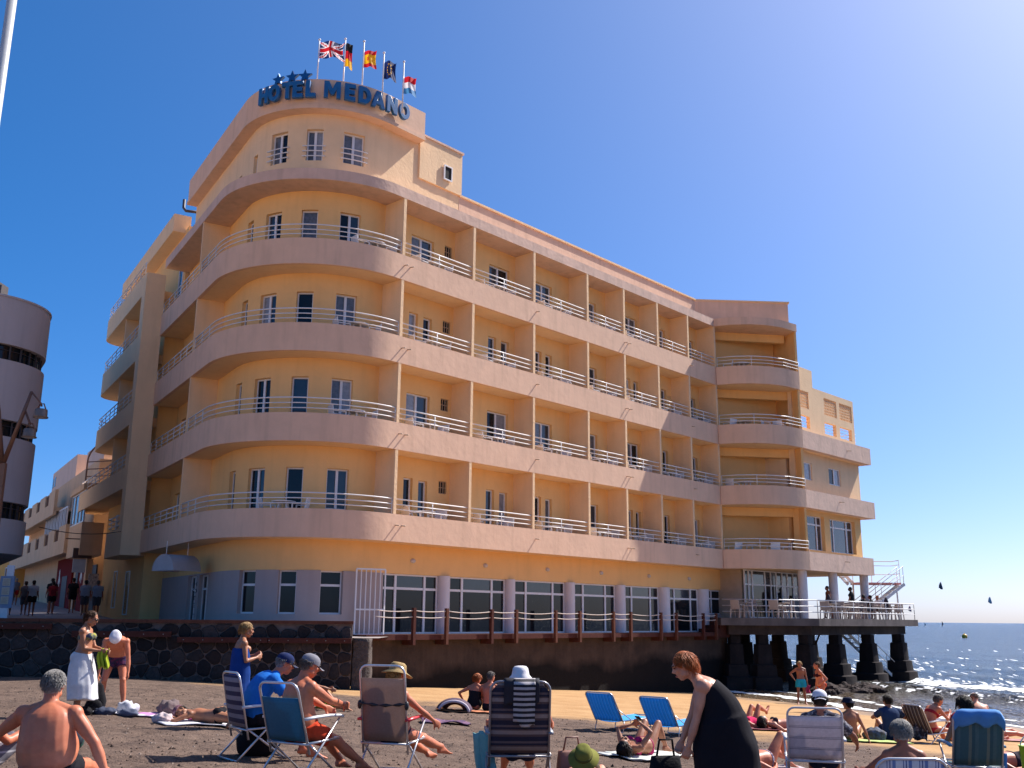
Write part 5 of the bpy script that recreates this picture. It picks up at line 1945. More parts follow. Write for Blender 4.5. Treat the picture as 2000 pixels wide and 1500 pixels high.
class Person:
    """a figure: one continuous skin, with hair and clothes as children. Local frame: faces +Y, right hand +X, z up from the ground."""
    def __init__(s, loc, yaw, label, sex="m", H=1.7, fat=0.0, tone="tan", vox=.013, group=None, face=False, scale=None, **p):
        s.root = empty("person", loc, yaw, label, "person", group)
        s.sex, s.fat, s.vox = sex, fat, vox
        k = s.k = H / 1.7
        g = lambda n, d: V3(*p.get(n, d)) * k
        s.pel = g("pel", (0, 0, .90))
        s.nk = g("neck", tuple(V3(*p.get("pel", (0, 0, .9))) + V3(0, -.01, .50)))
        s.bow = g("bow", (0, -.02, 0))
        s.mid = (s.pel + s.nk) / 2 + s.bow
        s.hd = nrm(p.get("head_dir", (0, 1, -.05)))
        s.hu = nrm(V3(*p.get("head_up", (0, 0, 1))))
        s.hu = nrm(s.hu - s.hd * np.dot(s.hu, s.hd))
        s.hs = np.cross(s.hd, s.hu)
        s.hip_ax = nrm(p.get("hip_axis", (1, 0, 0)))
        s.sh_ax = nrm(p.get("sh_axis", (1, 0, 0)))
        tang = nrm(s.nk - s.mid)
        s.head = s.nk + (nrm(s.hu * .6 + tang * .4) * .165 + s.hd * p.get("head_fwd", .04)) * k
        w = (.168 if sex == "m" else .150) * k * p.get("broad", 1.0)
        shp = s.nk - tang * .06 * k
        s.sh = {1: shp + s.sh_ax * w, -1: shp - s.sh_ax * w}
        sd = V3(*p.get("shoulder_R", (0, 0, 0))) * k
        s.sh[1] = s.sh[1] + sd
        s.sh[-1] = s.sh[-1] + V3(*p.get("shoulder_L", (0, 0, 0))) * k
        hw = .092 * k
        s.hip = {1: s.pel + s.hip_ax * hw, -1: s.pel - s.hip_ax * hw}
        s.el, s.wr, s.kn, s.an = {}, {}, {}, {}
        dflt = {1: (.27, .03, .72), -1: (-.27, .03, .72)}
        for sg, n in ((1, "R"), (-1, "L")):
            t = g("hand" + n, dflt[sg])
            pole = g("elbow" + n, tuple((s.sh[sg] / k + V3(.15 * sg, -.4, -.4))))
            s.el[sg], s.wr[sg] = ik(s.sh[sg], t, .285 * k, .245 * k, pole)
            t = g("foot" + n, (.11 * sg, 0, .085))
            pole = g("knee" + n, tuple(s.hip[sg] / k + V3(.02 * sg, .6, -.2)))
            s.kn[sg], s.an[sg] = ik(s.hip[sg], t, .42 * k, .40 * k, pole)
        s.p = p
        s.body(tone, face)
    # cross sections of the trunk: t along the spine, half width, half depth
    def secs(s):
        if s.sex == "m":
            a = [(-.13, .09, .085), (-.04, .150, .108), (.06, .162, .118), (.2, .158, .115), (.36, .148, .108), (.5, .150, .108), (.64, .162, .114), (.78, .170, .116), (.88, .160, .100), (.95, .115, .078), (1.02, .062, .06)]
        else:
            a = [(-.13, .09, .09), (-.04, .158, .118), (.06, .172, .125), (.2, .160, .114), (.36, .134, .098), (.48, .126, .094), (.62, .138, .100), (.76, .147, .102), (.87, .138, .088), (.95, .098, .068), (1.02, .052, .052)]
        f = s.fat
        out = []
        for t, w, d in a:
            q = math.exp(-((t - .34) / .30) ** 2)
            out.append((t, w * (1 + .42 * f * q + .14 * f), d * (1 + .75 * f * q + .12 * f)))
        return out
    def ring(s, t, e=0.0, n=18, wmul=1.0):
        S = s.secs()
        ts = [q[0] for q in S]
        w, d = np.interp(t, ts, [q[1] for q in S]) * s.k * wmul + e, np.interp(t, ts, [q[2] for q in S]) * s.k * wmul + e
        c = bez(s.pel, s.mid * 2 - (s.pel + s.nk) / 2, s.nk, t) if 0 <= t <= 1 else (s.pel + (t * 2) * ((s.mid * 2 - (s.pel + s.nk) / 2) - s.pel) if t < 0 else s.nk + (t - 1) * 2 * (s.nk - (s.mid * 2 - (s.pel + s.nk) / 2)))
        m = s.mid * 2 - (s.pel + s.nk) / 2
        tc = min(1, max(0, t))
        tg = nrm((m - s.pel) * (1 - tc) + (s.nk - m) * tc)
        ax = nrm(s.hip_ax * (1 - tc) + s.sh_ax * tc)
        ax = nrm(ax - tg * np.dot(ax, tg))
        nn = np.cross(tg, ax)          # front
        q = s.fat * math.exp(-((t - .3) / .25) ** 2) * .03 * s.k
        out = []
        for j in range(n):
            a = 2 * math.pi * j / n
            ca, sa = math.cos(a), math.sin(a)
            ca = abs(ca) ** .85 * (1 if ca > 0 else -1)
            sa = abs(sa) ** .9 * (1 if sa > 0 else -1)
            out.append(c + ax * w * ca + nn * (d * sa + (q if sa > 0 else 0)))
        return out
    def trunk(s, mb, t0, t1, e=0.0, n=12, wmul=1.0):
        mb.loft([s.ring(t, e, wmul=wmul) for t in np.linspace(t0, t1, n)])
    def limb(s, mb, a, b, ra, rb, bulge=0.0, e=0.0, off=(0, 0, 0), f0=0.0, f1=1.0):
        a, b = V3(*a), V3(*b)
        off = V3(*off)
        pts, rs = [], []
        for q in np.linspace(f0, f1, 7):
            pts.append(a + (b - a) * q + off * math.sin(math.pi * q))
            rs.append((ra + (rb - ra) * q + bulge * math.sin(math.pi * min(1, q * 1.15)) ** 2) * s.k + e)
        mb.tube(pts, rs, 10)
        if f0 == 0.0 and e == 0: mb.ell(a, (rs[0],) * 3, n=10, k=7)
        if f1 == 1.0 and e == 0: mb.ell(b, (rs[-1],) * 3, n=10, k=7)
    def body(s, tone, face):
        k, m, p = s.k, MB(), s.p
        fm = 1 + .25 * s.fat
        s.trunk(m, -.13, 1.02, n=22)
        up = nrm(s.nk - s.mid)
        fr = nrm(np.cross(up, s.sh_ax))
        fr = fr if True else fr
        back = -np.cross(up, s.sh_ax) * -1
        front = np.cross(up, s.sh_ax) * -1
        front = s.front(.7)
        for sg in (1, -1):
            m.ell(s.sh[sg], (.060 * k * fm, .058 * k * fm, .060 * k * fm))
            m.tube([s.nk + up * .035 * k, s.nk + s.sh_ax * sg * .05 * k, s.sh[sg] + up * .012 * k], [.042 * k, .05 * k, .045 * k], 10)
            m.tube([s.sh[sg], s.sh[sg] * .5 + (s.nk - up * .2 * k) * .5, s.nk - up * .24 * k + s.sh_ax * sg * .07 * k], [.055 * k, .07 * k, .06 * k], 10)
            gl = s.pel - s.front(0) * .055 * k + s.hip_ax * sg * .075 * k
            m.ell(gl, (.088 * k * fm, .082 * k * fm, .092 * k * fm))
            if s.sex == "f":
                b = bez(s.pel, s.mid * 2 - (s.pel + s.nk) / 2, s.nk, .70) + s.front(.7) * .088 * k * fm + s.sh_ax * sg * .072 * k
                m.ell(b, (.062 * k * fm, .055 * k * fm, .058 * k * fm))
            else:
                b = bez(s.pel, s.mid * 2 - (s.pel + s.nk) / 2, s.nk, .78) + s.front(.7) * .075 * k + s.sh_ax * sg * .075 * k
                m.ell(b, (.075 * k, .045 * k, .05 * k))
            # arms
            r = 1.0 if s.sex == "m" else .86
            r *= fm
            s.limb(m, s.sh[sg], s.el[sg], .050 * r, .036 * r, .006)
            s.limb(m, s.el[sg], s.wr[sg], .037 * r, .024 * r, .008)
            s.hand(m, sg)
            # legs
            q = (1.0 if s.sex == "m" else 1.03) * (1 + .18 * s.fat)
            s.limb(m, s.hip[sg] , s.kn[sg], .088 * q, .053 * q, .004)
            kd = nrm(s.kn[sg] - s.an[sg])
            bend = nrm((s.hip[sg] - s.kn[sg]) - kd * np.dot(s.hip[sg] - s.kn[sg], kd))
            s.limb(m, s.kn[sg], s.an[sg], .052 * q, .034 * q, .010 * q, off=bend * .012 * k)
            m.ell(s.kn[sg] - bend * .012 * k, (.048 * k * q,) * 3)
            s.foot(m, sg)
        s.headshape(m, face)
        me = remesh(m, s.vox, 5)
        s.bodyobj = link("body", me, skin(tone), s.root, True)
        if face:
            h, k = s.head, s.k
            for sg in (1, -1):
                e = MB(); e.ell(h + (s.hs * .030 * sg + s.hu * .016 + s.hd * .0855) * k, (.0125 * k, .009 * k, .0075 * k), s.hd, s.hu, 8, 6)
                link("eye", e.mesh("eye"), M("eye_dark", (.05, .03, .025), .15), s.root, True)
                e = MB(); e.tube([h + (s.hs * sg * x + s.hu * z + s.hd * y) * k for x, y, z in ((.012, .097, .036), (.03, .094, .042), (.048, .082, .036))], .0055 * k, 6)
                link("eyebrow", e.mesh("eyebrow"), M("brow", (.07, .035, .02), .7), s.root, True)
            e = MB(); e.tube([h + (s.hs * x + s.hu * z + s.hd * y) * k for x, y, z in ((-.024, .083, -.058), (-.01, .0955, -.055), (0, .0975, -.057), (.01, .0955, -.055), (.024, .083, -.058))], [.003 * k, .008 * k, .009 * k, .008 * k, .003 * k], 6)
            link("mouth", e.mesh("mouth"), M("lips", (.36, .09, .075), .4), s.root, True)
    def front(s, t):
        m = s.mid * 2 - (s.pel + s.nk) / 2
        tg = nrm((m - s.pel) * (1 - t) + (s.nk - m) * t)
        ax = nrm(s.hip_ax * (1 - t) + s.sh_ax * t)
        return nrm(np.cross(tg, ax))
    def headshape(s, m, face):
        h, k = s.head, s.k
        P = lambda x, y, z: h + (s.hs * x + s.hd * y + s.hu * z) * k
        E = lambda c, r: m.ell(P(*c), tuple(v * k for v in r), s.hd, s.hu, 16, 12)
        E((0, -.012, .028), (.074, .094, .088))
        E((0, .022, -.030), (.062, .070, .082))
        E((0, .052, -.088), (.036, .032, .026))
        E((0, .076, .036), (.052, .018, .014))
        for sg in (1, -1):
            E((.040 * sg, .060, -.012), (.026, .026, .026))
            E((.052 * sg, .012, -.062), (.018, .045, .028))
            E((.078 * sg, -.012, -.004), (.010, .022, .032))
        E((0, .080, -.058), (.030, .017, .020))
        m.tube([P(0, .086, .026), P(0, .104, -.004), P(0, .112, -.022)], [.008 * k, .012 * k, .015 * k], 8)
        for sg in (1, -1):
            E((.012 * sg, .098, -.024), (.010, .010, .008))
        up = nrm(s.nk - s.mid)
        r = .060 if s.sex == "m" else .050
        m.tube([s.nk - up * .05 * k, s.nk + up * .02 * k, P(0, -.022, -.055), P(0, -.018, .0)], [r * 1.25 * k, r * k, r * .97 * k, .055 * k], 14)
    def hand(s, m, sg):
        k, p, n = s.k, s.p, ("R" if sg > 0 else "L")
        w = s.wr[sg]
        fd = nrm(w - s.el[sg])
        d = nrm(p.get("hdir" + n, fd))
        pn = V3(*p.get("palm" + n, (-sg, .15, 0)))
        pn = nrm(pn - d * np.dot(pn, d))
        sd = np.cross(d, pn)
        th = -sg if np.dot(sd, s.sh_ax) * 0 == 0 else 1
        curl = p.get("curl" + n, .5)
        # thumb side: right hand, palm facing left (-x), fingers down -> thumb forward
        ts = sd * (1 if sg > 0 else -1) * -1
        if "thumb" + n in p and np.dot(ts, V3(*p["thumb" + n])) < 0: ts = -ts
        m.loft([[w + d * y * k + ts * x * k + pn * z * k for x, z in ((wx, .008), (wx * .5, .014), (-wx * .5, .014), (-wx, .008), (-wx, -.008), (-wx * .5, -.013), (wx * .5, -.013), (wx, -.008))] for y, wx in ((-.01, .024), (.03, .036), (.07, .042), (.092, .040))])
        for i, (o, L) in enumerate(((.031, .070), (.0105, .079), (-.0105, .074), (-.031, .057))):
            b = w + d * .085 * k + ts * o * k
            pts, a = [b - d * .02 * k, b], 0.0
            sp = ts * (o * .25)
            for q, c in ((.45, .6), (.32, 1.0), (.23, .7)):
                a += curl * c
                b = b + (nrm(d + sp) * math.cos(a) + pn * math.sin(a)) * L * q * k
                pts.append(b)
            m.tube(pts, [.0095 * k, .0098 * k, .009 * k, .0085 * k, .0065 * k], 8)
        b = w + d * .025 * k + ts * .030 * k
        c = b + (d * .55 + ts * .7 + pn * .25) * .038 * k
        e = c + nrm(d * .8 + ts * .3 + pn * (.3 + .4 * curl)) * .034 * k
        f = e + nrm(d * .85 + ts * .05 + pn * (.3 + .5 * curl)) * .026 * k
        m.tube([b - ts * .012 * k, c, e, f], [.014 * k, .0125 * k, .0105 * k, .0075 * k], 8)
    def foot(s, m, sg):
        k, p, n = s.k, s.p, ("R" if sg > 0 else "L")
        a = s.an[sg]
        dn = nrm(a - s.kn[sg])
        td = V3(*p.get("toe" + n, (.12 * sg, 1, -.12)))
        td = nrm(td)
        dwn = -nrm(np.cross(np.cross(td, -dn if abs(np.dot(td, dn)) < .97 else V3(0, 0, 1)), td))
        if "sole" + n in p:
            dwn = nrm(V3(*p["sole" + n]) - td * np.dot(V3(*p["sole" + n]), td))
        sd = np.cross(td, dwn)
        rings = []
        for y, w, h0, h1 in ((-.062, .018, -.03, -.072), (-.05, .031, -.005, -.082), (0, .034, .022, -.084), (.05, .036, .006, -.082), (.10, .043, -.03, -.084), (.135, .047, -.048, -.085), (.165, .043, -.056, -.085), (.182, .030, -.064, -.083)):
            c = a + td * y * k
            hm, hh = (h0 + h1) / 2, (h0 - h1) / 2
            rings.append([c - dwn * hm * k + (sd * w * math.cos(t) - dwn * hh * math.sin(t)) * k for t in np.linspace(0, 2 * math.pi, 12, endpoint=False)])
        m.loft(rings)
        for i in range(5):
            o = (-.034 + .017 * i) * (-1 if np.dot(sd, s.hip_ax) * sg > 0 else 1)
            L = (.198, .200, .193, .184, .172)[i]
            m.tube([a + (td * (L - .045) + sd * o + dwn * .068) * k, a + (td * L + sd * o + dwn * .074) * k], [.011 * k, .009 * k], 7)
    # ------------------------------------------------ hair, hats, clothes
    def hair(s, kind, length=.0, tufts=520, vol=1.0, bald=False, seed=1, tail=None, bun=None, hatted=False, tw=1.0):
        h, k = s.head, s.k
        P = lambda x, y, z: h + (s.hs * x + s.hd * y + s.hu * z) * k
        rnd = random.Random(seed)
        m = MB()
        down = nrm(V3(0, 0, -1) * .75 - s.hu * .35)
        def scalp(a, b):
            return V3(.078 * math.cos(b) * math.sin(a) * 1.0, -.014 + .097 * math.cos(b) * math.cos(a) * -1.0, .028 + .091 * math.sin(b))
        if not bald and not hatted:
            m.ell(P(0, -.020, .035), (.079 * k * vol, .092 * k * vol, .088 * k * vol), s.hd, s.hu, 16, 12)
        if not bald:
            m.ell(P(0, -.050, -.012), (.070 * k * vol, .058 * k * vol, .075 * k * vol), s.hd, s.hu, 14, 10)
        n = 0
        while n < tufts:
            a, b = rnd.uniform(-2.3, 2.3), rnd.uniform(-.75, 1.5)
            if abs(a) > 1.55 and b < .35: continue
            if bald and (b > .55 or abs(a) > 1.75): continue
            if hatted and b > .15: continue
            o = scalp(a, b)
            if abs(a) > 1.2 and b < .1 and o[2] < -.0: continue
            c = P(*o)
            nr = nrm(c - P(0, -.014, .02))
            L = (length or .035) * rnd.uniform(.6, 1.25)
            fall = nrm(down + nr * .25 + V3(rnd.uniform(-.3, .3), rnd.uniform(-.3, .3), rnd.uniform(-.3, .3)) * .5 - s.hd * .25 * (1 if b > .4 else 0))
            g = min(1.0, L / .10)
            p1 = c + nr * .010 * k * vol + nrm(nr * (.9 - .6 * g) + fall * .8) * L * .4 * k
            p2 = p1 + nrm(fall * (.7 + g) + nr * (.35 - .3 * g)) * L * .6 * k
            w = rnd.uniform(.0035, .0075) * k * tw
            m.tube([c - nr * .006 * k, p1, p2], [w, w * .85, w * .1], 3)
            n += 1
        if tail:
            c = P(0, -.098, .05)
            e = [c, c + (-s.hd * .05 - V3(0, 0, .03)) * k, c + (-s.hd * .055 - V3(0, 0, .14)) * k, c + (-s.hd * .03 - V3(0, 0, tail)) * k]
            m.tube(e, [.024 * k, .030 * k, .026 * k, .006 * k], 10)
            for i in range(26):
                j = V3(rnd.uniform(-1, 1), rnd.uniform(-1, 1), rnd.uniform(-.4, .4)) * .022 * k
                m.tube([q + j * f for q, f in zip(e, (.5, 1, 1.1, 1.2))], [.004, .006, .006, .002], 4)
        if bun:
            m.ell(P(0, -.09, .085), (.04 * k, .04 * k, .038 * k), s.hd, s.hu)
        return link("hair", m.mesh("hair"), hairm(kind), s.root, True)
    def cap(s, mat, brim=1, tilt=0.0, back=False, name="cap", gap=None):
        """peaked cap; the peak points forwards, or backwards with back=True"""
        h, k = s.head, s.k
        f = s.hd * (-1 if back else 1)
        P = lambda x, y, z: h + (s.hs * x + f * y + s.hu * z) * k
        m = MB()
        rings = []
        for z, r in ((.022, .96), (.05, .97), (.082, .90), (.106, .70), (.122, .42), (.127, .08)):
            rings.append([P(.092 * r * math.cos(t), (-.014 if not back else .014) + .112 * r * math.sin(t), z) for t in np.linspace(0, 2 * math.pi, 24, endpoint=False)])
        m.loft(rings)
        rows = []
        for q in np.linspace(0, 1, 5):
            rows.append([P(.078 * math.sin(t) * (1 - .1 * q), .065 + (.03 * math.cos(t)) + q * .075 * math.cos(t * .9), .022 - .014 * q - .014 * math.sin(t) ** 2) for t in np.linspace(-1.15, 1.15, 9)])
        m.sheet(rows, .006)
        o = link(name, m.mesh(name), mat, s.root, 50)
        b = MB(); b.ell(P(0, 0, .132), (.009, .009, .006), n=8, k=5)
        link("button", b.mesh("button"), mat, o, True)
        return o
    def hat(s, mat, brim=.07, height=.11, droop=.02, name="sun_hat", band=None, r0=1.06):
        h, k = s.head, s.k
        P = lambda x, y, z: h + (s.hs * x + s.hd * y + s.hu * z) * k
        m = MB()
        N = 28
        def ring(r, z, w=0.0, add=0.0):
            return [P((.085 * r + add) * math.cos(t), -.010 + (.105 * r + add) * math.sin(t), z + w * math.cos(2 * t + .6)) for t in np.linspace(0, 2 * math.pi, N, endpoint=False)]
        rings = [ring(r0, .034, droop * .3, brim), ring(r0, .037, droop * .3, brim), ring(r0, .05, 0, .004)]
        rings = [ring(r0 * .98, .044, 0, 0), ring(r0, .042 - droop, droop * .35, brim), ring(r0, .048 - droop, droop * .35, brim), ring(r0, .055, 0, .005), ring(r0 * .98, .09), ring(r0 * .90, .035 + height * .78), ring(r0 * .66, .035 + height * .96), ring(r0 * .3, .035 + height * 1.0), ring(.04, .033 + height)]
        m.loft(rings)
        o = link(name, m.mesh(name), mat, s.root, True)
        if band:
            b = MB(); b.loft([ring(r0, .056, 0, .007), ring(r0, .08, 0, .005), ring(r0 * .97, .08), ring(r0 * .97, .056)])
            link("hat_band", b.mesh("b"), band, o, True)
        return o
    def cloth(s, name, mb, mat, vox=None, wr=.006, ws=9, sm=3):
        me = remesh(mb, vox or max(.012, s.vox), sm)
        if wr: wrinkle(me, wr, ws, len(name))
        return link(name, me, mat, s.root, True)
    def shorts(s, mat, fr=.55, e=.016, top=.16, name="shorts", flare=.012):
        m = MB()
        s.trunk(m, -.15, top, e)
        for sg in (1, -1):
            q = 1 + .18 * s.fat
            pts = [s.hip[sg] + (s.kn[sg] - s.hip[sg]) * f for f in np.linspace(0, fr, 6)]
            m.tube(pts, [(.090 - (.035) * f) * q * s.k + e + flare * f / fr for f in np.linspace(0, fr, 6)], 14)
            m.ell(s.pel - s.front(0) * .055 * s.k + s.hip_ax * sg * .075 * s.k, tuple(v * s.k * (1 + .25 * s.fat) + e * .9 for v in (.088, .082, .092)))
        return s.cloth(name, m, mat)
    def briefs(s, mat, e=.008, top=.09, name="bikini_bottom"):
        m = MB()
        s.trunk(m, -.15, top, e, 6)
        for sg in (1, -1):
            m.ell(s.pel - s.front(0) * .055 * s.k + s.hip_ax * sg * .075 * s.k, tuple(v * s.k * (1 + .25 * s.fat) + e for v in (.088, .082, .085)))
        return s.cloth(name, m, mat, wr=.002)
    def bra(s, mat, e=.007, name="bikini_top", t0=.62, t1=.74, straps=True):
        m = MB()
        s.trunk(m, t0, t1, e, 5)
        fm = 1 + .25 * s.fat
        for sg in (1, -1):
            b = bez(s.pel, s.mid * 2 - (s.pel + s.nk) / 2, s.nk, .70) + s.front(.7) * .088 * s.k * fm + s.sh_ax * sg * .072 * s.k
            m.ell(b, tuple(v * s.k * fm + e for v in (.060, .053, .055)))
            if straps:
                s.strap(m, sg)
        return s.cloth(name, m, mat, vox=max(.009, s.vox * .8), wr=.001)
    def strap(s, m, sg, w=.012):
        up = nrm(s.nk - s.mid)
        f = s.front(.85)
        c = s.nk - up * .02 * s.k + s.sh_ax * sg * .085 * s.k
        m.tube([c - up * .17 * s.k + f * .11 * s.k, c - up * .06 * s.k + f * .085 * s.k, c + up * .012 * s.k + f * .01, c - up * .07 * s.k - f * .082 * s.k, c - up * .2 * s.k - f * .10 * s.k], w, 8)
    def shirt(s, mat, sleeve=.55, e=.018, t0=.0, name="t_shirt", collar=.97):
        bare = not sleeve
        m = MB()
        s.trunk(m, t0, collar, e, 16)
        fm = 1 + .25 * s.fat
        up = nrm(s.nk - s.mid)
        for sg in (1, -1) if not bare else ():
            m.ell(s.sh[sg], (.066 * s.k * fm + e * .6,) * 3)
            m.tube([s.nk + up * .005, s.nk + s.sh_ax * sg * .05 * s.k, s.sh[sg] + up * .012 * s.k], [.042 * s.k + e * .6, .05 * s.k + e * .6, .047 * s.k + e * .6], 10)
            m.tube([s.sh[sg], s.sh[sg] * .5 + (s.nk - up * .2 * s.k) * .5, s.nk - up * .24 * s.k + s.sh_ax * sg * .07 * s.k], [.055 * s.k + e * .7, .07 * s.k + e * .7, .06 * s.k + e * .7], 10)
            if sleeve:
                r = (1.0 if s.sex == "m" else .86) * fm
                pts = [s.sh[sg] + (s.el[sg] - s.sh[sg]) * f for f in np.linspace(0, sleeve, 5)]
                m.tube(pts, [(.052 - .014 * f) * r * s.k + e + .008 * f for f in np.linspace(0, sleeve, 5)], 12)
        for sg in (1, -1):
            if s.sex == "f":
                b = bez(s.pel, s.mid * 2 - (s.pel + s.nk) / 2, s.nk, .70) + s.front(.7) * .088 * s.k * fm + s.sh_ax * sg * .072 * s.k
                m.ell(b, tuple(v * s.k * fm + e for v in (.062, .055, .058)))
        return s.cloth(name, m, mat)
    def wrap(s, mat, t, zlen, e=.012, flare=1.25, name="wrap_skirt", wr=.012, lean=(0, 0), ws=7):
        """cloth hanging from the trunk ring at t straight down for zlen metres"""
        m = MB()
        r0 = s.ring(t, e, 24)
        c0 = sum(r0) / len(r0)
        bk = -s.front(.1)
        rings = [s.ring(t + .03, e - .004, 24), r0]
        z0 = c0[2]
        for q in np.linspace(.15, 1, 9):
            ring = []
            for j, v in enumerate(r0):
                o = v - c0
                fl = 1 + (flare - 1) * min(1, q * 1.6)
                if t < .4 and np.dot(nrm(o), bk) > -.2: fl += .30 * min(1, q * 3.2) * (np.dot(nrm(o), bk) + .2)
                fold = 1 + .045 * q * math.sin(j * 2 * math.pi / 24 * 7 + 1.3)
                ring.append(V3(c0[0] + o[0] * fl * fold + lean[0] * q, c0[1] + o[1] * fl * fold * 1.05 + lean[1] * q, z0 - zlen * s.k * q + .02 * math.sin(j * .9) * q))
            rings.append(ring)
        m.loft(rings)
        if t < .2:
            for sg in (1, -1):
                m.ell(s.pel - s.front(0) * .055 * s.k + s.hip_ax * sg * .075 * s.k, tuple(v * s.k * (1 + .25 * s.fat) + e for v in (.092, .086, .096)))
        return s.cloth(name, m, mat, wr=wr, ws=ws)
    def glasses(s):
        h, k = s.head, s.k
        P = lambda x, y, z: h + (s.hs * x + s.hd * y + s.hu * z) * k
        m = MB()
        for sg in (1, -1):
            m.ell(P(.033 * sg, .098, .014), (.027 * k, .006 * k, .019 * k), s.hd, s.hu, 12, 8)
            m.tube([P(.058 * sg, .09, .02), P(.082 * sg, .04, .016), P(.080 * sg, -.015, .01)], .0035 * k, 5)
        m.tube([P(-.01, .102, .018), P(.01, .102, .018)], .004 * k, 5)
        return link("sunglasses", m.mesh("g"), M("sunglass_black", (.012, .011, .012), .1, spec=.7), s.root, True)

# ------------------------------------------------------------------ beach chairs and sunbeds
ALU = M("aluminium_tube", (.62, .60, .60), .28, metal=.7, var=.1)
GREYT = M("grey_tube", (.30, .28, .29), .35, metal=.5, var=.1)
PLASTIC_W = M("white_armrest", (.68, .66, .66), .4)
BLACKP = M("black_plastic", (.02, .018, .02), .5)
def at(x, y, dz=0.0):
    return (x, y, zs(x, y) + dz)
def folding_chair(loc, yaw, label, fabric, frame=ALU, arm=PLASTIC_W, w=.52, sz=.36, bh=.72, lean=.32, gap=.0, hoop=True, armz=.24, top_r=.09, seat_l=.46, group="folding beach chairs"):
    root = empty("beach_chair", loc, yaw, label, "chair", group)
    L, c = math.sin(lean), math.cos(lean)
    bk = lambda x, h: (x, -.22 - L * h, sz + c * h)
    hw = w / 2
    m = MB()
    pts = [bk(-hw, -.12), bk(-hw, bh - top_r)]
    for t in np.linspace(math.pi, math.pi / 2, 5)[1:]:
        pts.append(bk(-hw + top_r + top_r * math.cos(t), bh - top_r + top_r * math.sin(t)))
    for t in np.linspace(math.pi / 2, 0, 5):
        pts.append(bk(hw - top_r + top_r * math.cos(t), bh - top_r + top_r * math.sin(t)))
    pts += [bk(hw, -.12)]
    m.tube(pts, .0135, 8)
    m.build("back_frame", frame, root, True)
    m = MB()
    for s in (-1, 1):
        x = s * (hw + .02)
        m.tube([(x, .26, sz + armz - .01), (x, -.34, 0.0)], .0125, 8)
        m.tube([(x * .93, -.22, sz + .01), (x * .93, .30, 0)], .0125, 8)
        m.tube([(x, -.22, sz), (x, .26, sz + .02)], .0125, 8)
    for y, z in ((-.34, .015), (.30, .015), (.25, sz + .02), (-.22, sz - .01)):
        m.tube([(-hw - .02, y, z), (hw + .02, y, z)], .0125, 8)
    m.build("leg_frame", frame, root, True)
    m = MB()
    rows = []
    for h in np.linspace(.02, bh - gap, 8):
        row = []
        for x in np.linspace(-hw + .004, hw - .004, 7):
            if h > bh - top_r and gap < .02:
                lim = hw - top_r + math.sqrt(max(0, top_r ** 2 - (h - bh + top_r) ** 2))
                x = max(-lim, min(lim, x))
            p = bk(x, h)
            sag = .035 * (1 - (x / hw) ** 2) * math.sin(math.pi * min(1, max(0, h / bh)))
            row.append((p[0], p[1] - sag * c, p[2] - sag * L * .5))
        rows.append(row)
    m.sheet(rows, .006)
    m.build("back_fabric", fabric, root, True)
    m = MB()
    m.sheet([[(x, y, sz + .012 - .03 * (1 - (x / hw) ** 2)) for x in np.linspace(-hw + .004, hw - .004, 7)] for y in np.linspace(-.2, -.2 + seat_l, 5)], .006)
    m.build("seat_fabric", fabric, root, True)
    if arm:
        for s in (-1, 1):
            m = MB()
            x = s * (hw + .02)
            P = [[(x - .026, y, sz + armz + .012 + dz) for y, dz in ((-.30, .0), (-.15, .012), (.1, .016), (.26, .006), (.31, -.012))], [(x + .026, y, sz + armz + .012 + dz) for y, dz in ((-.30, .0), (-.15, .012), (.1, .016), (.26, .006), (.31, -.012))]]
            m.sheet(P, .026)
            m.build("armrest", arm, root, True)
    return root
def stripes(name, axis, stops, period, **k):
    return M(name, (.5, .5, .5), .8, var=.10, vs=30, transl=.25, stripes=(axis, stops, period), bump=.3, bs=220, bd=.002, **k)
NAVY, CREAM, BROWNY = (.022, .020, .045), (.30, .235, .22), (.115, .07, .07)
F_STR1 = stripes("purple_grey_stripes", 'Z', [(0, (.045, .035, .075)), (.5, (.26, .23, .26))], .105)
F_STR2 = stripes("navy_brown_stripes", 'Z', [(0, NAVY), (.28, BROWNY), (.42, CREAM), (.66, BROWNY), (.74, NAVY), (.86, (.16, .11, .11))], .17)
F_BLUE = M("blue_mesh_fabric", (.035, .16, .26), .75, var=.1, vs=40, transl=.35, bump=.3, bs=300, bd=.001)
F_BEIGE = M("beige_mesh_fabric", (.36, .27, .225), .8, var=.12, vs=50, transl=.5, bump=.3, bs=300, bd=.001)
F_LBLUE = stripes("bright_blue_stripes", 'X', [(0, (.03, .36, .74)), (.5, (.08, .44, .80)), (.75, (.02, .28, .64))], .07)
F_TOWELW = stripes("white_towel_lines", 'Z', [(0, (.62, .56, .58)), (.80, (.30, .26, .28)), (.86, (.58, .53, .56)), (.94, (.40, .36, .38))], .13)
F_BW = stripes("white_blue_pinstripes", 'X', [(0, (.62, .62, .66)), (.45, (.08, .12, .30)), (.5, (.60, .60, .65)), (.62, (.06, .09, .24)), (.68, (.6, .6, .65)), (.8, (.2, .26, .45))], .15)
F_TEAL = stripes("teal_grey_stripes", 'X', [(0, (.06, .135, .16)), (.45, (.17, .20, .18)), (.62, (.05, .115, .14)), (.8, (.09, .16, .18))], .22)
F_CH26 = stripes("brown_white_stripes", 'X', [(0, (.10, .06, .05)), (.5, (.38, .30, .26)), (.7, (.05, .04, .05))], .09)

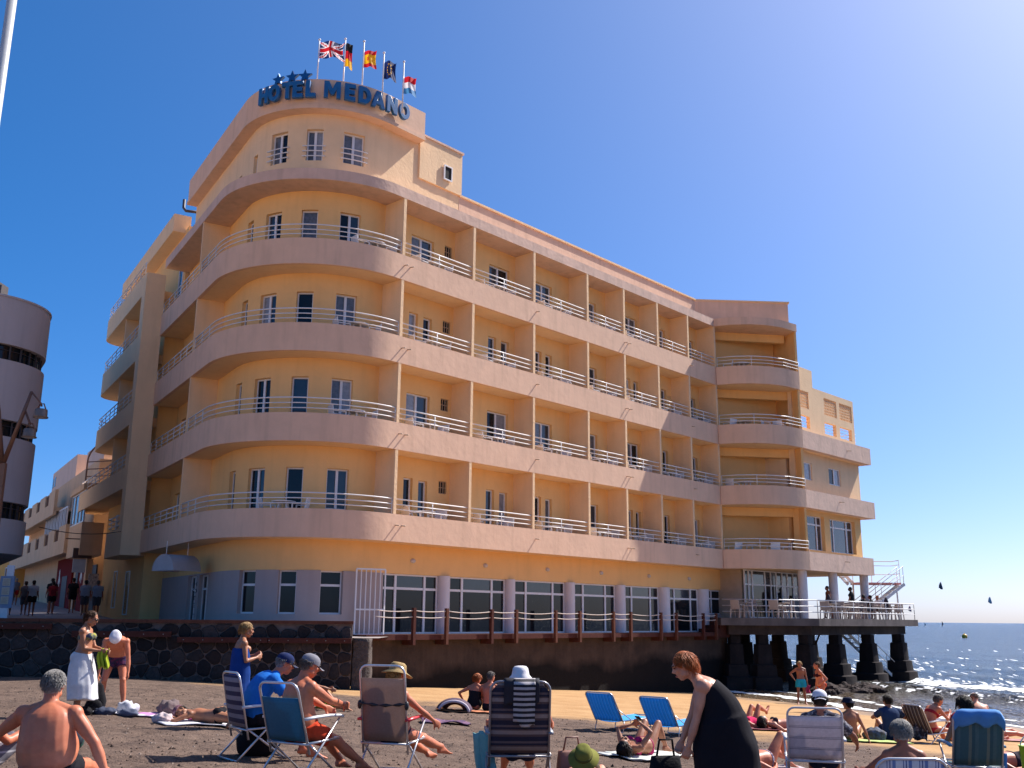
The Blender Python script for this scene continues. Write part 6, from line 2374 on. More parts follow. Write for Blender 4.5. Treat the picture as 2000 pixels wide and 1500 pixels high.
folding_chair(at(-3.08, 12.75), rad(-52), "purple and grey striped folding chair holding the man in the navy cap", F_STR1, bh=.66, lean=.22, w=.5, gap=.03)
folding_chair(at(-2.25, 11.45), rad(-30), "blue mesh folding chair with white armrests, man in grey cap seated", F_BLUE, bh=.66, lean=.34, w=.54, gap=.16)
folding_chair(at(-1.33, 12.05), rad(-16), "beige mesh folding chair with a bare hoop on top and red armrest", F_BEIGE, bh=.86, lean=.20, w=.54, gap=.14, arm=M("red_plastic", (.55, .03, .04), .35))
folding_chair(at(.10, 11.55), rad(3), "high-backed navy and brown striped lounge chair with clothes over the top", F_STR2, frame=GREYT, bh=.80, lean=.26, w=.64, top_r=.10, arm=M("grey_armrest", (.25, .26, .29), .4), armz=.22)
folding_chair(at(3.80, 13.1), rad(-12), "white-framed folding chair draped with a white lined towel", F_TOWELW, frame=M("white_tube", (.62, .58, .57), .35), bh=.66, lean=.30, w=.64, gap=.10)
folding_chair(at(3.72, 10.1), rad(0), "low white chair with thin blue stripes behind the grey-haired woman", F_BW, bh=.50, lean=.30, w=.66, sz=.22, armz=.2, arm=None, top_r=.12)
folding_chair(at(6.02, 13.7), rad(-8), "teal striped folding chair with a blue towel over its back", F_TEAL, bh=.72, lean=.34, w=.60, top_r=.10, arm=M("blue_tube", (.08, .22, .36), .4))
folding_chair(at(9.22, 23.0), rad(-62), "brown striped folding chair near the water, woman leaning forward in it", F_CH26, bh=.66, lean=.45, w=.55, sz=.22)

def sunbed(loc, yaw, label, back=1.0):
    root = empty("sunbed", loc, yaw, label, "sunbed", "blue sunbeds")
    w, sz = .32, .21
    m = MB()
    L, c = math.sin(.62), math.cos(.62)
    bk = lambda x, h: (x, -.35 - L * h, sz + c * h)
    pts = [bk(-w, 0), bk(-w, .60)] + [bk(-w + .08 + .08 * math.cos(t), .60 + .08 * math.sin(t)) for t in np.linspace(math.pi, math.pi / 2, 4)] + [bk(w - .08 + .08 * math.cos(t), .60 + .08 * math.sin(t)) for t in np.linspace(math.pi / 2, 0, 4)] + [bk(w, 0)]
    m.tube(pts, .014, 8)
    m.build("back_frame", ALU, root, True)
    m = MB()
    for s in (-1, 1):
        m.tube([(w * s, -.35, sz), (w * s, 1.15, sz)], .014, 8)
    m.tube([(-w, 1.15, sz), (w, 1.15, sz)], .014, 8)
    for y in (-.30, .45, 1.05):
        m.tube([(-w, y, sz), (-w - .01, y - .06, .0), (w + .01, y - .06, 0.0), (w, y, sz)], .0125, 8)
    for s in (-1, 1):
        m.tube([(w * s, -.02, sz), bk(w * s, .28)], .010, 6)
    m.build("bed_frame", ALU, root, True)
    m = MB()
    m.sheet([[(x, bk(x, h)[1] - .05 * (1 - (x / w) ** 2) * math.sin(math.pi * h / .68) - (.09 * (1 - h / .1) * (1 - (x / w) ** 2) if h < .1 else 0), bk(x, h)[2] - .02 * math.sin(math.pi * h / .68)) for x in np.linspace(-w + .01, w - .01, 7)] for h in np.linspace(0, .66, 8)], .006)
    m.build("back_fabric", F_LBLUE, root, True)
    m = MB()
    m.sheet([[(x, y, sz + .006 - .035 * (1 - (x / w) ** 2)) for x in np.linspace(-w + .01, w - .01, 7)] for y in np.linspace(-.34, 1.13, 8)], .006)
    m.build("bed_fabric", F_LBLUE, root, True)
    return root
sunbed(at(2.22, 21.2), rad(-38), "empty bright blue sunbed with raised back, left of the pair")
sunbed(at(3.22, 20.6), rad(-38), "empty bright blue sunbed with raised back, right of the pair beside the woman in black")

# ------------------------------------------------------------------ towels, bags, clothes lying about
def drape_towel(name, loc, yaw, w, l, mat, label, cat="towel", amp=.025, th=.012, seed=1):
    """a towel lying on the sand, following its bumps"""
    m = MB()
    ca, sa = math.cos(yaw), math.sin(yaw)
    P = []
    for u in np.linspace(-l / 2, l / 2, 15):
        row = []
        for v in np.linspace(-w / 2, w / 2, 11):
            jx = .05 * noise.noise(Vector((u * 1.5, v * 1.5, seed)))
            x, y = u + jx, v + jx
            X, Y = loc[0] + ca * x - sa * y, loc[1] + sa * x + ca * y
            row.append((X - loc[0], Y - loc[1], zsb(X, Y) - zs(*loc) + .03 + amp * abs(noise.noise(Vector((u * 3, v * 3, seed * 5))))))
        P.append(row)
    m.sheet(P, th)
    o = m.build(name, mat, None, True)
    o.location = at(*loc)
    tag(o, label, cat)
    return o
def heap(name, loc, size, mat, label, cat, seed=1, amp=.5, mats=None, sub=True):
    """soft crumpled bundle"""
    m = MB()
    m.ell((0, 0, size[2] * .42), (size[0] / 2, size[1] / 2, size[2] * .62), n=26, k=16)
    out = []
    for p in m.v:
        q = Vector(p)
        d = amp * .5 * noise.noise(q * (2.4 / max(size)) * 2 + Vector((seed * 7, 0, 0))) + amp * .28 * noise.noise(q * (7 / max(size)) + Vector((0, seed * 5, 0)))
        q = Vector((q.x * (1 + d), q.y * (1 + d), max(-.02, q.z * (1 + d * 1.1))))
        out.append(tuple(q))
    m.v = out
    o = m.build(name, mat, None, True)
    o.location = at(*loc)
    tag(o, label, cat)
    return o
WT = M("white_towel", (.66, .62, .62), .9, var=.08, vs=8, bump=.5, bs=160, bd=.004)
PINK = stripes("pink_towel", 'X', [(0, (.60, .08, .30)), (.72, (.55, .25, .50)), (.86, (.66, .6, .62))], 1.9)
drape_towel("beach_towel", (-6.62, 17.75), rad(8), .75, 1.5, WT, "white towel spread behind the black backpack")
drape_towel("beach_towel", (-5.75, 17.85), rad(8), .72, 1.15, PINK, "bright pink towel spread on the grey sand")
drape_towel("beach_towel", (-4.65, 16.7), rad(6), .62, 1.75, WT, "long white towel under the woman lying face down")
drape_towel("beach_towel", (2.05, 16.0), rad(58), .9, 1.7, M("pale_pattern_towel", (.60, .58, .52), .9, var=.18, vs=6, dirt=(.30, .42, .36), dirt_s=9, dirt_a=.6), "pale patterned towel under the woman reading her phone")
drape_towel("beach_towel", (-1.02, 24.0), rad(0), .7, 1.3, M("orange_towel", (.55, .19, .08), .9, var=.3, vs=9), "orange towel beside the sitting couple")
drape_towel("sarong", (-1.2, 20.0), rad(4), .55, .95, M("purple_print", (.07, .035, .09), .85, var=.6, vs=14, dirt=(.30, .10, .14), dirt_s=16, dirt_a=.8), "dark purple printed cloth left on the sand", "cloth", .10)
drape_towel("beach_towel", (7.7, 22.2), rad(8), .6, 1.5, M("lime_towel", (.42, .52, .16), .9, var=.2, vs=8), "pale lime towel under the sitters by the shore")
drape_towel("beach_towel", (12.0, 25.6), rad(12), .7, 1.6, M("rose_towel", (.5, .24, .22), .9, var=.3, vs=8), "faded rose towel far right near the water")
drape_towel("beach_towel", (3.55, 14.75), rad(32), .8, 1.8, M("grey_towel", (.32, .27, .28), .9, var=.2, vs=8), "grey towel beneath the woman lying behind the white chair")
drape_towel("beach_towel", (5.9, 24.1), rad(20), .8, 1.7, M("dark_red_towel", (.2, .05, .06), .9, var=.3, vs=8), "dark red towel under the two women lying together")

BLK = M("black_nylon", (.010, .009, .011), .8, spec=.12, var=.3, vs=10, bump=.5, bs=40, bd=.01)
DBL = M("dark_denim", (.03, .038, .07), .85, var=.4, vs=12, bump=.6, bs=60, bd=.008)
def backpack(loc, yaw, label, h=.5):
    root = empty("backpack", loc, yaw, label, "backpack")
    m = MB()
    for z0, w, d in ((0, .34, .24),):
        rings = []
        for z, k in ((0, .95), (.06, 1.05), (.2, .95), (.34, .62), (.46, .34), (h, .12)):
            rings.append([(w / 2 * k * (abs(math.cos(t)) ** .7 * (1 if math.cos(t) > 0 else -1)) + z * .15, d / 2 * k * (abs(math.sin(t)) ** .7 * (1 if math.sin(t) > 0 else -1)), z) for t in np.linspace(0, 2 * math.pi, 20, endpoint=False)])
        m.loft(rings)
    me = m.mesh("b")
    b = link("body", me, BLK, root, True)
    wrinkle(me, .03, 7)
    m = MB(); m.ell((.02, -.13, .13), (.12, .05, .11), n=12, k=8); link("pocket", m.mesh("p"), BLK, root, True)
    m = MB(); m.tube([(.05, .1, .42), (.0, .18, .3), (-.02, .16, .05)], .018, 6); m.tube([(.04, 0, h - .02), (.06, .02, h + .05), (.08, 0, h - .03)], .012, 6); link("strap", m.mesh("s"), M("strap_grey", (.06, .05, .055), .7), root, True)
    return root
backpack(at(-7.0, 17.6), rad(20), "black backpack standing on the sand behind the big man")
heap("clothes_bundle", (-7.05, 17.25), (.34, .26, .14), BLK, "low black bundle in front of the backpack", "bundle", 2)
heap("clothes_bundle", (-6.72, 17.35), (.34, .24, .12), DBL, "blue printed clothes bundle on the white towel's near edge", "bundle", 3)
heap("clothes_bundle", (-6.35, 17.45), (.36, .24, .11), M("slate_cloth", (.07, .08, .12), .85, var=.3, vs=10), "slate blue folded clothes on the white towel", "bundle", 4)
heap("clothes_bundle", (-6.5, 17.8), (.36, .28, .2), M("white_cloth", (.55, .53, .55), .9, var=.2, vs=14, dirt=(.12, .12, .16), dirt_s=11, dirt_a=.6), "white striped shirt heaped on the towel behind the denim bundle", "bundle", 5)
heap("sun_hat", (-5.93, 18.2), (.38, .34, .22), M("taupe_cloth", (.13, .09, .085), .9, var=.3, vs=12), "crumpled taupe hat lying on the far towel", "hat", 6)
heap("clothes_bundle", (-5.48, 16.55), (.32, .24, .15), M("pale_print_cloth", (.48, .38, .37), .9, var=.3, vs=12, dirt=(.25, .06, .06), dirt_s=10, dirt_a=.5), "pale printed scarf bundle beside the head of the woman lying face down", "bundle", 7)
def dome_shade(loc, label):
    root = empty("beach_shell", loc, rad(0), label, "beach shell")
    m = MB()
    P = [[(.42 * math.cos(t) * math.cos(e), .38 * math.sin(e) - .1, .30 * math.sin(t) * math.cos(e)) for t in np.linspace(.05, math.pi - .3, 13)] for e in np.linspace(-.6, 1.1, 8)]
    m.sheet(P, .015)
    m.build("canopy", M("plum_canvas", (.10, .055, .085), .8, var=.25, vs=8, transl=.2), root, True)
    m = MB(); m.tube([P[0][i] for i in range(13)], .03, 8); m.build("rim", M("pale_rim", (.5, .42, .46), .8), root, True)
dome_shade(at(-1.25, 23.9), "plum coloured half-shell cushion lying beside the sitting couple")
def cooler(loc, yaw, label):
    root = empty("cool_bag", loc, yaw, label, "bag")
    GR = M("lime_bag", (.22, .36, .03), .6, var=.15, vs=9)
    for s in (-1, 1):
        m = MB()
        rings = [[(s * .125 + .12 * k * (abs(math.cos(t)) ** .6 * (1 if math.cos(t) > 0 else -1)), .13 * k * (abs(math.sin(t)) ** .6 * (1 if math.sin(t) > 0 else -1)), z) for t in np.linspace(0, 2 * math.pi, 16, endpoint=False)] for z, k in ((0, .9), (.03, 1), (.13, 1.0), (.18, .86), (.19, .5))]
        m.loft(rings)
        m.build("body", GR, root, True)
    m = MB(); m.tube([(-.1, 0, .17), (0, 0, .24), (.1, 0, .17)], .01, 6); m.build("handle", M("dark_green_strap", (.05, .09, .02), .7), root, True)
cooler(at(-3.86, 22.2), 0, "lime green soft bag in front of the woman hugging her knees")
heap("bag", (-3.12, 13.0), (.5, .42, .36), BLK, "black bag stowed under the purple striped chair", "bag", 9, .2)
def handbag(loc, yaw, w, h, mat, label, lean=.0):
    root = empty("bag", loc, yaw, label, "bag")
    m = MB()
    rings = [[(w / 2 * k * (abs(math.cos(t)) ** .5 * (1 if math.cos(t) > 0 else -1)), .085 * k2 * (abs(math.sin(t)) ** .6 * (1 if math.sin(t) > 0 else -1)) - lean * z, z) for t in np.linspace(0, 2 * math.pi, 18, endpoint=False)] for z, k, k2 in ((0, .94, .9), (.02, 1, 1.05), (h * .6, .98, .95), (h * .95, .9, .5), (h, .88, .25))]
    m.loft(rings)
    m.build("body", mat, root, 60)
    m = MB()
    m.tube([(-w * .28, -lean * h, h * .95), (-w * .2, -lean * h - .02, h + .14), (w * .2, -lean * h - .02, h + .14), (w * .28, -lean * h, h * .95)], .011, 7)
    m.build("handle", mat, root, True)
    return root
handbag(at(.70, 11.75), rad(12), .34, .40, M("tan_leather", (.24, .10, .065), .5, var=.2), "tan leather bag propped up behind the olive green hat")
handbag((1.42, 9.55, zs(1.42, 9.55) + .28), rad(10), .30, .32, BLK, "black bag hanging in the bent woman's hand")
heap("bag", (5.15, 12.75), (.36, .32, .30), M("pale_grey_bag", (.36, .31, .31), .8, var=.2, vs=9), "pale grey bag on the sand beside the teal striped chair", "bag", 11, .3)
heap("clothes_bundle", (5.3, 12.6), (.5, .36, .14), M("black_red_cloth", (.03, .015, .018), .8, var=.5, vs=9, dirt=(.18, .03, .04), dirt_s=6, dirt_a=.7), "dark clothes with red edges in front of the pale grey bag", "bundle", 12)
heap("bag", (6.45, 22.6), (.55, .4, .24), BLK, "dark bag left of the woman in the navy hat", "bag", 13, .4)
heap("bag", (7.85, 22.5), (.5, .36, .26), M("net_bag", (.05, .045, .05), .8, var=.6, vs=16, dirt=(.05, .12, .3), dirt_s=9, dirt_a=.6), "dark net bag between the two sitters by the shore", "bag", 14, .4)
heap("bag", (-5.30, 12.6), (.42, .34, .26), M("navy_green_bag", (.02, .025, .045), .8, var=.4, vs=9, dirt=(.05, .30, .12), dirt_s=7, dirt_a=.8), "navy bag with green cords on the sand right of the big man", "bag", 15, .3)
# towel tents and drapes
def drape(name, P, mat, label, cat, loc, yaw, parent=None, th=.012):
    m = MB(); m.sheet(P, th)
    o = m.build(name, mat, parent, True)
    o.location = loc; o.rotation_euler = (0, 0, yaw)
    tag(o, label, cat)
    return o
def hanging(wid, hh, depth=.12, seed=1, n=13, k=11, back=.0):
    P = []
    for v in np.linspace(0, 1, k):
        row = []
        for u in np.linspace(-.5, .5, n):
            f = .035 * math.sin(u * 17 + seed) * (.3 + v) + .02 * math.sin(u * 31 + seed * 2)
            row.append((u * wid * (1 + .12 * v) + .02 * math.sin(v * 5 + seed), -depth * v * .3 - f - back * v, -hh * v + .02 * math.sin(u * 9 + seed)))
        P.append(row)
    return P
TURQ = M("turquoise_towel", (.16, .40, .40), .9, var=.15, vs=7, bump=.4, bs=150, bd=.004)
drape("beach_towel", hanging(.30, .62, .5, 2, back=-.3), TURQ, "turquoise towel hanging down the left side of the high striped chair", "towel", (-.30, 11.5, zs(-.3, 11.5) + .55), rad(-50))
def over_chair(u0, u1, hh, bh, lean, sz, w, top_r, mat, label, name, chair_loc, yaw, seed, ragged=.08, front=.12):
    """cloth folded over the top of a chair back"""
    L, c = math.sin(lean), math.cos(lean)
    P = []
    for v in np.linspace(-front, hh, 12):
        row = []
        for u in np.linspace(u0, u1, 13):
            x = u * w / 2
            edge = bh - (top_r - math.sqrt(max(0, top_r ** 2 - max(0, abs(x) - (w / 2 - top_r)) ** 2)) if abs(x) > w / 2 - top_r else 0)
            r = .035
            hang = v * (1 + ragged * 2.2 * noise.noise(Vector((u * 2.2, seed, 0))))
            if v < 0:
                y, h = r, edge + hang
            elif v < .06:
                a = math.pi * v / .06
                y, h = r * math.cos(a), edge + r * math.sin(a)
            else:
                y, h = -r - .02 - .02 * math.sin(u * 8 + seed) - .02 * v, edge - (hang - .06)
            row.append((x, -.22 - L * h + y * c, sz + c * h + y * L))
        P.append(row)
    return drape(name, P, mat, label, "towel" if "towel" in name else "shirt", chair_loc, yaw)
CL = at(.10, 11.55)
over_chair(-.55, .62, .30, .80, .26, .36, .64, .10, M("black_shirt", (.014, .013, .022), .85, var=.3, vs=9), "black shirt folded over the top of the high striped chair", "shirt", CL, rad(3), 3, .25)
F_BWS = stripes("black_white_stripes", 'Z', [(0, (.02, .018, .025)), (.5, (.55, .50, .50))], .055)
o = over_chair(-.25, .52, .50, .82, .27, .36, .60, .08, F_BWS, "black and white striped top hanging from the high striped chair", "shirt", CL, rad(3), 7, .3, .02)
o.location = (CL[0], CL[1] - .03, CL[2] - .02)
over_chair(-1.02, 1.02, .20, .72, .34, .36, .60, .10, M("bright_blue_towel", (.10, .29, .62), .9, var=.15, vs=7, bump=.5, bs=150, bd=.004, transl=.15), "bright blue towel laid over the back of the teal striped chair", "beach_towel", at(6.02, 13.7), rad(-8), 5, .2)
drape("beach_towel", hanging(.22, .62, .3, 4), M("bright_blue_towel"), "end of a blue towel trailing to the sand right of the teal chair", "towel", (6.42, 13.75, zs(6.4, 13.75) + .5), rad(-70))
drape("sarong", hanging(.3, .55, .1, 6), M("black_white_print", (.03, .025, .03), .85, var=.4, vs=9, dirt=(.5, .45, .45), dirt_s=9, dirt_a=.9), "black and white printed cloth hanging behind the brown striped chair", "cloth", (8.98, 22.85, zs(9, 22.9) + .62), rad(-40))
def bucket(loc, label):
    root = empty("bucket", loc, 0, label, "bucket")
    m = MB(); m.lathe([(.13, -.28), (.14, -.26), (.17, .40), (.18, .42), (.165, .41)], n=20); m.build("pail", M("lime_plastic", (.36, .52, .02), .35, var=.08, transl=.2), root, 40)
    m = MB(); m.tube([(.17 * math.cos(t), 0, .40 + .16 * math.sin(t)) for t in np.linspace(.1, math.pi - .1, 9)], .008, 6); m.build("handle", PLASTIC_W, root, True)
bucket(at(6.30, 12.6, .28), "lime green plastic bucket at the right edge of the beach")
# mattress under the big man, sand board beside it
def mattress(loc, yaw, label):
    root = empty("beach_mattress", loc, yaw, label, "mattress")
    m = MB()
    st = stripes("blue_white_bands", 'X', [(0, (.07, .16, .46)), (.3, (.62, .60, .64)), (.5, (.05, .12, .40)), (.75, (.58, .57, .62))], .42)
    for i in range(5):
        y = -.36 + i * .18
        m = MB(); m.tube([(-.6, y, .06), (-.57, y, .06), (.75, y, .06), (.8, y, .06)], [.03, .08, .08, .03], 12)
        m.build("tube", st, root, True)
mattress(at(-3.95, 9.45), rad(14), "blue and white banded air mattress under the big shirtless man")

def chair_strap(chair_loc, yaw, lean, sz, h, w):
    L, c = math.sin(lean), math.cos(lean)
    root = empty("carrying_strap", chair_loc, yaw, "dark twisted strap tied across the back of the beige chair", "strap")
    m = MB()
    P = []
    for x in np.linspace(-w / 2 - .02, w / 2 + .02, 15):
        k = .012 + .008 * math.sin(x * 40)
        y, z = -.25 - L * h, sz + c * h - .02 * (1 - (2 * x / w) ** 2)
        P.append([(x, y - .004, z - k), (x, y - .004, z + k)])
    m.sheet(P, .006)
    m.build("band", BLACKP, root, True)
    for s in (-1, 1):
        m = MB(); m.ell((s * (w / 2 + .015), -.23 - L * h, sz + c * h - .02), (.026, .03, .05), n=10, k=7); m.build("knot", BLACKP, root, True)
chair_strap(at(-1.33, 12.05), rad(-16), .20, .36, .44, .54)

# ------------------------------------------------------------------ the bathers
P_SIT = dict(pel=(0, 0, .13))
def chair_pose(sz=.36, lean=.32, knee=.42, fx=.55, spread=.12, fwd=0.0):
    """seated in a folding chair: local origin is the chair's"""
    pz = sz + .10
    py = -.10
    ny, nz = py - .5 * math.sin(lean) + fwd, pz + .5 * math.cos(lean)
    return dict(pel=(0, py, pz), neck=(0, ny, nz), bow=(0, -.03, 0), footR=(spread + .03, fx, .09), footL=(-spread - .03, fx - .04, .09), kneeR=(spread, .6, 1.2), kneeL=(-spread, .6, 1.2),
                handR=(.31, .12, sz + .30), handL=(-.31, .10, sz + .30), elbowR=(.5, -.4, .3), elbowL=(-.5, -.4, .3))
def C(name, col=(.5, .5, .5), **k):
    return M(name, col, .9, spec=.12, var=.15, vs=10, bump=.4, bs=120, bd=.003, **k)
BLACKC = C("black_cloth", (.014, .013, .016))

# 1 big grey-haired man, back to the camera
p = Person(at(-4.20, 9.65, .02), rad(4), "big sunburnt grey-haired man sitting with his back to us in black trunks", "m", 1.92, .95, "red", .010,
           pel=(0, .02, .15), neck=(-.03, -.02, .62), bow=(0, -.05, 0), head_dir=(-.1, 1, -.15), handR=(.46, -.02, .12), palmR=(0, 0, -1), hdirR=(.35, .8, -.35), curlR=.15, elbowR=(.8, -.2, .5),
           handL=(-.62, .22, .28), elbowL=(-.62, -.3, .4), footR=(.22, .85, .0), footL=(-.25, .8, .0), kneeR=(.2, .5, 1), kneeL=(-.3, .5, 1), broad=1.2)
p.hair("grey", .026, 2200, .97, seed=3, tw=.45)
p.shorts(BLACKC, .5, .014, .10, "trunks")
# 2 edge of another sitter
p = Person(at(-5.02, 9.9, .02), rad(-14), "sunburnt person in grey striped shorts, mostly cut off by the left edge", "m", 1.75, .4, "red", .012,
           pel=(0, 0, .14), neck=(0, -.12, .60), footR=(.20, .52, .02), footL=(-.2, .5, .02), kneeR=(.3, .3, 1), kneeL=(-.3, .3, 1), handR=(.30, .3, .42), handL=(-.3, .3, .42))
p.hair("brown", .04)
p.shorts(stripes("grey_white_shorts", 'Z', [(0, (.20, .19, .22)), (.8, (.6, .58, .6))], .09), .9, .02)
# 3 young woman in a white wrap
p = Person(at(-7.12, 17.2), rad(-88), "young woman standing in a bandeau top and long white wrap, wearing glasses", "f", 1.72, .12, "tan", .010, face=True,
           neck=(0, .02, 1.395), bow=(0, .02, 0), head_dir=(0, .9, -.42), handR=(.05, .30, 1.03), handL=(-.04, .36, 1.02), elbowR=(.3, -.3, .9), elbowL=(-.35, -.2, .9), footR=(.10, .05, .085), footL=(-.1, -.06, .085), curlR=.9, curlL=.9)
p.hair("brown", .05, 420, 1.0, seed=4, tail=.26)
p.glasses()
p.bra(C("bandeau_print", (.05, .06, .10), dirt=(.45, .40, .06), dirt_s=14, dirt_a=.9), .009, "bandeau_top", .60, .76, straps=False)
w = p.wrap(C("white_wrap", (.70, .68, .68), transl=.2), .16, .72, .016, 1.32, lean=(.02, .10))
m = MB(); m.sheet(hanging(.16, .30, .05, 3), .02)
o = m.build("bikini", C("lime_yellow_bikini", (.36, .42, .03)), None, True)
o.location = (-7.12 + .36, 17.2, zs(-7.12, 17.2) + 1.06)
o.rotation_euler = (0, 0, rad(30))
tag(o, "lime green bikini dangling from the young woman's hands", "bikini")
# 4 man bending over, white cap
p = Person(at(-7.16, 18.8), rad(196), "suntanned man in a white cap and patterned trunks bending forwards over the towels", "m", 1.74, .3, "red", .012, face=False,
           pel=(0, -.10, .86), neck=(0, .30, 1.17), bow=(0, -.06, .05), head_dir=(0, .45, -.9), head_up=(0, .9, .45), handR=(.24, .32, .53), handL=(-.26, .34, .56), elbowR=(.6, .1, .8), elbowL=(-.6, .1, .8),
           footR=(.20, -.02, .085), footL=(-.20, .10, .085), kneeR=(.22, .6, .5), kneeL=(-.22, .6, .5))
p.hair("grey", .02, 200, hatted=True)
p.hat(C("white_hat", (.66, .62, .64)), .012, .105, .01, "white_cap")
p.shorts(C("plaid_trunks", (.035, .025, .06), dirt=(.24, .03, .08), dirt_s=18, dirt_a=.8), .42, .018, .14, "trunks")
# 5 woman in a blue towel
p = Person(at(-4.22, 16.3), rad(-62), "short-haired blond woman standing wrapped in a royal blue towel", "f", 1.64, .15, "tan", .010, face=True,
           neck=(0, -.01, 1.40), head_dir=(.0, 1, -.22), handR=(.10, .22, 1.12), handL=(-.06, .24, 1.16), elbowR=(.42, -.25, .8), elbowL=(-.5, -.1, .8), footR=(.09, .12, .085), footL=(-.09, -.10, .085), curlR=1, curlL=1)
p.hair("blond", .07, 620, 1.05, seed=5)
p.wrap(C("royal_blue_towel", (.012, .05, .22), transl=.1), .69, .84, .022, 1.28, "wrapped_towel", .012)
# 6 woman lying face down
p = Person(at(-4.62, 16.72, .03), rad(80), "tanned woman lying face down on a white towel with a patterned headscarf", "f", 1.66, .1, "tan", .010, face=True,
           pel=(0, 0, .12), neck=(0, .50, .16), bow=(0, 0, -.02), head_dir=(-.75, .1, -.30), head_up=(.1, 1, .15), handR=(.12, .86, .06), handL=(-.20, .84, .05), elbowR=(.6, .6, 0), elbowL=(-.6, .55, 0),
           footR=(.09, -.83, .07), footL=(-.10, -.83, .07), kneeR=(.1, -.4, -1), kneeL=(-.1, -.4, -1), toeR=(.1, -1, -.1), toeL=(-.1, -1, -.1), soleR=(0, 0, 1), soleL=(0, 0, 1))
p.hair("dark", .04, 200, hatted=True)
p.hat(C("purple_headscarf", (.16, .07, .09), dirt=(.45, .3, .3), dirt_s=16, dirt_a=.8), .004, .10, .0, "headscarf")
p.briefs(BLACKC, .006, .05)
# 7 man in blue shirt and navy cap
p = Person(at(-2.98, 12.75), rad(-66), "man in a bright blue shirt, navy cap and sunglasses leaning forward in the striped chair", "m", 1.76, .25, "red", .010, face=True,
           **{**chair_pose(.36, -.35, fwd=.02), "head_dir": (.05, 1, -.35), "bow": (0, -.09, .03), "handR": (.14, .46, .62), "handL": (-.10, .48, .60), "elbowR": (.6, -.1, .3), "elbowL": (-.6, 0, .3)})
p.hair("grey", .02, 260, hatted=True)
p.cap(C("navy_cap", (.015, .025, .085), dirt=(.4, .3, .03), dirt_s=9, dirt_a=.25))
p.glasses()
p.shirt(C("bright_blue_shirt", (.015, .14, .48)), .7, .02, .02)
p.shorts(BLACKC, .6, .016, .10)
# 8 man in grey cap in the blue chair
p = Person(at(-2.19, 11.5), rad(-40), "sunburnt man in a grey cap and orange-red shorts seated in the blue chair", "m", 1.76, .45, "red", .010, face=True,
           **{**chair_pose(.36, .05, fx=.62), "head_dir": (.25, 1, -.4), "bow": (0, -.06, 0), "handR": (.14, .34, .70), "handL": (-.16, .4, .62), "elbowR": (.6, .05, .3), "elbowL": (-.6, .1, .3)})
p.hair("greybrown", .025, 260, hatted=True)
p.cap(C("grey_cap", (.20, .19, .21)))
p.shorts(C("orange_red_shorts", (.55, .055, .02)), .62, .02, .12)
# 9 woman hugging her knees further back
p = Person(at(-4.22, 21.9), rad(-88), "woman in black sitting with her arms round one knee, half hidden by the capped men", "f", 1.66, .1, "tan", .013,
           pel=(0, 0, .13), neck=(0, -.02, .62), footR=(.10, .80, .07), footL=(-.10, .62, .07), kneeR=(.1, .5, 1), kneeL=(-.1, .4, 1), handR=(.04, .48, .40), handL=(-.06, .42, .42), elbowR=(.4, .1, .1), elbowL=(-.4, .1, .1))
p.hair("dark", .12)
p.briefs(BLACKC); p.bra(BLACKC)
# 10 woman with straw hat in the beige chair
p = Person(at(-1.26, 12.1), rad(-26), "sunburnt woman in a frayed straw hat seated in the beige chair", "f", 1.66, .45, "red", .010,
           **{**chair_pose(.36, .16, fx=.68), "head_dir": (.35, 1, -.25), "handR": (.36, .25, .56), "handL": (-.30, .25, .60), "elbowR": (.7, -.1, .3), "footR": (.22, .98, .16), "kneeR": (.2, .6, 1.0), "footL": (.02, .90, .09)})
p.hair("blond", .05, 300, hatted=True)
p.hat(M("straw", (.42, .27, .10), .8, var=.3, vs=24, bump=.6, bs=160, bd=.005, transl=.2), .085, .12, .03, "straw_hat")
p.bra(C("navy_print", (.03, .03, .06))); p.briefs(C("navy_print"))
# 11 couple sitting near the wall
p = Person(at(-.82, 24.5), rad(-10), "woman with red hair in a black swimsuit sitting left of the grey-haired man", "f", 1.64, .2, "red", .013,
           pel=(0, 0, .13), neck=(.04, -.02, .60), head_dir=(.5, 1, -.2), footR=(.1, .7, .07), footL=(-.1, .6, .07), kneeR=(.1, .4, 1), kneeL=(-.1, .4, 1), handR=(.2, .3, .3), handL=(-.3, .1, .25), elbowL=(-.5, -.1, .4))
p.hair("redhair", .09, 420, 1.08); p.shirt(BLACKC, 0, .008, .0, "swimsuit", .74)
p = Person(at(-.44, 24.35), rad(-12), "slim grey-haired man sitting close beside the red-haired woman", "m", 1.72, .0, "red", .013,
           pel=(0, 0, .13), neck=(-.02, .02, .62), head_dir=(.4, 1, -.1), footR=(.1, .7, .07), footL=(-.1, .6, .07), kneeR=(.1, .4, 1), kneeL=(-.1, .4, 1), handR=(.2, .4, .35), handL=(-.2, .4, .35))
p.hair("greybrown", .03, 300); p.shorts(BLACKC)
# 12 person with white hat in the high striped chair
p = Person(at(.12, 11.65), rad(2), "person in a white sun hat seated in the high striped chair, arm on the armrest", "m", 1.76, .3, "red", .011,
           **{**chair_pose(.36, .14, fx=.7), "handR": (.36, .28, .62), "elbowR": (.62, -.25, .4), "handL": (-.34, .2, .62), "pel": (0, -.06, .40), "neck": (0, -.15, .925)})
p.hair("grey", .02, 200, hatted=True)
p.hat(C("white_sun_hat", (.70, .66, .66)), .035, .115, .035)
p.shorts(C("navy_print"))
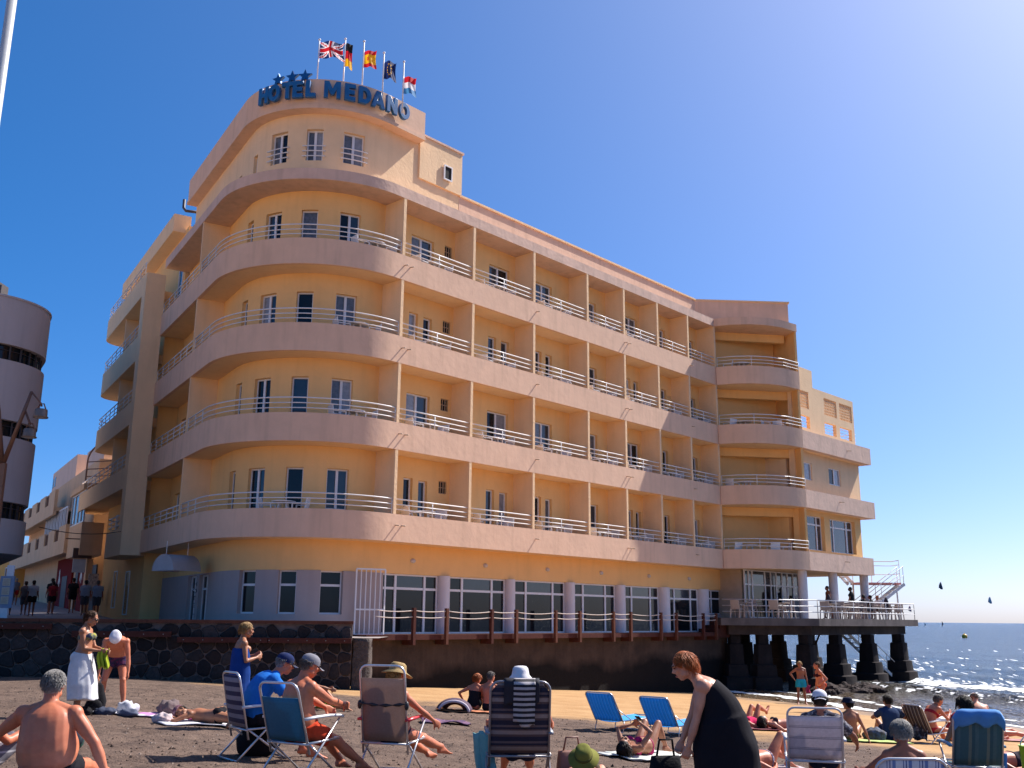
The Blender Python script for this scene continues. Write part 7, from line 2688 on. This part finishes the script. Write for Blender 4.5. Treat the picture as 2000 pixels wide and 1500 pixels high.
# 13 olive hat
p = Person(at(.80, 11.0), rad(-10), "person under an olive green sun hat reclining on the sand", "f", 1.66, .3, "pink", .011,
           pel=(0, .40, .12), neck=(0, .0, .27), bow=(0, 0, -.03), head_dir=(-.15, .8, .55), head_up=(0, -.6, .8), handR=(.30, .12, .05), handL=(-.30, .12, .05), elbowR=(.4, -.3, .0), elbowL=(-.4, -.3, .0), footR=(.1, 1.2, .07), footL=(-.1, 1.15, .07), kneeR=(.1, .8, 1), kneeL=(-.1, .8, 1))
p.hair("blond", .06, 200, hatted=True)
p.hat(C("olive_hat", (.17, .165, .035)), .075, .13, .03, band=C("dark_olive", (.10, .09, .025)))
p.shirt(C("olive_print", (.12, .10, .06)), 0, .01, .05, "swimsuit", .8)
# 14 woman on her back with phone
p = Person(at(1.93, 15.75, .03), rad(-32), "dark-haired woman lying on her back with knees up, holding a phone", "f", 1.68, .1, "tan", .009, face=True,
           pel=(0, .22, .12), neck=(0, -.28, .14), bow=(0, 0, .0), head_dir=(0, .15, 1), head_up=(0, -1, .1), handR=(.05, .02, .46), handL=(-.09, .03, .44), elbowR=(.55, -.25, .1), elbowL=(-.6, -.35, .45), footR=(.14, .72, .08), footL=(-.12, .70, .08), kneeR=(.1, .5, 1.5), kneeL=(-.1, .5, 1.5), curlR=.8, curlL=.8, palmR=(-1, 0, 0), palmL=(1, 0, 0))
p.hair("dark", .13, 420); p.bra(C("magenta_bikini", (.42, .02, .12))); p.briefs(C("magenta_bikini"))
m = MB(); m.box(-.038, .038, -.005, .005, -.07, .07)
o = m.build("phone", M("dark_phone", (.02, .02, .025), .2)); o.location = (1.93 + .03, 15.75 + .05, zs(1.93, 15.75) + .55); o.rotation_euler = (rad(60), 0, rad(-32))
tag(o, "dark phone held up in the hands of the woman lying on her back", "phone")
# 15 red-haired woman in black
p = Person(at(1.72, 9.15), rad(82), "red-haired woman in a loose black sundress stooping to lift a black bag", "f", 1.66, .82, "pink", .008, face=True,
           pel=(0, -.16, .90), neck=(0, .06, 1.315), bow=(0, -.05, .02), head_dir=(0, .92, -.45), head_up=(0, .45, .9), handL=(-.12, .20, .62), handR=(.16, .26, .64), elbowL=(-.45, -.1, .8), elbowR=(.5, -.1, .8), footR=(.12, .0, .085), footL=(-.12, -.18, .085), curlL=1.1, curlR=1.1)
p.hair("redhair", .085, 2400, 1.06, seed=9, tw=.5)
m = MB()
p.trunk(m, -.1, .80, .016, 14)
up = nrm(p.nk - p.mid)
for sg in (1, -1):
    p.strap(m, sg, .011)
    b = bez(p.pel, p.mid * 2 - (p.pel + p.nk) / 2, p.nk, .66) + p.front(.7) * .10 * p.k + p.sh_ax * sg * .075 * p.k
    m.ell(b, (.085, .075, .085))
    m.ell(p.pel - p.front(0) * .06 + p.hip_ax * sg * .075, (.125, .12, .13))
rings = []
r0 = p.ring(.22, .03, 24)
c0 = sum(r0) / 24
for q in np.linspace(0, 1, 10):
    rings.append([V3(c0[0] + (v - c0)[0] * (1 + .16 * q) * (1 + .03 * q * math.sin(j * 2 * math.pi / 24 * 8)), c0[1] - .07 * q + (v - c0)[1] * (1 + .34 * min(1, q * 2.5)), c0[2] + (v - c0)[2] * (1 - q) - .66 * q) for j, v in enumerate(r0)])
m.loft(rings)
p.cloth("black_dress", m, C("black_dress_cloth", (.013, .011, .014)), .012, .010, 6, 14)
# 16 two women lying together further back
p = Person(at(5.55, 24.3), rad(-38), "woman in a pink swimsuit lying on her back with her feet drawn up", "f", 1.66, .1, "red", .014,
           pel=(0, .2, .12), neck=(0, -.3, .13), head_dir=(0, .1, 1), head_up=(0, -1, 0), footR=(.12, .78, .35), footL=(-.12, .82, .34), kneeR=(.1, .5, 1.5), kneeL=(-.1, .5, 1.5), toeR=(0, .6, 1), toeL=(0, .6, 1), handR=(.28, .1, .06), handL=(-.28, .1, .06), elbowR=(.5, -.1, 0), elbowL=(-.5, -.1, 0))
p.hair("brown", .1); p.shirt(C("pink_suit", (.55, .02, .10)), 0, .009, -.02, "swimsuit", .76); p.briefs(C("pink_suit"))
p = Person(at(6.25, 24.1), rad(-75), "woman with curly dark hair lying on her side next to the pink swimsuit", "f", 1.66, .2, "pink", .014,
           pel=(0, .2, .13), neck=(0, -.3, .17), head_dir=(0, .3, 1), head_up=(0, -1, .3), footR=(.1, .98, .07), footL=(-.08, .95, .07), kneeR=(.1, .5, 1.5), kneeL=(-.1, .5, 1.5), toeR=(0, .5, 1), toeL=(0, .5, 1), handR=(.28, .1, .06), handL=(-.28, .1, .06), elbowR=(.5, -.1, 0), elbowL=(-.5, -.1, 0))
p.hair("dark", .11, 520, 1.25); p.bra(C("dark_suit", (.03, .02, .03))); p.briefs(C("dark_suit"))
# 17 lying woman behind the white chair
p = Person(at(3.45, 14.75, .03), rad(-50), "woman in a striped bikini lying on her back with one knee raised", "f", 1.66, .15, "red", .010, face=True,
           pel=(0, .22, .12), neck=(0, -.28, .14), head_dir=(0, .1, 1), head_up=(0, -1, .05), footR=(.12, .62, .08), footL=(-.12, 1.02, .08), kneeR=(.1, .5, 1.5), kneeL=(-.1, .5, 1), toeL=(-.2, .4, 1), handR=(.28, .1, .06), handL=(-.28, .1, .06), elbowR=(.5, -.1, 0), elbowL=(-.5, -.1, 0))
p.hair("redhair", .05, 380); sb = stripes("striped_bikini", 'X', [(0, (.10, .06, .16)), (.5, (.45, .40, .48))], .03); p.bra(sb); p.briefs(sb)
# 18 at the water's edge
p = Person(at(11.75, 41.8), rad(172), "blond boy in turquoise trunks standing at the water's edge, hand on hip", "m", 1.70, -.1, "deep", .016,
           head_dir=(.35, 1, -.5), handR=(.26, -.02, .98), elbowR=(.6, -.1, 1.15), handL=(-.26, .05, .76), elbowL=(-.4, -.3, 1), footR=(.15, .05, .085), footL=(-.15, 0, .085))
p.hair("blond", .06, 300); p.shorts(C("turquoise_trunks", (.02, .30, .38)), .6, .025, .12, "trunks", .03)
m = MB(); m.sheet(hanging(.14, .3, .03, 2), .02)
o = m.build("beach_cloth", C("pink_print", (.45, .05, .12)), None, True); o.location = (12.0, 41.7, zs(11.75, 41.8) + .74); tag(o, "pink printed cloth held at the blond boy's side", "cloth")
p = Person(at(10.42, 34.6), rad(98), "tanned woman in a small bikini walking at the water's edge, seen from the side", "f", 1.68, .15, "red", .013, face=False,
           neck=(0, .10, 1.385), bow=(0, .02, 0), head_dir=(0, 1, -.1), handR=(.26, .10, .74), handL=(-.20, .12, .98), elbowL=(-.4, -.3, 1), footR=(.1, -.16, .10), footL=(-.1, .20, .085), kneeR=(.1, .6, .4))
p.hair("brown", .06, 300, bun=True); p.bra(C("black_red_bikini", (.05, .01, .015))); p.briefs(C("orange_bikini", (.4, .05, .02)), .006, .05)
# 19 man with white cap in the white chair
p = Person(at(3.92, 13.25), rad(-20), "man in a white cap worn backwards and a floral shirt seated in the white chair", "m", 1.78, .4, "deep", .011,
           **{**chair_pose(.36, .12, fx=.65), "handR": (.42, .22, .50), "elbowR": (.75, -.15, .4), "head_dir": (-.1, 1, -.15), "pel": (.04, -.06, .36), "neck": (.04, -.12, .85)})
p.hair("dark", .03, 260, hatted=True)
p.cap(C("white_cap_cloth", (.66, .63, .65)), back=True)
p.shirt(C("floral_shirt", (.05, .04, .05), dirt=(.50, .46, .46), dirt_s=22, dirt_a=.9), .75, .022)
p.shorts(C("navy_shorts", (.02, .03, .06)))
# 20 sitters by the shore
p = Person(at(7.15, 22.0), rad(8), "topless woman in a navy brimmed hat and olive bikini bottom sitting back on her hands", "f", 1.68, .2, "tan", .012,
           pel=(0, 0, .13), neck=(-.02, -.10, .60), head_dir=(-.65, 1, -.05), footR=(.5, .62, .07), footL=(.2, .75, .07), kneeR=(.5, .3, .5), kneeL=(.2, .5, .8), handR=(.34, -.16, .05), handL=(-.34, -.06, .05), elbowR=(.5, -.4, .3), elbowL=(-.5, -.4, .3))
p.hair("dark", .05, 240, hatted=True); p.hat(C("navy_hat", (.015, .017, .035)), .055, .105, .015); p.briefs(C("olive_bikini", (.14, .10, .03)))
p = Person(at(8.35, 22.9), rad(-8), "dark-haired man in a navy t-shirt sitting with his arms on his knees", "m", 1.78, .15, "tan", .012,
           pel=(0, 0, .13), neck=(0, .03, .64), bow=(0, -.08, 0), head_dir=(-.3, 1, -.1), footR=(.25, .6, .07), footL=(-.2, .62, .07), kneeR=(.3, .4, 1), kneeL=(-.25, .4, 1), handR=(.26, .42, .42), handL=(-.22, .44, .44), elbowR=(.7, .1, .3), elbowL=(-.6, .1, .3))
p.hair("dark", .055, 420, 1.05); p.shirt(C("navy_tshirt", (.025, .045, .10)), .6, .018); p.shorts(C("navy_shorts"))
# 21 grey-haired woman in front
p = Person(at(3.82, 10.35, .10), rad(-4), "grey-haired woman in a dark strapped swimsuit in the low striped chair, one knee raised", "f", 1.68, .35, "deep", .009,
           **{**chair_pose(.06, .22, fx=.55), "head_dir": (.0, 1, -.2), "footR": (.34, .42, .08), "kneeR": (.4, .4, 1.2), "handR": (.30, .2, .42), "handL": (-.34, .2, .40)})
p.hair("grey", .05, 2400, .98, seed=12, tw=.45)
p.shirt(C("dark_blue_suit", (.025, .03, .06)), 0, .008, -.02, "swimsuit", .70)
m = MB(); p.strap(m, 1, .012); p.strap(m, -1, .012); p.cloth("strap", m, C("dark_blue_suit"), .006, 0)
# 22 group near the water on the right
p = Person(at(9.30, 22.95, -.14), rad(-68), "sunburnt woman with short brown hair bent forward over a book in the brown chair", "f", 1.66, .25, "red", .013,
           **{**chair_pose(.36, -.30, fwd=.05), "head_dir": (.1, 1, -.5), "handR": (.12, .40, .80), "handL": (-.1, .42, .75), "elbowR": (.4, .3, .3), "bow": (0, -.08, .02)})
p.hair("greybrown", .05, 420, 1.05); p.bra(C("red_suit", (.35, .02, .03))); p.briefs(C("red_suit"))
p = Person(at(11.0, 24.3, .06), rad(-6), "bald sunburnt man sitting bent forward with his back to us near the water", "m", 1.78, .35, "pink", .013,
           pel=(0, 0, .28), neck=(-.06, .08, .74), bow=(0, -.10, 0), head_dir=(0, 1, -.5), footR=(.3, .55, .02), footL=(-.2, .55, .02), kneeR=(.3, .4, 1), kneeL=(-.2, .4, 1), handR=(.3, .42, .45), handL=(-.2, .42, .45))
p.hair("greybrown", .012, 220, bald=True); p.shorts(C("red_shorts", (.30, .03, .04)))
heap("beach_cushion", (11.0, 24.3), (.62, .55, .30), C("black_cushion", (.02, .02, .03)), "low dark cushion under the bald man", "cushion", 21, .12)
o = heap("beach_cushion", (10.45, 24.4), (.55, .3, .62), C("red_black_cushion", (.30, .03, .04), dirt=(.02, .02, .03), dirt_s=3, dirt_a=.9), "red and black cushion propped between the bent woman and the bald man", "cushion", 22, .15)
p = Person(at(6.12, 13.85), rad(-22), "dark-haired person in the teal striped chair, seen from behind", "f", 1.68, .3, "tan", .011,
           **{**chair_pose(.36, .20, fx=.85), "head_dir": (-.2, 1, -.2), "footR": (.15, .95, .22), "footL": (-.05, .92, .20), "handR": (.33, .2, .6), "pel": (0, -.02, .46), "neck": (-.05, -.08, .95)})
p.hair("dark", .09, 420, 1.1); p.bra(BLACKC); p.briefs(BLACKC)
p = Person(at(8.35, 17.6), rad(-75), "sunburnt person lying beyond the teal chair, legs towards the right edge", "m", 1.72, .3, "red", .013,
           pel=(0, .1, .13), neck=(0, -.4, .15), head_dir=(0, .1, 1), head_up=(0, -1, 0), footR=(.12, .75, .1), footL=(-.1, .9, .1), kneeR=(.1, .5, 1.5), kneeL=(-.1, .5, 1), toeR=(0, 1, .3), toeL=(0, .4, 1), handR=(.28, 0, .06), handL=(-.28, 0, .06), elbowR=(.5, -.2, 0), elbowL=(-.5, -.2, 0))
p.hair("brown", .03); p.shorts(C("dark_suit"))
p = Person(at(12.0, 25.7, .03), rad(-80), "sunburnt person lying flat near the water at the far right", "f", 1.66, .25, "red", .016,
           pel=(0, 0, .13), neck=(0, -.5, .14), head_dir=(0, .1, 1), head_up=(0, -1, 0), footR=(.1, .82, .08), footL=(-.1, .80, .08), kneeR=(.1, .4, 1), kneeL=(-.1, .4, 1), toeR=(.2, .4, 1), toeL=(-.2, .4, 1), handR=(.28, 0, .06), handL=(-.28, 0, .06), elbowR=(.5, -.2, 0), elbowL=(-.5, -.2, 0))
p.hair("brown", .06); p.briefs(C("red_suit")); p.bra(C("red_suit"))

# ------------------------------------------------------------------ small figures: street and terrace
def walker(x, y, z, yaw, label, sex, top, bottom, group, hair="dark", H=1.7, long_=False, sit=False, fat=.2):
    if sit:
        p = Person((x, y, z), yaw, label, sex, H, fat, "deep", .024, group, pel=(0, -.05, .52), neck=(0, -.06, 1.02), footR=(.1, .4, .09), footL=(-.1, .4, .09), kneeR=(.1, .6, 1), kneeL=(-.1, .6, 1), handR=(.2, .35, .72), handL=(-.2, .35, .72))
    else:
        s = .16
        p = Person((x, y, z), yaw, label, sex, H, fat, "deep", .024, group, footR=(.09, s, .085), footL=(-.09, -s, .10), handR=(.26, -.12, .76), handL=(-.26, .16, .78))
    p.hair(hair, .05, 60)
    if top: p.shirt(C(*top), .6, .022)
    if bottom: p.shorts(C(*bottom), .95 if long_ else .6, .02)
    return p
WS, DS, RS, GS, BS = ("pale_blue_shirt", (.30, .33, .42)), ("black_tshirt", (.02, .018, .022)), ("red_top", (.25, .02, .03)), ("grey_top", (.14, .13, .14)), ("white_tshirt", (.5, .48, .5))
KS, LS, GRS = ("black_shorts", (.02, .018, .02)), ("grey_trousers", (.10, .09, .10)), ("grey_shorts", (.12, .11, .12))
for (x, y, label, sex, top, bot, hr, H, lg) in [
(-24.5, 48.0, "walker in black t-shirt and shorts nearest the menu board", "m", DS, KS, "dark", 1.76, False),
        (-24.3, 49.5, "walker in grey top and shorts, second from the left in the street", "f", GS, GRS, "brown", 1.62, False),
        (-23.8, 50.0, "walker in pale grey clothes left of the man in a white t-shirt", "f", GS, LS, "brown", 1.64, True),
        (-22.95, 49.0, "man in a white t-shirt and black shorts mid street", "m", BS, KS, "dark", 1.70, False),
        (-22.9, 51.0, "woman in a red top walking hand in hand up the street", "f", RS, KS, "dark", 1.64, False),
        (-23.4, 52.0, "dark-clothed man walking beside the woman in red", "m", DS, LS, "dark", 1.78, True),
        (-22.5, 52.4, "tall man in black standing before the brown doorway", "m", DS, KS, "dark", 1.80, False),
        (-20.85, 50.0, "slim man in a pale shirt left of the stout man in a pale shirt", "m", WS, LS, "dark", 1.72, True),
        (-19.85, 49.0, "stout man in a pale shirt closest to the hotel wall", "m", WS, LS, "greybrown", 1.72, True),
        (-31.0, 62.0, "distant walker in brown outside the red shop", "f", GS, LS, "brown", 1.68, True),
        (-30.6, 63.0, "distant walker in a red skirt by the red shop", "f", GS, ("red_skirt", (.35, .02, .02)), "grey", 1.66, False)]:
    walker(x, y, pz(x, y), rad(28), label, sex, top, bot, "people walking up the street", hr, H, lg, fat=.55 if "stout" in label else .15)
for (x, y, yaw, label, sex, top, bot, sit, hr) in [
        (16.65, 53.3, 100, "shirtless sunburnt man standing beside the middle column of the terrace", "m", None, KS, False, "dark"),
        (18.3, 54.6, 60, "person in dark clothes with tied-up hair standing on the terrace", "f", DS, KS, False, "dark"),
        (19.25, 55.5, 30, "person in black seated left of a pair at the terrace table", "m", DS, LS, True, "dark"),
        (19.75, 55.9, 60, "person in black seated right of a pair at the terrace table", "m", DS, LS, True, "dark"),
        (20.5, 56.9, 120, "person in a pale top seated beneath the last terrace column", "f", BS, LS, True, "redhair")]:
    walker(x, y, .132, rad(yaw), label, sex, top, bot, "people on the terrace", hr, 1.7, False, sit)
